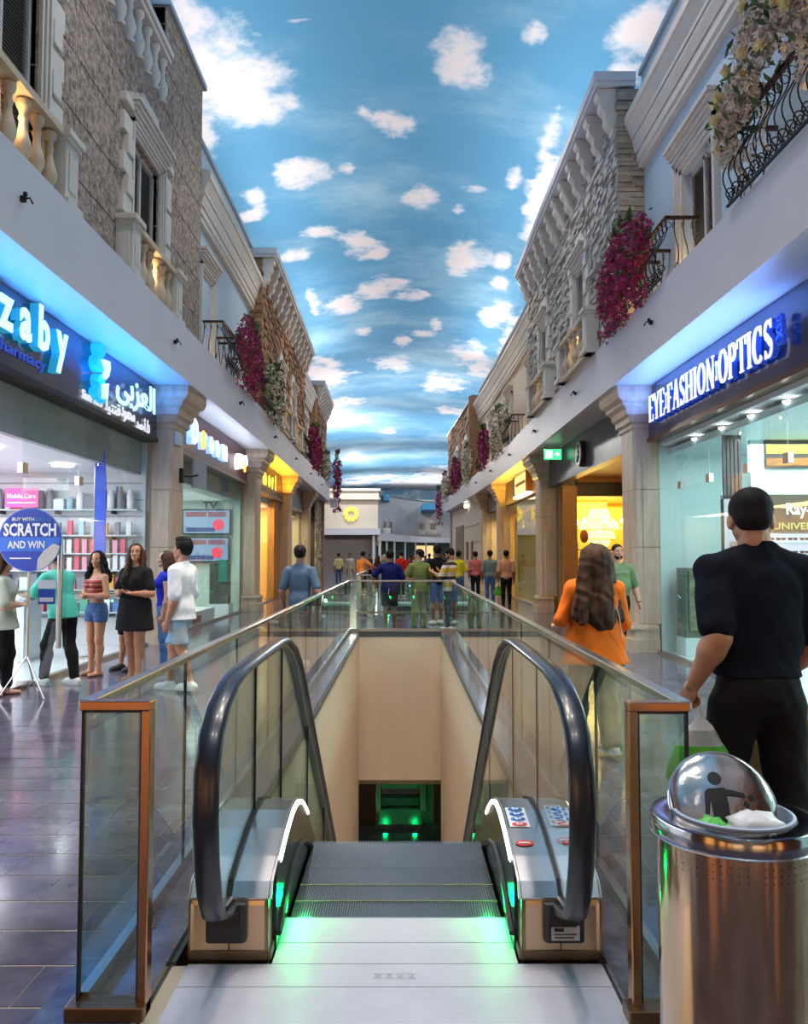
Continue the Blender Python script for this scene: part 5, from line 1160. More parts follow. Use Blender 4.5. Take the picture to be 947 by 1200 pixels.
        for c0, c1 in zip(cuts, cuts[1:]):
            if c0 == -9:
                top = [p for p in inn if not (p[0] > c1)][1:]; top = [(a, b) for a, b in top]; poly = top + [(c1, hrz(c1) - .026), (c1, deckz(c1) + .012)] + [(a, b + .012) for a, b in reversed(DK) if a < c1 - .02 and a > -.38]
            else:
                ys_ = [c0 + .004 + (c1 - c0 - .008) * q / 6 for q in range(7)]; poly = [(y, hrz(y) - .026) for y in ys_] + [(y, deckz(y) + .012) for y in reversed(ys_)]
            g = MB(); n = len(poly); vs = [(X(.656), a, b) for a, b in poly] + [(X(.664), a, b) for a, b in poly]
            g.add(vs, [tuple(range(n)), tuple(reversed(range(n, 2 * n)))] + [(i, (i + 1) % n, n + (i + 1) % n, n + i) for i in range(n)]); go = g.build('glass_pane', RGLASS, t)
            if c0 > -9: MB().box(*sorted((X(.6545), X(.6655))), c0 - .003, c0 + .003, deckz(c0) + .012, hrz(c0) - .03).build('pane_joint', GASK, go)
        if sx == 1:
            for px_, py_, w_, l_, mt in ((.555, .10, .09, .20, 'st_white'), (.735, .12, .08, .22, 'st_white')):
                z = deckz(py_) + .0075; sl = math.atan2(deckz(py_ + .1) - deckz(py_ - .1), .2)
                st = MB().obox((px_, py_, z), (w_, l_, .002), (sl, 0, 0)).build('safety_sticker', mat('sticker_pale', (.75, .78, .82), .4), dko)
                for q in range(4):
                    yq = py_ + .075 - q * .05; zq = deckz(yq) + .010; e_ = MB()
                    e_.prism([(px_ + (.034 * math.cos(a)) + (.0 if q < 3 else 0), yq + .021 * math.sin(a), zq + .021 * math.sin(a) * math.tan(sl)) for a in np.linspace(0, 2 * PI, 16)[:-1]], (0, 0, 1), 0, .0015)
                    e_.build('pictogram', mat('pict_blue', (.02, .16, .55), .4) if q < 3 else mat('pict_red', (.65, .05, .06), .4), dko)
                    f_ = MB().obox((px_ - .008, yq, zq + .003), (.012, .022, .001), (sl, 0, .3)).obox((px_ + .008, yq, zq + .003), (.012, .016, .001), (sl, 0, -.4)); f_.build('pictogram_figure', MATS['sticker_pale'], dko)
                yq = py_ - .22; zq = deckz(yq) + .010; MB().prism([(px_ + .04 * math.cos(a), yq + .02 * math.sin(a), zq + .02 * math.sin(a) * .25) for a in np.linspace(0, 2 * PI, 16)[:-1]], (0, 0, 1), 0, .0015).build('red_sign', MATS['pict_red'], dko); MB().obox((px_, yq, zq + .003), (.05, .009, .001), (.2, 0, 0)).build('bar', MATS['sticker_pale'], dko)
            MB().box(.612, .722, -.437, -.431, .10, .155).build('rating_plate', mat('rating_grey', (.55, .55, .55), .4), ib)
            MB().box(.622, .66, -.439, -.437, .135, .148).box(.622, .71, -.439, -.437, .122, .126).box(.622, .70, -.439, -.437, .110, .114).build('plate_print', GASK, ib)
    # landing plates and comb
    for a, b, hw in ((-1.33, -.592, .80), (-.588, -.42, .80), (-.416, -.242, .483), (-.238, -.012, .483)):
        x0, x1 = -hw - (.01 if hw > .7 else 0), hw + (.01 if hw > .7 else 0)
        MB().box(x0, x1, a, b, -.02, .004).build('floor_plate', PLATE, t)
    st = MB()
    for q in range(4):
        x = -.082 + q * .043; st.box(x, x + .036, -.532, -.496, .004, .0055)
        st2 = MB().tube([(x + .018 + .010 * math.cos(a), -.514 + .010 * math.sin(a), .0062) for a in np.linspace(0, 2 * PI, 9)[:-1]], .0018, 4, closed=True); MB_ = st2.build('stamp_ring', mat('stamp_grey', (.75, .75, .8), .5), t)
    for q in range(4):
        x = -.082 + q * .043; MB().tube([(x, -.532, .005), (x + .036, -.532, .005), (x + .036, -.496, .005), (x, -.496, .005)], .0012, 4, closed=True).build('stamp_frame', mat('stamp_grey', (.75, .75, .8), .5), t)
    cb = MB(); cb.box(-.483, .483, -.012, .0, -.02, .004)
    for i in range(72): x = -.478 + i * .956 / 72; cb.add([(x, -.0, -.0), (x + .008, 0, 0), (x + .008, 0, .004), (x, 0, .004), (x + .002, .035, -.012), (x + .006, .035, -.012)], [(0, 1, 2, 3), (0, 3, 4), (1, 5, 2), (3, 2, 5, 4)])
    cb.build('comb', mat('comb_metal', (.35, .36, .38), .3, metal=.9), t)
    # steps
    def step_mb(dep):
        m_ = MB(); m_.box(-.472, .472, 0, dep - .004, -.20, -.022)
        for i in range(84): x = -.470 + i * .940 / 84; m_.box(x, x + .0055, 0, dep - .004, -.022, -.010)
        return m_
    base = step_mb(.40).build('step', TREAD, None); base.parent = t; base.location = (0, .21, 0)
    ed = MB().box(-.472, .472, .385, .3975, -.015, -.0085).build('step_edge', YEL, base)
    first = step_mb(.21).build('step', TREAD, t); MB().box(-.472, .472, .195, .207, -.015, -.0085).build('step_edge', YEL, first)
    pos = [(.61, 0)]
    z = 0; y = .61
    for k_ in range(25):
        y += .40; z_n = -max(0, (y + .0 - .90)) * SL * 1.0
        z_n = -.16 if k_ == 0 else -.16 - k_ * .30
        if z_n < -4.75: break
        pos.append((y - .0, z_n))
    yv = []
    for (y, z) in pos:
        c = base.copy(); COL.objects.link(c); c.parent = t; c.location = (0, y, z)
    return t
e1 = esc('escalator going down between the two glass railings, with black handrails and green comb lights')
e2 = dup(e1, (-.06, 27.6, 0), PI, 'second escalator rising toward us from the lower floor beyond the beige well wall, lit green')
e1.location = (CX, CY, 0)
for o in list(e2.children_recursive):
    if o.name.startswith(('safety_sticker', 'pictogram', 'red_sign', 'bar.', 'stamp_', 'rating', 'plate_print')): bpy.data.objects.remove(o)
for sx in (-1, 1):
    point((CX + sx * .44, CY - .04, .10), 2.0, (.0, 1.0, .16), .03, 'green_comb_light'); point((CX + sx * .42, CY + .15, .06), .5, (.0, 1.0, .2), .03, 'green_comb_light')
    point((-.06 + sx * .43, 27.3, .12), 14, (.05, 1.0, .35), .04, 'green_comb_light')
    point((-.06 + sx * .35, 19.9, -4.2), 3.5, (.0, 1.0, .2), .05, 'green_comb_light')
    point((-.06 + sx * .8, 25.8, -.5), 5, (.05, 1.0, .35), .05, 'green_comb_light')
# down at the lower floor: the second escalator starts on a landing
MB().box(-.55, .45, 19.0, 20.0, -4.6, -4.5).build('landing_slab', TREAD, bpy.data.objects['floor_lower'])

# ================================================================ kerbs and glass railings
def railing(name, label, segs, caps, fronts=(), hz=1.09, m_cap=STEEL, base_h=.06):
    t = thing(name, label, 'railing', (segs[0][0][0], segs[0][0][1], 0))
    for (x0, y0), (x1, y1), n in segs:
        L_ = math.hypot(x1 - x0, y1 - y0); an = math.atan2(y1 - y0, x1 - x0); ux, uy = (x1 - x0) / L_, (y1 - y0) / L_
        for i in range(n):
            a, b = L_ * i / n + .004, L_ * (i + 1) / n - .004; cx_, cy_ = x0 + ux * (a + b) / 2, y0 + uy * (a + b) / 2
            p = MB().obox((cx_, cy_, (.045 + hz) / 2), (b - a, .012, hz - .05), (0, 0, an)).build('glass_pane', RGLASS, t)
            if i: MB().obox((x0 + ux * L_ * i / n, y0 + uy * L_ * i / n, hz / 2 + .03), (.006, .014, hz - .08), (0, 0, an)).build('pane_joint', GASK, p)
        MB().obox(((x0 + x1) / 2, (y0 + y1) / 2, .045 + base_h / 2), (L_, .04, base_h), (0, 0, an)).build('base_channel', STEEL, t)
        MB().obox(((x0 + x1) / 2, (y0 + y1) / 2, hz - .005), (L_ + .05, .052, .034), (0, 0, an)).build('top_rail', m_cap, t, bevel=.006)
    return t
gx0, gx1, gy = -1.10, .97, 17.05
k = struct('trim_3')
kb = MB(); kb.box(-1.25, -.906, 2.74, 17.2, -.01, .042); kb.box(.786, 1.10, 2.74, 17.2, -.01, .042); kb.box(-1.25, 1.10, 17.0, 17.2, -.01, .042); kb.build('kerb', GRANB, k)
kb = MB(); kb.box(-1.25, -.906, 2.72, 2.742, -.01, .045); kb.box(.786, 1.10, 2.72, 2.742, -.01, .045); kb.build('kerb_nosing', CHAN, k)
t = railing('glass_railing', 'glass railing with steel top rail around the near escalator well, copper framed ends', [((gx0, 2.90), (gx0, gy), 11), ((gx1, 2.87), (gx1, gy), 11), ((gx0, gy), (gx1, gy), 2)], None)
for xa, xb, y in ((-1.115, -.868, 2.885), (.772, .985, 2.86)):
    inner_first = xa > 0
    xi = xb if xa < 0 else xa; xo = xa if xa < 0 else xb
    fr_ = MB(); fr_.box(xa, xb, y - .03, y + .03, 1.068, 1.10); o = fr_.build('end_rail', COPPER, t, bevel=.004)
    fr_ = MB(); fr_.box(min(xi, xi - .032 * (1 if xa < 0 else -1)), max(xi, xi - .032 * (1 if xa < 0 else -1)), y - .03, y + .03, .045, 1.068); fr_.build('end_post', COPPER, t, bevel=.004)
    b0, b1 = (xa + .004, xb - .034) if xa < 0 else (xa + .034, xb - .004)
    p = MB().box(b0, b1, y - .006, y + .006, .09, 1.066).build('glass_pane', RGLASS, t)
    MB().box(b0 - .001, b0 + .007, y - .012, y + .012, .09, 1.068).box(b1 - .007, b1 + .001, y - .012, y + .012, .09, 1.068).box(b0, b1, y - .012, y + .012, 1.058, 1.068).build('pane_gasket', GASK, p)
    MB().box(xa - .02, xb, y - .06, y + .03, .042, .09).build('end_channel', CHAN, t, bevel=.004)
t = railing('glass_railing', 'glass railing around the second escalator well, behind the row of people leaning there', [((-1.25, 22.3), (1.35, 22.3), 3), ((-1.25, 22.3), (-1.25, 28.4), 5), ((1.35, 22.3), (1.35, 28.4), 5)], None)
t = railing('glass_railing', 'far low glass railing beyond the second escalator', [((-1.9, 34.0), (2.3, 34.0), 4), ((-1.9, 34.0), (-1.9, 40.0), 4), ((2.3, 34.0), (2.3, 40.0), 4)], None)

# ================================================================ litter bin
bx, by, bz = .867, 2.19, .925
t = thing('litter_bin', 'tall round polished steel litter bin with open dome flap and man pictogram', 'bin', (bx, by, 0))
BST = mat('bin_steel', (.66, .46, .30), .14, metal=1.0, bump=(30, .04, .002, (1, 1, .02)), var=(1.2, (.56, .34, .18), .6, (3, 3, .2)))
MB().lathe([(.188, .012), (.192, .02), (.192, bz - .045)], 64, (bx, by, 0)).build('body', BST, t, smooth=True)
MB().lathe([(.205, bz - .05), (.208, bz - .045), (.208, bz - .006), (.203, bz), (.16, bz + .004), (.148, bz - .002), (.142, bz - .05), (.135, bz - .10), (.05, bz - .14)], 64, (bx, by, 0), cap=False).build('rim', mat('bin_rim_steel', (.40, .38, .38), .14, metal=1.0), t, smooth=True)
MB().tube([(bx + .208 * math.cos(a), by + .208 * math.sin(a), bz - .048) for a in np.linspace(0, 2 * PI, 65)[:-1]], .003, 5, closed=True).build('rim_bead', STC, t)
MB().lathe([(.195, 0), (.195, .012)], 48, (bx, by, 0)).build('base', GASK, t)
pf = MB()
for rr_ in range(3):
    for i in range(60):
        if (i // 4) % 2 == 1 and i % 4 == 0: continue
        a = 2 * PI * i / 60; x, y = bx + .1925 * math.cos(a), by + .1925 * math.sin(a); z = bz - .075 - rr_ * .017
        u = Vector((-math.sin(a), math.cos(a), 0)); c_ = Vector((x, y, z)); pf.add([c_ + u * .0022, c_ + Vector((0, 0, .0022)), c_ - u * .0022, c_ - Vector((0, 0, .0022))], [(0, 1, 2, 3)])
pf.build('perforations', GASK, t, kind='stuff')
# dome flap, tilted back
M_ = Matrix.Translation((bx - .012, by + .035, bz + .012)) @ Euler((math.radians(58), 0, math.radians(0))).to_matrix().to_4x4()
R_ = .142; dome = MB(); ringn = 40
prof = [(R_ * math.sin(q), .030 * math.cos(q)) for q in np.linspace(PI / 2, .02, 9)]
dome.lathe([(R_, -.004)] + prof, ringn, (0, 0, 0), cap=True); dome.v = [tuple(M_ @ Vector(v)) for v in dome.v]
fo = dome.build('dome_flap', mat('flap_steel', (.62, .54, .50), .16, metal=1.0, bump=(7, .35, .012)), t, smooth=True)
rg = MB().tube([tuple(M_ @ Vector((R_ * math.cos(a), R_ * math.sin(a), 0))) for a in np.linspace(0, 2 * PI, 49)[:-1]], .0035, 6, closed=True).build('flap_edge', STC, fo)
def dz_(x, y): q = min(1, math.hypot(x, y) / R_); return .030 * math.sqrt(max(0, 1 - q * q)) + .0015
def dpoly(mb_, pts, off=0.0):
    vs = [tuple(M_ @ Vector((x, y, dz_(x, y) + off))) for x, y in pts]; c_ = np.mean(pts, axis=0); vs.append(tuple(M_ @ Vector((c_[0], c_[1], dz_(*c_) + off)))); n = len(pts)
    return mb_.add(vs, [(i, (i + 1) % n, n) for i in range(n)])
fg = MB()
hx, hy = -.018, .062
dpoly(fg, [(hx + .018 * math.cos(a), hy + .018 * math.sin(a)) for a in np.linspace(0, 2 * PI, 15)[:-1]])
dpoly(fg, [(-.040, .034), (.002, .036), (.004, .0), (.002, -.05), (-.040, -.05), (-.040, .0)], .001); dpoly(fg, [(-.040, .036), (-.052, .026), (-.060, -.03), (-.050, -.032), (-.040, .01)], .001); dpoly(fg, [(-.01, .036), (.052, .022), (.054, .010), (-.004, .016)], .0015)
dpoly(fg, [(.060, .014), (.072, .020), (.078, .006), (.066, .0)]); dpoly(fg, [(.050, .002), (.062, -.008), (.056, -.018), (.044, -.010)])
fg.build('pictogram', GASK, fo)
MB().lathe([(.150, bz - .02), (.152, bz + .006), (.144, bz + .008), (.141, bz - .04)], 48, (bx, by, 0), cap=False).build('liner_edge', mat('liner_blue', (.42, .52, .65), .5), t, smooth=True)
MB().lathe([(.14, bz - .10), (.02, bz - .10)], 24, (bx, by, 0), cap=False).build('liner', mat('liner_dark', (.05, .05, .06), .7), t)
def crumple(c, r, m, name, seed, n=26):
    rr = random.Random(seed); mb = MB().ell((0, 0, 0), (1, 1, 1), n, n // 2); 
    mb.v = [tuple(Vector(c) + Vector([v[k_] * r[k_] * (1 + .30 * noise.noise(Vector(v) * 2.2 + Vector((seed, 0, 0))) + .14 * noise.noise(Vector(v) * 5.5 + Vector((0, seed, 0)))) for k_ in range(3)])) for v in mb.v]
    return mb.build(name, m, smooth='all')
o = crumple((bx + .035, by - .055, bz - .02), (.075, .05, .04), mat('bag_white', (.78, .78, .80), .35), 'plastic_bag', 3); tag(o, 'crumpled white plastic bag thrown in the litter bin', 'bag')
o = crumple((bx - .075, by - .06, bz - .025), (.04, .04, .032), mat('bag_green', (.08, .55, .06), .35), 'plastic_bag', 5); tag(o, 'crumpled bright green plastic bag thrown in the litter bin', 'bag')
# ================================================================ people: smooth distance fields turned into one skin
def snet(F, o, h):
    """surface nets of a grid F (negative inside), origin o, step h"""
    S = F < 0; nx, ny, nz = F.shape
    c = [(i, j, k) for i in (0, 1) for j in (0, 1) for k in (0, 1)]
    sl = lambda i, j, k: (slice(i, nx - 1 + i), slice(j, ny - 1 + j), slice(k, nz - 1 + k))
    cnt = sum(S[sl(*q)].astype(np.int8) for q in c); act = (cnt > 0) & (cnt < 8)
    idx = np.full(act.shape, -1, np.int64); A = np.argwhere(act); idx[act] = np.arange(len(A))
    P = np.zeros((len(A), 3)); W = np.zeros(len(A)); ax, ay, az = A.T
    for a in c:
        for b in c:
            if sum(b) - sum(a) == 1 and sum(abs(p - q) for p, q in zip(a, b)) == 1:
                fa = F[ax + a[0], ay + a[1], az + a[2]]; fb = F[ax + b[0], ay + b[1], az + b[2]]; m_ = (fa < 0) != (fb < 0)
                t = np.where(m_, fa / np.where(m_, fa - fb, 1), 0)
                for d in range(3): P[:, d] += np.where(m_, a[d] + (b[d] - a[d]) * t, 0)
                W += m_
    P = (P / W[:, None] + A) * h + np.array(o)
    q = []
    for d in range(3):
        e1_, e2_ = (d + 1) % 3, (d + 2) % 3
        s0 = [slice(1, n - 1) for n in (nx, ny, nz)]; s0[d] = slice(0, (nx, ny, nz)[d] - 1)
        s1 = list(s0); s1[d] = slice(1, (nx, ny, nz)[d])
        X0, X1 = S[tuple(s0)], S[tuple(s1)]; E = np.argwhere(X0 != X1); 
        if not len(E): continue
        fl_ = X0[tuple(E.T)]; base = E.copy()
        for t in (e1_, e2_): base[:, t] += 1
        g = lambda u, v: idx[tuple((base - u * np.eye(3, dtype=int)[e1_] - v * np.eye(3, dtype=int)[e2_]).T)]
        qq = np.stack([g(1, 1), g(0, 1), g(0, 0), g(1, 0)], 1); qq[~fl_] = qq[~fl_][:, ::-1]; q.append(qq)
    return P, np.concatenate(q) if q else np.zeros((0, 4), int)
class SD:
    """list of primitives smoothly joined, evaluated on a grid"""
    def __init__(s, k=.03): s.p = []; s.k = k; s.cuts = []; s.nz = None
    def cone(s, a, b, r1, r2, fl=None, k=None): s.p.append(('c', np.array(a, float), np.array(b, float), r1, r2, fl, k)); return s
    def ell(s, c, r, R=None, k=None): s.p.append(('e', np.array(c, float), np.array(r, float), R, None, None, k)); return s
    def cut(s, p, n): s.cuts.append((np.array(p, float), np.array(n, float) / np.linalg.norm(n))); return s
    def bounds(s, m=.03):
        lo, hi = np.full(3, 1e9), np.full(3, -1e9)
        for q in s.p:
            if q[0] == 'c': pts = [(q[1], q[3]), (q[2], q[4])]
            else: pts = [(q[1], max(q[2]) if q[3] is not None else q[2])]
            for c_, r_ in pts: lo = np.minimum(lo, c_ - r_); hi = np.maximum(hi, c_ + r_)
        return lo - m, hi + m
    def mesh(s, h):
        lo, hi = s.bounds()
        for p, n in s.cuts:
            for d in range(3):
                if n[d] > .999: hi[d] = min(hi[d], p[d] + 2.5 * h)
                if n[d] < -.999: lo[d] = max(lo[d], p[d] - 2.5 * h)
        g = [np.arange(lo[d], hi[d] + h, h) for d in range(3)]; X, Y, Z = np.meshgrid(*g, indexing='ij'); X, Y, Z = (q.astype(np.float32) for q in (X, Y, Z))
        F = np.full(X.shape, 9.0, np.float32)
        for kind, a, b, r1, r2, fl, k in s.p:
            k = k or s.k
            if kind == 'c': blo, bhi = np.minimum(a - r1, b - r2), np.maximum(a + r1, b + r2)
            else:
                rr = np.full(3, max(b)) if r1 is not None else b; blo, bhi = a - rr, a + rr
            m_ = k + .03; sl = tuple(slice(max(0, int((blo[d] - m_ - lo[d]) / h)), max(1, int((bhi[d] + m_ - lo[d]) / h) + 2)) for d in range(3))
            x, y, z = X[sl], Y[sl], Z[sl]
            if x.size == 0: continue
            if kind == 'c':
                d = b - a; L2 = float(d @ d) + 1e-9; t = np.clip(((x - a[0]) * d[0] + (y - a[1]) * d[1] + (z - a[2]) * d[2]) / L2, 0, 1)
                dx, dy, dz = x - a[0] - t * d[0], y - a[1] - t * d[1], z - a[2] - t * d[2]
                if fl: dy = dy / fl
                f = np.sqrt(dx * dx + dy * dy + dz * dz) - (r1 + (r2 - r1) * t)
            else:
                px, py, pz = x - a[0], y - a[1], z - a[2]
                if r1 is not None: Ri = r1; px, py, pz = (Ri[0][0] * px + Ri[1][0] * py + Ri[2][0] * pz, Ri[0][1] * px + Ri[1][1] * py + Ri[2][1] * pz, Ri[0][2] * px + Ri[1][2] * py + Ri[2][2] * pz)
                n0 = np.sqrt((px / b[0]) ** 2 + (py / b[1]) ** 2 + (pz / b[2]) ** 2); n1 = np.sqrt((px / b[0] ** 2) ** 2 + (py / b[1] ** 2) ** 2 + (pz / b[2] ** 2) ** 2) + 1e-6
                f = n0 * (n0 - 1) / n1
            G = F[sl]; hh = np.maximum(k - np.abs(G - f), 0) / k; F[sl] = np.minimum(G, f) - hh * hh * k * .25
        if s.nz: F += s.nz(X, Y, Z).astype(np.float32)
        for p, n in s.cuts: F = np.maximum(F, (X - p[0]) * n[0] + (Y - p[1]) * n[1] + (Z - p[2]) * n[2])
        F[0] = F[-1] = 9; F[:, 0] = F[:, -1] = 9; F[:, :, 0] = F[:, :, -1] = 9
        return snet(F, lo, h)
def mk(name, P, Q, m, parent):
    me = bpy.data.meshes.new(name); me.vertices.add(len(P)); me.vertices.foreach_set('co', np.asarray(P, np.float32).ravel())
    n = len(Q); me.loops.add(n * 4); me.loops.foreach_set('vertex_index', np.asarray(Q, np.int32).ravel()); me.polygons.add(n); me.polygons.foreach_set('loop_start', np.arange(0, n * 4, 4, dtype=np.int32))
    me.polygons.foreach_set('loop_total', np.full(n, 4, np.int32)) if bpy.app.version < (4, 0) else None
    me.polygons.foreach_set('use_smooth', np.ones(n, bool)); me.update(calc_edges=True); me.validate()
    me.materials.append(m); o = bpy.data.objects.new(name, me); COL.objects.link(o); o.parent = parent; return o
def joinm(ms):
    P, Q, n = [], [], 0
    for p, q in ms: P.append(p); Q.append(q + n); n += len(p)
    return np.concatenate(P), np.concatenate(Q)
def rotz(a): c, s_ = math.cos(a), math.sin(a); return np.array([[c, -s_, 0], [s_, c, 0], [0, 0, 1]])
def rotx(a): c, s_ = math.cos(a), math.sin(a); return np.array([[1, 0, 0], [0, c, -s_], [0, s_, c]])
def roty(a): c, s_ = math.cos(a), math.sin(a); return np.array([[c, 0, s_], [0, 1, 0], [-s_, 0, c]])
# head template: unit = head height 0.23 m, origin at the centre of the skull, facing +Y
def head_sd(fem=False, beard=False):
    s = SD(.02); w = .92 if fem else 1.0
    s.ell((0, -.012, .028), (.077 * w, .095, .088)); s.ell((0, .028, -.035), (.058 * w, .062, .072)); s.ell((0, .052, -.086), (.030 * w, .028, .022))
    s.cone((-.045 * w, -.005, -.05), (0, .06, -.092), .026, .020); s.cone((.045 * w, -.005, -.05), (0, .06, -.092), .026, .020)
    s.cone((0, .082, .005), (0, .104, -.030), .009, .013, k=.010); s.ell((-.010, .096, -.034), (.009, .009, .007), k=.008); s.ell((.010, .096, -.034), (.009, .009, .007), k=.008)
    s.cone((-.035, .074, .018), (.035, .074, .018), .012, .012, k=.012); s.ell((-.036, .062, -.022), (.022, .018, .018)); s.ell((.036, .062, -.022), (.022, .018, .018))
    s.ell((0, .084, -.058), (.022, .010, .006), k=.008); s.ell((0, .083, -.068), (.018, .010, .007), k=.008)
    for x in (-1, 1): s.ell((x * .078 * w, -.012, -.012), (.010, .022, .032), rotz(-x * .35), k=.008)
    s.cone((0, -.028, -.05), (0, -.028, -.10), .052 * w, .050 * w)
    return s
HEADS = {}
def head_mesh(kind, h):
    if (kind, h) not in HEADS: HEADS[(kind, h)] = head_sd(kind == 'f').mesh(h)
    return HEADS[(kind, h)]
def hair_sd(kind):
    s = SD(.02)
    if kind in ('short', 'buzz', 'tall'):
        e = .006 if kind == 'buzz' else .016
        s.ell((0, -.020, .040), (.078 + e, .092 + e, .080 + e)); s.ell((0, -.060, -.015), (.066 + e * .6, .050 + e * .4, .055))
        if kind == 'tall': s.ell((0, .03, .105), (.066, .055, .030)); s.ell((0, -.03, .110), (.066, .06, .030))
        s.nz = lambda X, Y, Z: .003 * np.sin(X * 160 + Z * 40) * np.sin(Y * 130 + Z * 60) if kind != 'buzz' else 0 * X
        s.cut((0, .052, .045), (0, 1, -.55)); s.cut((0, .01, -.055), (0, .9, -1)) 
    else:
        s.ell((0, -.022, .038), (.098, .112, .098)); s.ell((0, -.055, -.03), (.100, .072, .10))
        L_ = {'long': .36, 'vlong': .46, 'curly': .30, 'bob': .14}[kind]; w = {'long': .098, 'vlong': .150, 'curly': .135, 'bob': .095}[kind]
        yb_ = -.155 if kind == 'vlong' else -.105
        s.cone((0, -.070, -.03), (0, yb_, -L_), .080, w * .60, k=.05)
        for x in (-1, 1): s.cone((x * .072, -.03, .0), (x * w, yb_ + .045, -L_ * .93), .042, .050 if kind != 'curly' else .062, k=.04)
        if kind in ('long', 'curly'):
            for x in (-1, 1): s.cone((x * .075, .012, -.02), (x * (w + .0), .045, -L_ * .85), .022, .036, k=.03)
        if kind == 'vlong':
            for x in (-1.0, -.45, .3, .9): s.cone((x * .08, -.07, -.16), (x * .15, -.165, -L_ - .04 * math.cos(x * 5)), .05, .026, k=.03)
        am, fr = (.012, 34) if kind == 'curly' else (.008, 24)
        s.nz = lambda X, Y, Z: am * np.sin(X * fr * 3 + 1.6 * np.sin(Z * fr * 1.1)) * np.cos(Y * fr * 2 + 1.3 * np.sin(Z * fr)) * np.clip(.5 - Z * 6, .25, 1)
        s.cut((0, .052, .048), (0, 1, -.55)) if kind != 'x' else None
    return s
HAIRS = {}
def hair_mesh(kind, h):
    if (kind, h) not in HAIRS:
        s = hair_sd(kind)
        if kind not in ('short', 'buzz', 'tall'):   # keep the face open: cut by a box in front between the side locks
            c0 = s.cuts; s.cuts = []
            base = s.nz
            def nz(X, Y, Z, base=base):
                f = base(X, Y, Z); face = -(np.maximum.reduce([np.abs(X) - .060, .030 - Y, Z - .065 - (0.10 - Y) * .6, -.40 - Z])) * 1.0
                return np.where(face > -.012, f + np.clip(face + .012, 0, 1) * 3, f)
            s.nz = nz
        HAIRS[(kind, h)] = s.mesh(h)
    return HAIRS[(kind, h)]
# hand templates: wrist at origin, fingers toward -Z, palm facing +Y(inner), thumb toward +X
def hand_sd(pose):
    s = SD(.010); s.cone((0, 0, .03), (0, 0, -.015), .027, .026); s.ell((0, .002, -.052), (.040, .017, .046)); s.ell((.018, .008, -.04), (.020, .018, .030))
    curl = {'relax': (18, 22, 16), 'fist': (78, 88, 60), 'grip': (60, 80, 50)}[pose]
    for i, (x, L_, r) in enumerate(((.027, .072, .0095), (.009, .080, .010), (-.010, .075, .0095), (-.028, .060, .0085))):
        p = np.array((x, .002, -.086 + abs(i - 1.2) * .004)); a = math.radians(4 + i * 2)
        for c_, f_ in zip(curl, (.45, .31, .24)):
            a += math.radians(c_); q = p + np.array((.05 * x * (1 if pose == 'relax' else 0), math.sin(a), -math.cos(a))) * L_ * f_
            s.cone(p, q, r, r * .93, k=.006); p = q; r *= .93
    a = (.032, .010, -.030); b = (.052, .022, -.060) if pose == 'relax' else (.040, .036, -.058); c_ = (.054, .032, -.088) if pose == 'relax' else (.014, .050, -.072)
    s.cone(a, b, .014, .012, k=.010); s.cone(b, c_, .012, .0095, k=.006)
    return s
HANDS = {}
def hand_mesh(pose, h):
    if (pose, h) not in HANDS: HANDS[(pose, h)] = hand_sd(pose).mesh(h)
    return HANDS[(pose, h)]
SKIN = {0: mat('skin_tan', (.52, .24, .13), .45, var=(12, (.44, .19, .10), .4)), 1: mat('skin_light', (.62, .33, .21), .45, var=(12, (.55, .27, .16), .4)), 2: mat('skin_brown', (.30, .15, .09), .45, var=(12, (.26, .12, .07), .4))}
HAIRM = {'black': mat('hair_black', (.008, .006, .006), .7, spec=.2, bump=(90, .5, .004, (1, 1, .12))), 'brown': mat('hair_brown', (.022, .010, .007), .65, spec=.2, var=(20, (.12, .055, .028), .85, (1, 1, .12)), bump=(90, .5, .004, (1, 1, .12)))}
def cloth(name, col=(.5, .5, .5), b=.3, var=None): return mat(name, col, .85, bump=(22, b, .012), var=var, spec=.2)
DENIM = cloth('denim_blue', (.05, .11, .25), .4, (30, (.10, .18, .34), .7)); JBLK = cloth('black_cotton', (.012, .011, .012), .3)
SHOEW = mat('shoe_white', (.72, .72, .72), .5); SHOEB = mat('shoe_black', (.02, .02, .02), .5); SANDAL = mat('sandal_tan', (.28, .13, .08), .6)
EYEW = mat('eye_white', (.50, .47, .44), .5); EYEB = mat('eye_dark', (.02, .01, .008), .2); LIPM = mat('lip', (.36, .11, .09), .5)

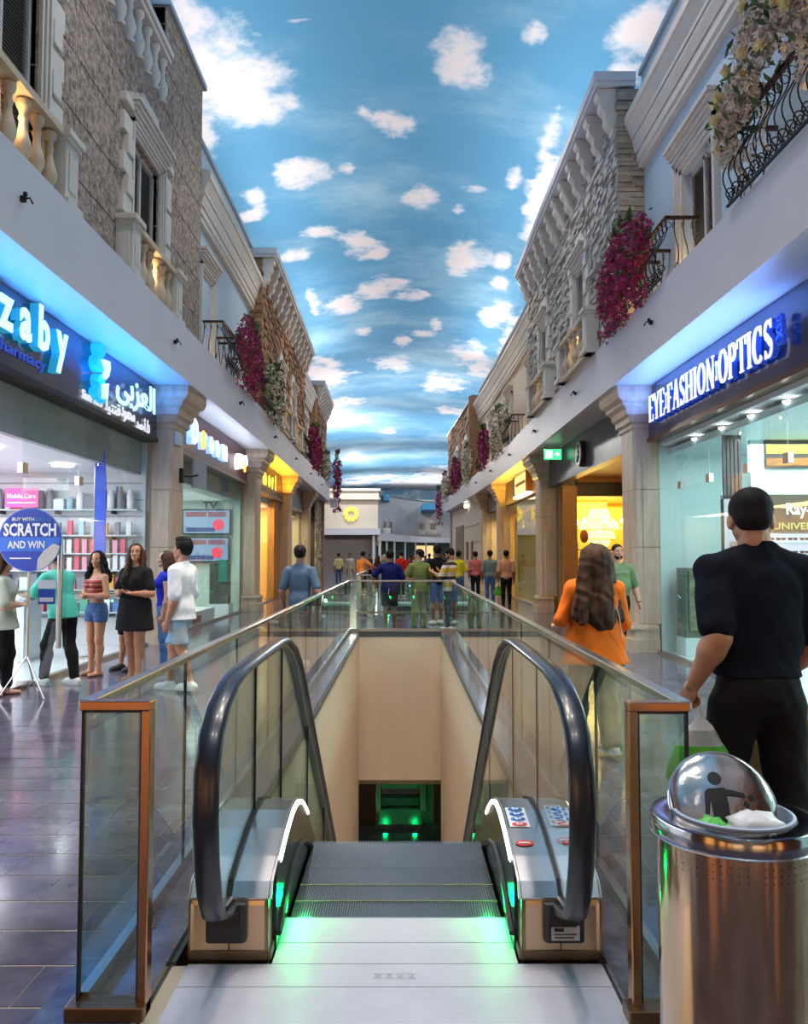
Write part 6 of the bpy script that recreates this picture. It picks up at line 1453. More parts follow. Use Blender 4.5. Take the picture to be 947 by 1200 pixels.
def person(label, x, y, rz=0, H=1.75, fem=False, wide=1.0, res=.014, skin=0, top=None, sleeve=.5, hem=None, bottom=None, blen=1.0, skirt=None, shoe=SHOEW, hair='short', hairm='black',
           arms=None, legs=None, headrot=(0, 0), lean=0., belly=0., face=True, beard=False, hands=('relax', 'relax'), group=None, neck=None, strapless=False, loose=0., hdrop=(0, 0), hsc=1., hairsc=(1, 1, 1), z0=0., extra=None, bareback=False, hres=None):
    """arms: per side (dx,dy,dz of elbow from shoulder, of wrist from elbow), in units of the body height; legs: per side (foot x, foot y, knee forward, foot lift). Faces +Y locally; left side is -X."""
    t = thing('person', label, 'person', (x, y, z0), group); t.rotation_euler = (0, 0, rz)
    h = H; ws = wide; sh = (.086 if fem else .098) * h * (ws * .6 + .4); hipw = (.056 if fem else .050) * h
    pel = np.array((0, 0, .535 * h)); ln = lambda z: np.array((0, math.sin(lean) * (z - pel[2]), -(1 - math.cos(lean)) * (z - pel[2]))) if z > pel[2] else np.zeros(3)
    def T(xx, yy, zf): p = np.array((xx, yy, zf * h)); return p + ln(p[2])
    SHd = [T(-sh, -.008, .790), T(sh, -.008, .790)]
    default = [((-.024, -.012, -.168), (-.004, .035, -.148)), ((.024, -.012, -.168), (.004, .035, -.148))]
    arms = arms or default; arms = [a if a else d_ for a, d_ in zip(arms, default)]
    EL = [SHd[i] + np.array(arms[i][0]) * h for i in (0, 1)]; WR = [EL[i] + np.array(arms[i][1]) * h for i in (0, 1)]
    legs = legs or [(-.055, 0, .0, 0), (.055, 0, .0, 0)]
    HP = [np.array((-hipw, 0, .50 * h)), np.array((hipw, 0, .50 * h))]
    AN = [np.array((l[0] * h, l[1] * h, .048 * h + l[3] * h)) for l in legs]; KN = [(HP[i] + AN[i]) / 2 + np.array((0, legs[i][2] * h + .006 * h, .012 * h)) for i in (0, 1)]
    w_ = h * ws
    def torso(s, e=0., low=.53, topz=.80):
        s.ell(T(0, .0, .725), ((.078 if fem else .090) * w_ + e, .064 * h * (.7 + .3 * ws) + e, .105 * h + e), k=.05)
        s.ell(T(0, 0, .770), ((.078 if fem else .092) * w_ + e, .050 * h + e, .045 * h + e), k=.05)
        s.ell(T(0, .004 + belly * .5, .64), ((.072 if fem else .086) * w_ + e + belly * .6, .056 * h + e + belly, .085 * h + e), k=.05)
        s.ell(T(0, -.008, .545), ((.094 if fem else .088) * w_ + e, .066 * h + e, .070 * h + e), k=.05)
        if fem:
            for sx in (-1, 1): s.ell(T(sx * .042 * h, .052 * h, .735), (.036 * h + e, .034 * h + e, .038 * h + e), k=.02)
        for i in (0, 1): s.cone(T(0, -.014, .832), SHd[i] + np.array((0, 0, .003 * h)), .022 * h + e * .6, .027 * h + e, k=.05)
    au, af, wr = (.027 if fem else .033) * h * (.5 + .5 * ws), (.023 if fem else .027) * h * (.6 + .4 * ws), (.0145 if fem else .0165) * h
    th, kn_, ca, an_ = (.052 if fem else .051) * h * (.5 + .5 * ws), .032 * h, .031 * h, .0195 * h
    def legsd(s, e=0., upto=1.0, bell=0.):
        for i in (0, 1):
            if upto <= .5:
                q = HP[i] + (KN[i] - HP[i]) * upto * 2; s.cone(HP[i], q, th + e, th + (kn_ - th) * upto * 2 + e + bell)
                s.cut(q, (0, 0, -1)) if i == 0 else None
            else:
                s.cone(HP[i], KN[i], th + e, kn_ + e + bell * .4); u = (upto - .5) * 2
                m1 = KN[i] + (AN[i] - KN[i]) * .3 + np.array((0, -.012 * h, 0)); q = KN[i] + (AN[i] - KN[i]) * u
                s.cone(KN[i], m1, kn_ + e + bell * .5, ca + e + bell * .6); s.cone(m1, q, ca + e + bell * .6, an_ + (ca - an_) * (1 - u) + e + bell)
    # body skin
    s = SD(.03); torso(s, -.012); legsd(s)
    for i in (0, 1):
        s.cone(SHd[i], EL[i], au * .98, au * .80); m_ = EL[i] + (WR[i] - EL[i]) * .28; s.cone(EL[i], m_, af * .95, af); s.cone(m_, WR[i], af, wr)
        s.cone(AN[i], AN[i] + np.array((0, .02, -.030 * h)), an_, .020 * h); s.cone(AN[i] + np.array((0, -.02 * h, -.028 * h)), AN[i] + np.array((0, .085 * h, -.036 * h)), .018 * h, .016 * h, fl=None)
    s.cone(T(0, -.014, .80), T(0, -.012, .845), .034 * h, .030 * h * (1 if fem else 1.08)); kk_ = h / 1.75 * .98 * hsc; hc_ = T(0, .004 + hdrop[0], .935 - hdrop[1])
    s.cone(T(0, -.014, .84), hc_ + np.array((0, -.026, -.055)) * kk_, .030 * h * (1 if fem else 1.08), .030 * h * (1 if fem else 1.05))
    body = s.mesh(res); ms = [body]
    # head
    k = h / 1.75 * .98 * hsc; hc = T(0, .004 + hdrop[0], .935 - hdrop[1]); Rh = rotz(headrot[0]) @ rotx(headrot[1] - lean * .3)
    hp, hq = head_mesh('f' if fem else 'm', hres or max(.005, res * .45)); ms.append(((hp * k) @ Rh.T + hc, hq))
    hh = max(.0035, min(.007, res * .4))
    for i in (0, 1):
        d = WR[i] - EL[i]; d = d / np.linalg.norm(d); zax = -d
        inn = np.array(((1 if i == 0 else -1), .15, 0.)) if abs(d[2]) > .5 else np.array((0., 0.1, 1.0)); inn = inn - zax * (inn @ zax); inn /= np.linalg.norm(inn)
        xax = np.cross(inn, zax); Rm = np.stack([xax, inn, zax], 1)      # columns
        fwd = np.array((0, 1, 0.1)) if abs(d[2]) > .5 else np.array((1 if i == 0 else -1, 0, .3))
        p_, q_ = hand_mesh(hands[i], hh); p_ = p_ * (h / 1.75) * (1.0 if not fem else .88)
        if (xax @ fwd) < 0: p_ = p_ * np.array((-1, 1, 1)); q_ = q_[:, ::-1]
        ms.append((p_ @ Rm.T + WR[i], q_))
    P_, Q_ = joinm(ms); b = mk('body', P_, Q_, SKIN[skin], t)
    # clothes
    def wr_nz(sd_, amp=.004):
        return lambda X, Y, Z: amp * (np.sin(X * 27 + Z * 14 + sd_) * np.sin(Z * 19 - X * 12 + Y * 21) * .6 + .35 * np.sin(Z * 46 + np.abs(X) * 60 + Y * 30 + sd_) * np.sin(X * 13 + Y * 11 + Z * 5))
    seed = x * 7.3 + y
    if bottom is not None:
        s = SD(.03); s.ell(T(0, -.006, .545), ((.094 if fem else .088) * w_ + .003, .067 * h + .003 + belly * .4, .072 * h)); 
        if skirt:
            s.cone((0, 0, .56 * h), (0, .0, (.56 - skirt * .4) * h), .100 * w_, .108 * w_ + .02, fl=.72); s.cut((0, 0, (.55 - skirt * .38) * h), (0, 0, -1)); s.cut((0, 0, .60 * h), (0, 0, 1))
        else: legsd(s, .006 + loose * .2, blen, .006 + loose * .8); s.cut((0, 0, ((hem + .015) if hem and hem < .58 else .585) * h), (0, 0, 1))
        s.nz = wr_nz(seed, .003 + (.003 if loose else 0)); mk('skirt' if skirt else ('trousers' if blen > .6 else 'shorts'), *s.mesh(res), bottom, t)
    if top is not None:
        s = SD(.03); torso(s, .006 + loose * .5)
        zh = (hem if hem is not None else .50) * h
        if hem is not None and hem < .5: s.cone(T(0, -.004, .56), (0, -.004, zh + .0), .086 * w_, .098 * w_ + loose, fl=.72, k=.05)
        if not strapless:
            for i in (0, 1):
                if sleeve <= .5: q = SHd[i] + (EL[i] - SHd[i]) * (sleeve * 2); s.cone(SHd[i], q, au * 1.0 + .010, au * .92 + .013 + loose * .35, k=.018)
                else: s.cone(SHd[i], EL[i], au * 1.0 + .010, au * .82 + .010, k=.018); q = EL[i] + (WR[i] - EL[i]) * (sleeve - .5) * 2; s.cone(EL[i], q, af + .011, (wr if sleeve > .9 else af * .9) + .010, k=.02)
            s.cone(T(0, -.012, .82), T(0, -.012, .86), .040 * h * (.6 + .4 * ws), .038 * h * (.6 + .4 * ws), k=.03)
            s.cut(T(0, -.01, .846), (0, .38, 1))
        else: s.cut(T(0, 0, .775), (0, 0, 1))
        s.cut((0, 0, zh), (0, 0, -1)); s.nz = wr_nz(seed, .0040 + loose * .06); mk('top' if not (hem and hem < .45) else 'dress', *s.mesh(res), top, t)
    for i in (0, 1):
        if shoe is None: continue
        a = AN[i]; s = SD(.02); s.cone(a + np.array((0, -.022 * h, -.026 * h)), a + np.array((0, .070 * h, -.034 * h)), .0285 * h, .0265 * h); 
        if shoe is not SANDAL: s.cone(a + np.array((0, 0, -.005 * h)), a + np.array((0, .025 * h, -.025 * h)), .027 * h, .025 * h); s.cone(a + np.array((0, .05 * h, -.032 * h)), a + np.array((0, .090 * h, -.036 * h)), .026 * h, .022 * h)
        else: s.cut(a + np.array((0, 0, -.030 * h)), (0, 0, 1))
        s.cut(a + np.array((0, 0, -.048 * h + .0)), (0, 0, -1)); mk('shoe' if shoe is not SANDAL else 'sandal', *s.mesh(max(.008, res * .7)), shoe, t)
        if res < .013 and shoe is not SANDAL: so_ = MB().box(a[0] - .030 * h, a[0] + .030 * h, a[1] - .045 * h, a[1] + .10 * h, a[2] - .0478 * h, a[2] - .034 * h); o_ = so_.build('sole', SHOEW, None); o_.parent = t
    # hair and face
    def hm(mesh, m_, name):
        p_, q_ = mesh; p_ = p_ * np.array(hairsc if name == 'hair' else (1, 1, 1)); return mk(name, (p_ * k) @ Rh.T + hc, q_, m_, t)
    if hair: hm(hair_mesh(hair, .007 if res < .012 else .010), HAIRM[hairm], 'hair')
    def feat(mb, m_, name):
        mb.v = [tuple(Rh @ (np.array(v) * k) + hc) for v in mb.v]; me = mb.build(name, m_, None, smooth='all'); me.parent = t; return me
    if face:
        mb = MB(); [mb.ell((sx * .031, .079, .004), (.010, .005, .0048), 10, 6) for sx in (-1, 1)]; feat(mb, EYEW, 'eyes')
        mb = MB(); [mb.ell((sx * .031, .0825, .004), (.006, .004, .0056), 8, 5) for sx in (-1, 1)]; feat(mb, EYEB, 'pupils')
        mb = MB(); [mb.tube([(sx * .014, .090, .022), (sx * .030, .089, .027), (sx * .046, .079, .022)], [.003, .0038, .002], 5) for sx in (-1, 1)]; feat(mb, HAIRM['black'], 'eyebrows')
        mb = MB(); mb.ell((0, .0915, -.059), (.020, .005, .0040), 10, 5); mb.ell((0, .0905, -.067), (.016, .005, .0045), 10, 5); feat(mb, LIPM, 'lips')
    if beard:
        s = SD(.02); s.ell((0, .036, -.070), (.060, .056, .050)); s.cone((-.062, .0, -.03), (-.03, .055, -.09), .018, .022); s.cone((.062, .0, -.03), (.03, .055, -.09), .018, .022); s.ell((0, .088, -.048), (.026, .010, .006))
        s.nz = lambda X, Y, Z: np.where((np.abs(X) < .020) & (Y > .06) & (Z > -.074) & (Z < -.052), .02, 0) + np.clip((.02 - np.abs(Z + .052)) * 0, 0, 1); s.cut((0, 0, -.045), (0, .35, 1)); hm(s.mesh(.006), HAIRM['black'], 'beard')
    t['_joints'] = 0; del t['_joints']
    loc = dict(SH=SHd, EL=EL, WR=WR, AN=AN, KN=KN, hc=hc, Rh=Rh, k=k, h=h, T=T, t=t)
    return loc
def worldpt(L_, p):
    t = L_['t']; a = t.rotation_euler[2]; return (t.location.x + p[0] * math.cos(a) - p[1] * math.sin(a), t.location.y + p[0] * math.sin(a) + p[1] * math.cos(a), t.location.z + p[2])
def at_px(px, d): return (px - 472) * d / 960

# ---- the two big ones
TEEB = mat('black_tshirt', (.010, .012, .020), .9, bump=(16, .35, .02), spec=.1)
pb = person('large man in black tee and trousers seen from behind, carrying a bag, beyond the bin', 1.50, 3.50, .06, 1.94, wide=.98, res=.010, skin=0, top=TEEB, sleeve=.40, hem=.565, bottom=cloth('black_trousers', (.012, .011, .011), .4), blen=.97, shoe=SHOEB, hair='buzz',
            arms=[((-.012, -.050, -.137), (-.034, .045, -.100)), ((.030, .02, -.160), (-.03, .09, -.10))], legs=[(-.085, .07, .02, 0), (.085, -.03, .02, 0)], headrot=(-.30, -.25), hdrop=(.02, .030), hsc=1.0, hands=('grip', 'relax'), belly=.035, loose=.024, face=True, hres=.005)
W = worldpt(pb, pb['WR'][0])
def carrier(W, H_, w, label, m_top, m_print, seed, rz=0):
    t = thing('carrier_bag', label, 'bag', (W[0], W[1], W[2] - H_))
    n = 24; vs = []; rows = [(0, .02), (.12, .06), (.3, .42), (.5, .75), (.75, .95), (.93, 1.0), (1, .90)]
    for zf, wf in rows:
        for k_ in range(n):
            a = 2 * PI * k_ / n; r_ = w * .5 * wf; e_ = 1 + .10 * noise.noise(Vector((math.cos(a) * 2, math.sin(a) * 2, zf * 5 + seed)))
            xx, yy_ = r_ * math.cos(a) * e_, r_ * .42 * math.sin(a) * e_
            vs.append((W[0] + xx * math.cos(rz) - yy_ * math.sin(rz), W[1] + xx * math.sin(rz) + yy_ * math.cos(rz), W[2] - .07 - zf * (H_ - .07)))
    for nm, a, b, m_ in (('handles', 0, 3, m_top), ('body', 2, 6, m_print)):
        mb = MB(); rws = range(a, b if nm == 'body' else b)
        mb.v = vs[a * n:(b + 1) * n]; mb.f = [(i * n + k_, i * n + (k_ + 1) % n, (i + 1) * n + (k_ + 1) % n, (i + 1) * n + k_) for i in range(b - a) for k_ in range(n)]
        if nm == 'body': mb.f.append(tuple(range((b - a) * n, (b - a + 1) * n)))
        mb.build(nm, m_, t, smooth='all')
    return t
BAGW = mat('bag_translucent', (.70, .72, .70), .3); BAGG = mat('bag_green_print', (.09, .42, .02), .35, var=(14, (.03, .30, .02), .6), bump=(25, .5, .01))
carrier((W[0] + .025, W[1] + .01, W[2] - .035), .38, .30, 'white and bright green plastic carrier bag held by the large man in black', BAGW, BAGG, 1)
W = worldpt(pb, pb['WR'][1]); bgx, bgy, bgz = W[0] + .0, W[1] + .03, W[2] - .16
KR_ = mat('kraft_paper', (.42, .20, .07), .8, var=(6, (.34, .15, .05), .5)); t = thing('paper_bag', 'brown paper carrier bag in the other hand of the large man in black', 'bag', (bgx, bgy, bgz - .36))
MB().add([(bgx - .13, bgy - .06, bgz - .36), (bgx + .13, bgy - .06, bgz - .36), (bgx + .13, bgy + .06, bgz - .36), (bgx - .13, bgy + .06, bgz - .36), (bgx - .14, bgy - .045, bgz), (bgx + .14, bgy - .045, bgz), (bgx + .14, bgy + .045, bgz), (bgx - .14, bgy + .045, bgz)], [(0, 3, 2, 1), (4, 5, 6, 7), (0, 1, 5, 4), (1, 2, 6, 5), (2, 3, 7, 6), (3, 0, 4, 7)]).build('sack', KR_, t, bevel=.004)
for q in (-.04, .04): MB().tube([(bgx - .07, bgy + q, bgz - .01), (bgx - .05, bgy + q * .5, bgz + .08), (bgx, bgy, bgz + .115), (bgx + .05, bgy + q * .5, bgz + .08), (bgx + .07, bgy + q, bgz - .01)], .005, 5).build('handle', KR_, t)
ORG = cloth('orange_top', (.85, .17, .015), .4)
po = person('woman in loose orange top with long wavy dark brown hair, seen from behind', 1.57, 6.74, .12, 1.68, fem=True, wide=1.45, hsc=1.06, hairsc=(1.28, 1.15, 1.02), res=.010, skin=1, top=ORG, sleeve=.62, hem=.435, bottom=cloth('camo_trousers', (.22, .24, .20), .3, (9, (.10, .12, .10), .9)), blen=.98, hair='vlong', hairm='brown',
            arms=[((-.062, .0, -.145), (.02, .13, -.04)), ((.040, .0, -.165), (.0, .12, -.06))], legs=[(-.075, .10, .02, .0), (.05, -.08, .04, .02)], headrot=(.25, .15), loose=.045, face=True)
mb = MB().tube([tuple(p) for p in (po['T'](.085, -.05, .835), po['T'](.125, -.105, .76), po['T'](.165, -.115, .66), po['T'](.195, -.10, .55), po['T'](.20, -.03, .48))], .006, 5); o = mb.build('bag_strap', mat('strap_pale', (.7, .6, .5), .5), None); o.parent = po['t']
o = MB().ell(tuple(po['hc'] + np.array((-.075, .05, -.03))), (.02, .03, .035), 8, 6).build('face_mask', SHOEW, None); o.parent = po['t']
pg = person('bearded man in green tee and black trousers facing us, beside the optician column', 3.30, 12.6, PI + .15, 1.78, wide=1.15, res=.012, skin=1, top=cloth('sage_tshirt', (.16, .24, .11), .3), sleeve=.42, bottom=JBLK, blen=.97, shoe=SHOEB, hair='buzz', beard=True, belly=.035, loose=.006,
            arms=[((-.06, -.02, -.16), (-.01, .06, -.14)), ((.04, .02, -.165), (0, .05, -.14))], legs=[(-.045, -.09, .03, .02), (.045, .09, .02, 0)], hands=('relax', 'fist'))
o = facing(fit(text_mb('COUNTRY', .2, .004, .002), .26, .035), 0, 0, 0); o.v = [(-v[0], .150 - v[1], v[2] + 1.36) for v in o.v]; o = o.build('chest_print', mat('print_grey', (.4, .46, .36), .7), None); o.parent = pg['t']
o = MB().tube([tuple(pg['WR'][0] + np.array((.026 * math.cos(a), .026 * math.sin(a), .035))) for a in np.linspace(0, 2 * PI, 13)[:-1]], .007, 6, closed=True).build('wrist_watch', SHOEB, None); o.parent = pg['t']
# ---- the queue by the pharmacy
def P(px, d, label, rz, H, **k): return person(label, at_px(px, d), d, rz, H, **k)
a_front = [((-.05, .02, -.150), (.085, .095, -.005)), ((.05, .02, -.150), (-.085, .095, -.005))]
P(6, 9.50, 'woman in pale sage loose shirt and black leggings standing in the pharmacy doorway', -1.2, 1.63, fem=True, wide=1.5, res=.013, skin=1, top=cloth('pale_sage', (.45, .48, .38), .4), sleeve=.45, hem=.47, bottom=JBLK, blen=.93, shoe=SANDAL, hair='bob', hairm='brown', arms=a_front, loose=.02, headrot=(.2, -.2), legs=[(-.05, .03, .02, 0), (.05, -.08, .03, 0)])
p2 = P(77, 10.32, 'man in mint green polo and black trousers behind the open glass door', 1.15, 1.70, wide=1.2, res=.012, skin=2, top=cloth('mint_polo', (.10, .58, .44), .35), sleeve=.42, hem=.49, bottom=JBLK, blen=.97, hair='short', lean=.28, loose=.015, arms=[((-.04, .09, -.13), (.05, .14, .0)), ((.05, .08, -.14), (-.03, .15, .01))], headrot=(.3, -.45), legs=[(-.06, .12, .04, 0), (.06, -.06, .02, 0)])
p3 = P(115, 11.15, 'girl with curly dark hair, striped red strapless top and denim shorts, arms folded low', 2.6, 1.66, fem=True, wide=1.08, res=.011, skin=0, top=mat('red_stripe', (.42, .06, .04), .8, wave=None), strapless=True, hem=.615, bottom=DENIM, blen=.16, shoe=SANDAL, hair='curly', arms=[((-.05, .02, -.150), (.11, .085, .01)), ((.05, .02, -.150), (-.11, .085, -.01))], headrot=(.45, -.05), legs=[(-.06, .02, .0, 0), (.055, 0, 0, 0)])
bpy.data.materials['red_stripe'].node_tree.links.clear()
def stripes(m, cols, scale, axis='Z'):
    nt = m.node_tree; b = nt.nodes['Principled BSDF']; nt.links.new(b.outputs[0], nt.nodes['Material Output'].inputs[0])
    tc = _n(nt, 'ShaderNodeTexCoord'); sp = _n(nt, 'ShaderNodeSeparateXYZ'); mu = _n(nt, 'ShaderNodeMath', operation='MULTIPLY'); mu.inputs[1].default_value = scale; fr = _n(nt, 'ShaderNodeMath', operation='FRACT'); cr = _n(nt, 'ShaderNodeValToRGB'); cr.color_ramp.interpolation = 'CONSTANT'
    nt.links.new(tc.outputs['Object'], sp.inputs[0]); nt.links.new(sp.outputs[axis], mu.inputs[0]); nt.links.new(mu.outputs[0], fr.inputs[0]); nt.links.new(fr.outputs[0], cr.inputs[0])
    while len(cr.color_ramp.elements) < len(cols): cr.color_ramp.elements.new(.5)
    for e_, (p_, c_) in zip(cr.color_ramp.elements, cols): e_.position = p_; e_.color = (*c_, 1)
    nt.links.new(cr.outputs[0], b.inputs['Base Color'])
stripes(bpy.data.materials['red_stripe'], [(0, (.40, .05, .04)), (.45, (.62, .50, .42)), (.58, (.30, .03, .03)), (.9, (.12, .02, .02))], 16)
p4 = P(160, 10.6, 'girl in black tee dress with long dark hair, hands joined, looking up', 2.75, 1.75, fem=True, wide=1.32, res=.011, skin=0, top=JBLK, sleeve=.36, hem=.37, bottom=JBLK, skirt=.46, shoe=SANDAL, hair='long', hairm='brown', arms=[((-.05, .015, -.150), (.095, .085, .005)), ((.05, .015, -.150), (-.095, .085, .005))], headrot=(.55, .18), loose=.02, legs=[(-.05, .02, 0, 0), (.05, -.03, 0, 0)])
P(153, 11.6, 'person in dark shorts and black shoes mostly hidden behind the girl in the black dress', 2.4, 1.55, wide=1.0, res=.013, skin=0, top=JBLK, sleeve=.4, bottom=JBLK, blen=.42, shoe=SHOEB, hair='short', loose=.01, legs=[(-.09, 0, .0, 0), (.08, .03, 0, 0)])
P(194, 11.4, 'girl in royal blue top and blue jeans, half hidden behind the youth in white', 1.9, 1.66, fem=True, res=.012, skin=1, top=cloth('royal_blue', (.015, .03, .48), .3), sleeve=.04, hem=.55, bottom=cloth('jeans_mid', (.07, .17, .42), .4, (25, (.12, .25, .5), .6)), blen=.97, hair='bob', hairm='brown', headrot=(-.2, .1))
p7 = P(214, 9.85, 'youth with thick black hair in white tee, pale blue shorts and white sneakers, in profile', 1.30, 1.80, wide=1.12, hairsc=(1.06, 1.05, 1.10), res=.010, skin=0, top=cloth('white_tshirt', (.70, .70, .74), .3), sleeve=.46, hem=.47, bottom=cloth('shorts_pale', (.22, .42, .62), .3, (3, (.45, .40, .30), .8)), blen=.46, hair='tall', loose=.028, arms=[((-.02, -.02, -.17), (-.005, .05, -.155)), ((.02, .0, -.17), (.0, .06, -.15))], headrot=(.05, .10), legs=[(-.045, -.10, .02, .015), (.045, .11, .03, 0)])
P(352, 12.0, 'man in grey blue tee and patterned swim shorts walking away by the railing', -.05, 1.75, res=.012, skin=2, top=cloth('slate_tshirt', (.075, .125, .19), .3), sleeve=.40, hem=.485, bottom=cloth('patterned_shorts', (.05, .06, .15), .3, (28, (.45, .20, .25), .9)), blen=.40, hair='short', arms=[((-.05, -.01, -.165), (.01, .05, -.14)), ((.05, -.03, -.165), (.045, .0, -.145))])
# ---- the group leaning at the second well
a_rail = [((-.05, .03, -.15), (.04, .12, .02)), ((.05, .03, -.15), (-.04, .12, .02))]
P(457, 17.55, 'man in navy tee and black shorts seen from behind by the railing', .0, 1.72, wide=1.12, res=.014, skin=2, top=cloth('navy_tshirt', (.008, .010, .10), .3), sleeve=.42, hem=.49, bottom=JBLK, blen=.44, shoe=SANDAL, hair='short', arms=[((-.105, .0, -.11), (.0, .10, -.08)), ((.06, .02, -.15), (.10, .08, .0))], loose=.012)
P(491, 17.9, 'man in olive green shirt and khaki trousers at the railing, face turned in profile', .35, 1.74, wide=1.12, res=.014, skin=1, top=cloth('olive_shirt', (.20, .24, .07), .3), sleeve=.45, hem=.47, bottom=cloth('khaki_trousers', (.30, .32, .15), .3), blen=.97, shoe=SHOEB, hair='short', arms=[((-.07, .02, -.14), (-.05, .11, .02)), ((.05, .03, -.15), (-.02, .1, .0))], headrot=(.9, 0), loose=.02)
STM = mat('bold_stripe', (.5, .4, .1), .8); stripes(STM, [(0, (.62, .38, .04)), (.3, (.70, .66, .58)), (.5, (.02, .02, .02)), (.72, (.62, .55, .40))], 3.2)
P(527, 17.8, 'bearded man in black, cream and yellow striped tee looking down at his phone', 1.0, 1.76, wide=1.1, res=.014, skin=0, top=STM, sleeve=.45, hem=.48, bottom=cloth('jeans_dark', (.06, .10, .13), .4), blen=.97, hair='short', beard=True, arms=[((-.04, .05, -.14), (.03, .13, .06)), ((.04, .05, -.14), (-.04, .13, .06))], headrot=(.1, -.4), loose=.015)
P(512, 19.3, 'man with black cap and dark tee standing just behind the man in the striped tee', .5, 1.84, wide=1.05, res=.016, skin=2, top=JBLK, sleeve=.45, bottom=cloth('jeans_mid'), blen=.5, hair='tall')
MST = mat('orange_pattern', (.62, .30, .08), .8, var=(7, (.55, .08, .05), .9)); 
P(424, 31.0, 'man in orange patterned shirt and black shorts leaning on the far railing', -.6, 1.78, wide=1.1, res=.018, skin=2, top=MST, sleeve=.48, hem=.49, bottom=JBLK, blen=.42, hair='short', arms=[None, ((.11, .02, -.10), (.06, .10, -.05))], lean=.15, legs=[(-.09, 0, 0, 0), (.06, .02, 0, 0)])
P(397, 44, 'far man in pale yellow tee and jeans before the brick shutter', .2, 1.75, res=.022, skin=2, top=cloth('pale_yellow', (.60, .55, .32), .2), bottom=DENIM, hair='short', face=False)
P(410, 45, 'far man in long cream robe before the brick shutter', PI, 1.76, res=.022, skin=2, top=cloth('cream_robe', (.60, .55, .45), .2), sleeve=.95, hem=.12, bottom=None, hair='short', face=False)
P(443, 33.0, 'woman with beige headscarf and dark dress near the far railing', -.5, 1.62, fem=True, res=.020, skin=1, top=cloth('plum_dark', (.05, .02, .04), .2), sleeve=.95, hem=.2, hair='bob', hairm='brown', face=False)
HAIRM['scarf'] = cloth('beige_scarf', (.45, .30, .24), .3)
P(470, 32.0, 'man in red shirt beyond the man in navy', .3, 1.78, res=.020, skin=1, top=cloth('red_shirt', (.50, .02, .02), .2), bottom=JBLK, hair='short', face=False)
P(450, 36.0, 'person in beige scarf and grey shirt far beyond the railing', .2, 1.66, fem=True, res=.022, skin=1, top=cloth('grey_shirt', (.25, .25, .26), .2), sleeve=.9, bottom=JBLK, hair='bob', hairm='scarf', face=False)
fc = [(503, 50, (.03, .04, .12), 'navy jacket'), (509, 54, (.05, .05, .06), 'charcoal tee'), (515, 52, (.10, .03, .05), 'maroon top'), (498, 47, (.03, .06, .16), 'blue shirt'), (480, 50, (.45, .05, .05), 'scarlet top'), (434, 52, (.04, .04, .05), 'black coat'), (486, 56, (.35, .33, .30), 'stone grey shirt'), (520, 48, (.04, .07, .10), 'teal black tee')]
for px, d, c, n_ in fc: P(px, d, 'distant shopper in %s in front of the plaza shops' % n_, RNG.uniform(0, 6), RNG.uniform(1.6, 1.78), res=.026, skin=2, top=cloth('far_' + n_.replace(' ', '_'), c, .2), bottom=JBLK, hair='short', face=False)
# ---- four men walking on the right
P(538, 26.5, 'man in bright yellow shirt and jeans, first of the four by the amber shop', -.9, 1.76, res=.016, skin=2, top=cloth('yellow_shirt', (.72, .62, .03), .3), sleeve=.48, bottom=DENIM, hair='short', arms=[None, ((.04, .05, -.15), (-.02, .13, .02))])
P(557, 29.0, 'man in dusty pink shirt and black trousers seen from behind', .05, 1.76, wide=1.08, res=.016, skin=2, top=cloth('pink_shirt', (.52, .14, .18), .3), sleeve=.95, bottom=JBLK, hair='short')
pj = P(574, 26.8, 'man in grey green shirt and blue jeans seen from behind', .0, 1.78, wide=1.08, res=.016, skin=2, top=cloth('grey_green_shirt', (.22, .28, .26), .3), sleeve=.6, bottom=cloth('jeans_mid'), hair='short')
p_ = P(593, 25.4, 'man in salmon tee and black trousers seen from behind, last of the four', -.05, 1.77, wide=1.12, res=.016, skin=2, top=cloth('salmon_tshirt', (.75, .34, .20), .3), sleeve=.42, bottom=JBLK, hair='short', shoe=SHOEB)
W = worldpt(p_, p_['WR'][0]); carrier((W[0], W[1], W[2] - .03), .42, .30, 'small green plastic bag carried between the two last men by the amber shop', BAGG, BAGG, 4)
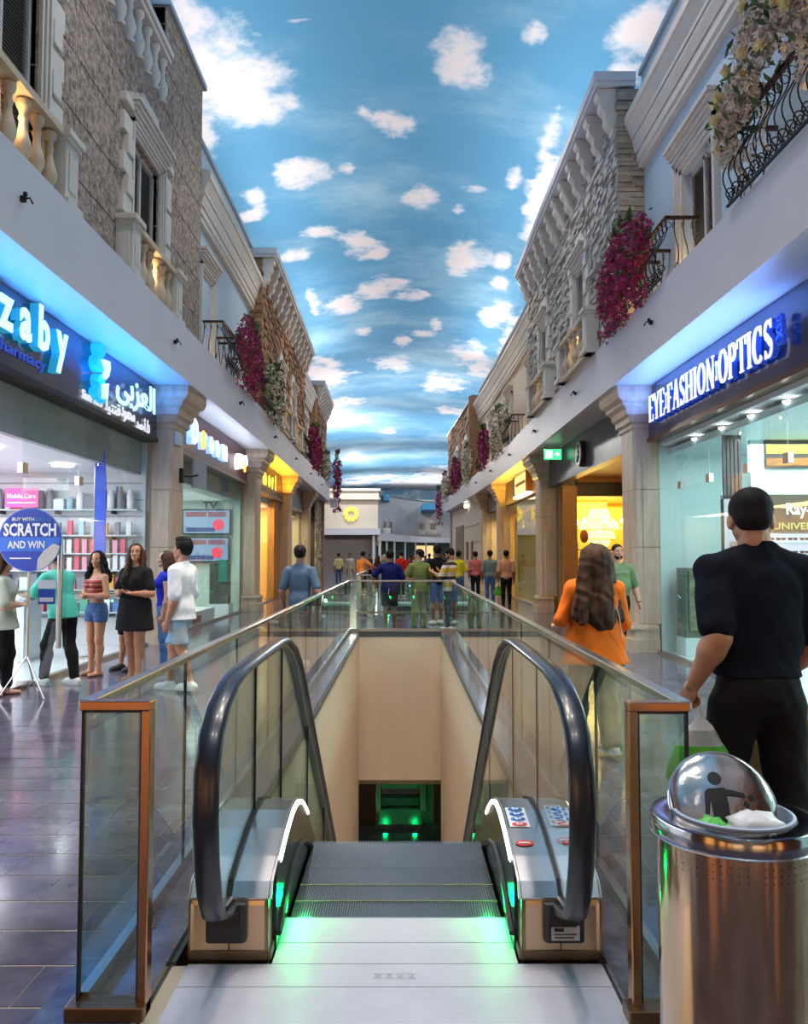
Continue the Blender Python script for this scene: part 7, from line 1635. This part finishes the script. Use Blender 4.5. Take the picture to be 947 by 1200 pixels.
# ================================================================ iron balconies and flower garlands
def balcony(sd, xw, d0, d1, label, n=None):
    f = XF[sd]; base = Vector(f(xw - .2, (d0 + d1) / 2, 5.42)); t = thing('iron_balcony', label, 'balcony', base)
    xo = xw - .46; zt = 6.33; zb = 5.45
    r = MB(); 
    for z, e in ((zt, .022), (5.98, .010)):
        if z == zt:
            for a, b, c, d in ((xo - .025, xo + .025, d0, d1), (xo, xw, d0 - .0, d0 + .05), (xo, xw, d1 - .05, d1)): r.box(a, b, c, d, z - e, z + e)
    r.build('top_rail', mat('rail_maroon', (.07, .022, .018), .4, metal=.3), t, f)
    def bar(cx_, cd, ox, od, ph):     # outward direction (ox,od)
        pts = []
        for q in range(15):
            u = q / 14; z = zt - .02 - u * (zt - zb - .10); bulge = .02 + .25 * math.sin(u * PI * .86) ** 2 * u - .07 * math.sin(u * PI) * (1 - u)
            pts.append((cx_ - ox * bulge, cd - od * bulge, z))
        e_ = pts[-1]; sp = []
        for q in range(16):     # lower scroll
            a = -PI / 2 - q / 15 * 3.4 * PI / 1.7; rr = .085 * (1 - q / 20)
            sp.append((e_[0] + ox * (rr * math.cos(a) - 0) * .9 - 0, e_[1] + od * (rr * math.cos(a)) * .9 + (0 if od else (.0)), e_[2] + .07 + rr * math.sin(a)))
        m_ = MB().tube(pts, .0085, 5); m_.tube(sp, .008, 5)
        tp = [(pts[1][0] + ox * (.045 * math.cos(a) + .03), pts[1][1] + od * (.045 * math.cos(a) + .03), zt - .10 + .045 * math.sin(a)) for a in np.linspace(PI * .8, -PI * 1.1, 10)]
        m_.tube(tp, .006, 4); return m_
    n = n or max(4, int((d1 - d0) / .16)); proto = None; P0 = None
    for i in range(n + 1):
        d = d0 + .03 + (d1 - d0 - .06) * i / n; P_ = Vector(f(xo, d, zb))
        if proto is None: proto = bar(xo, d, 1, 0, 0).build('baluster_bar', IRON, t, f); P0 = P_
        else: c = proto.copy(); COL.objects.link(c); c.parent = t; c.location = P_ - P0
    for dd, sg in ((d0, 1), (d1, -1)):
        for j in range(3): bar(xo + .10 + j * .13, dd, 0, sg, 0).build('baluster_bar', IRON, t, f)
    rg = None
    for i in range(int((d1 - d0) / .13)):
        d = d0 + .09 + i * .13; P_ = Vector(f(xo - .12, d, zb))
        if rg is None: rg = MB().tube([(xo - .10, d + .055 * math.cos(a), zb + .08 + .055 * math.sin(a)) for a in np.linspace(0, 2 * PI, 13)[:-1]], .007, 5, closed=True).build('ring', IRON, t, f); P1 = P_
        else: c = rg.copy(); COL.objects.link(c); c.parent = t; c.location = P_ - P1
    MB().box(xo - .12, xo - .09, d0, d1, zb - .01, zb + .015).box(xo, xw, d0, d0 + .03, zb - .01, zb + .015).box(xo, xw, d1 - .03, d1, zb - .01, zb + .015).build('base_bar', IRON, t, f)
    point(f(xw - .10, d0 + .25, 5.62), 9, (1, .70, .36), .05, 'balcony_uplight')
    return t
def floret(mb, c, r, rr, N_=None):
    a0 = rr.uniform(0, 6); N_ = (N_ or Vector((rr.uniform(-1, 1), rr.uniform(-1, 1), rr.uniform(-.5, 1)))).normalized(); u = N_.orthogonal().normalized(); v = N_.cross(u); vs = [c - N_ * r * .25]; fs = []
    for k_ in range(5):
        a = a0 + 2 * PI * k_ / 5; vs += [c + (u * math.cos(a - .5) + v * math.sin(a - .5)) * r * .75 + N_ * r * .2, c + (u * math.cos(a) + v * math.sin(a)) * r * 1.15 + N_ * r * .45, c + (u * math.cos(a + .5) + v * math.sin(a + .5)) * r * .75 + N_ * r * .2]
        b = 1 + 3 * k_; fs += [(0, b, b + 1), (0, b + 1, b + 2)]
    mb.add(vs, fs)
def leafq(mb, c, l, rr, dr=None):
    d_ = (dr or Vector((rr.uniform(-1, 1), rr.uniform(-1, 1), rr.uniform(-1, .8)))).normalized() * l; n_ = d_.cross(Vector((rr.uniform(-1, 1), rr.uniform(-1, 1), 1))).normalized() * l * .17
    mb.add([c, c + d_ * .45 + n_, c + d_, c + d_ * .45 - n_], [(0, 1, 2, 3)])
MAG = mat('bougainvillea', (.30, .006, .06), .6, island=((.50, .015, .13), .9, (.12, .004, .10))); WHF = mat('white_blossom', (.78, .70, .60), .6, island=((.86, .84, .82), .9, (.68, .50, .36)))
LEAF = mat('leaf_green', (.035, .085, .02), .6, island=((.12, .21, .05), .9, (.03, .06, .02))); YROSE = mat('rose_yellow', (.80, .66, .30), .6)
def garland(sd, xc, d0, d1, z0, z1, kind, label, n=420, seed=1, fl=.045, slope=0., th=.17):
    f = XF[sd]; r = random.Random(seed); t = thing('flower_garland', label, 'flowers', f(xc, (d0 + d1) / 2, z0)); fb, lb = MB(), MB(); dm, dl = (d0 + d1) / 2, (d1 - d0) / 2
    def samp(e=1.0):
        while True:
            u, v, w = r.uniform(-1, 1), r.uniform(-1, 1), r.uniform(-1, 1)
            if abs(u) ** 2.6 + abs(v) ** 2.2 + w * w < 1: break
        ed = 1 - .35 * abs(u) ** 2; return Vector((xc + w * th * ed * e, dm + u * dl * e, (z0 + z1) / 2 + v * (z1 - z0) / 2 * ed * e + slope * u + .08 * math.sin(u * 9 + seed)))
    for i in range(n): floret(fb, samp(), fl * r.uniform(.7, 1.3), r)
    for i in range(int(n * (.35 if kind == 'm' else 1.3))): leafq(lb, samp(1.08 if kind == 'm' else 1.2), r.uniform(.07, .16) * (1 if kind == 'm' else 1.35), r)
    for i in range(40):
        c = samp(.4); c.z = z1 - .1 + slope * ((c.y - dm) / dl) + r.uniform(-.1, .05); leafq(lb, c, r.uniform(.18, .32), r, Vector((r.uniform(-.7, .3), r.uniform(-.6, .6), 1)))
    for i in range(int(n * .10)): c = samp(1.05); c.z = z0 - r.uniform(0, .18); floret(fb, c, fl * .8, r)
    fb.build('blossoms', MAG if kind == 'm' else WHF, t, f, kind='stuff'); lb.build('leaves', LEAF, t, f, kind='stuff')
    co = MB().tube([f(xc + .03, d0 + (d1 - d0) * q / 6, (z0 + z1) / 2 + .1) for q in range(7)], .03, 6); co.build('garland_core', mat('core_green', (.03, .05, .02), .8), t)
    return t
# right side
balcony(1, 4.15, 6.6, 8.85, 'nearest black iron balcony on the optician side, under the big cream flower garland')
balcony(1, 4.15, 11.2, 12.5, 'black iron balcony before the louvred window, at one end of the magenta garland')
balcony(1, 4.15, 12.95, 14.3, 'black iron balcony at the corner of the grey stone house, under the magenta garland')
garland(1, 3.50, 11.45, 14.3, 5.5, 6.8, 'm', 'large magenta bougainvillea garland at the corner of the grey stone house', 1300, 3, .042, -.10, .24)
# big cream and white arrangement, roses and clusters one by one
t = thing('flower_garland', 'big garland of cream roses and white blossoms nearest on the optician side', 'flowers', XR(3.65, 8.0, 6.2)); r = random.Random(12)
def gsurf(u, v): # u along street 0..1 , v height 0..1
    d = 6.0 + u * 2.85; zc = 6.45 + .75 * math.sin(min(1, (1 - u) * 1.5 + .12) * PI / 2); hh = .30 + .42 * math.sin((1 - u) * PI / 2)
    zz = zc - .25 + (v - .5) * 2 * hh; return Vector((3.68 - .14 * math.sin(v * PI) + r.uniform(-.05, .05), d, zz - (.6 * max(0, u - .72) * 1.0)))
lb = MB()
for i in range(420): leafq(lb, gsurf(r.random(), r.random()) + Vector((.08, 0, 0)), r.uniform(.10, .2), r)
for i in range(70): leafq(lb, gsurf(r.random(), r.choice([0.0, 1.0, .98])), r.uniform(.16, .28), r)
for i in range(170): leafq(lb, gsurf(r.random(), r.random()) - Vector((.16, 0, 0)), r.uniform(.09, .16), r)
lb.build('leaves', LEAF, t, XR, kind='stuff')
for i in range(90):
    c = gsurf(r.random(), r.uniform(.08, .95)); m_ = MB(); R0 = r.uniform(.12, .20)
    for q in range(46):
        v = Vector((r.gauss(0, 1), r.gauss(0, 1), r.gauss(0, 1))).normalized() * R0 * r.uniform(.75, 1); v.x *= .6; floret(m_, c + v, .046, r)
    m_.build('blossom_cluster', WHF, t, XR)
for i in range(30):
    c = gsurf(r.random(), r.uniform(0.05, 1.0)) - Vector((.15, 0, 0)); m_ = MB()
    N_ = Vector((-1, r.uniform(-.7, .3), r.uniform(-.6, .2)))
    for k_ in range(5): floret(m_, c + N_.normalized() * (.012 * k_), .072 - .011 * k_, r, N_)
    m_.ell(tuple(c), (.03, .045, .045), 8, 5)
    m_.build('rose', YROSE, t, XR, smooth='all')
for i in range(7):
    c0 = gsurf(r.uniform(.35, 1), .05); m_ = MB()
    for q in range(22): floret(m_, c0 + Vector((r.uniform(-.04, .04), r.uniform(-.05, .05), -q * .026)), .036, r)
    m_.build('hanging_spray', WHF, t, XR)
# far right garlands
balcony(1, 4.1, 27.2, 28.6, 'small far iron balcony next to the white garland on the cream house', 7)
balcony(1, 4.1, 35.6, 37.2, 'small far iron balcony between magenta and white garlands on the cream house', 7)
garland(1, 3.62, 28.2, 32.5, 5.45, 7.1, 'w', 'tall white and green garland on the cream house', 420, 21, .07, 0, .2)
garland(1, 3.60, 33.6, 36.4, 5.45, 7.15, 'm', 'magenta garland on the cream house next to the tall white garland', 380, 22, .07, 0, .2)
garland(1, 3.58, 39.5, 43.5, 5.45, 7.2, 'w', 'far white garland at the corner of the far brown stone house', 320, 23, .08, 0, .2)
garland(1, 3.55, 45.0, 49.5, 5.45, 7.2, 'm', 'far magenta garland on the far brown stone house', 320, 24, .08, 0, .2)
garland(1, 3.5, 51.5, 55, 5.3, 7.0, 'w', 'farthest pale green garland at the rounded end of the cream arcade', 260, 25, .08, 0, .2)
garland(1, 3.35, 56.2, 57.4, 3.9, 6.4, 'm', 'dark hanging garland at the very end of the right fascia', 220, 26, .08, 0, .25)
# left side
balcony(-1, 4.1, 16.3, 17.6, 'black iron balcony on the pale blue house nearest to the rough stucco house')
balcony(-1, 4.1, 18.0, 19.5, 'black iron balcony under the magenta garland of the pale blue house')
balcony(-1, 4.1, 20.6, 22.2, 'iron balcony beside the white garland at the brown stone corner', 7)
garland(-1, 3.52, 17.3, 20.3, 5.5, 7.0, 'm', 'magenta bougainvillea garland on the pale blue house over the purple brown sign', 800, 31, .045, -.12, .20)
garland(-1, 3.56, 21.4, 24.2, 5.45, 6.9, 'w', 'white garland at the brown stone corner on the pharmacy side', 480, 32, .055, 0, .18)
garland(-1, 3.62, 33.2, 38.5, 5.45, 7.3, 'm', 'dark magenta garland on the far cream house of the pharmacy side', 420, 33, .08, 0, .22)
balcony(-1, 4.1, 31.8, 33.2, 'far iron balcony before the dark magenta garland on the pharmacy side', 6)
garland(-1, 3.62, 40.5, 43.5, 5.45, 6.9, 'w', 'far pale green garland near the end of the pharmacy side fascia', 240, 34, .08, 0, .2)
garland(-1, 3.42, 46.2, 47.4, 4.3, 7.6, 'm', 'dark hanging garland past the end of the pharmacy side fascia', 260, 35, .09, 0, .25)
t = thing('wall_lantern', 'pale box lantern below the dark hanging garland at the end of the pharmacy side', 'lamp', XL(3.5, 46.3, 4.4)); MB().box(3.35, 3.75, 46.0, 46.5, 4.35, 4.75).build('case', FASC, t, XL); MB().box(3.3, 3.8, 45.95, 46.55, 4.75, 4.85).build('cap', FASC, t, XL)
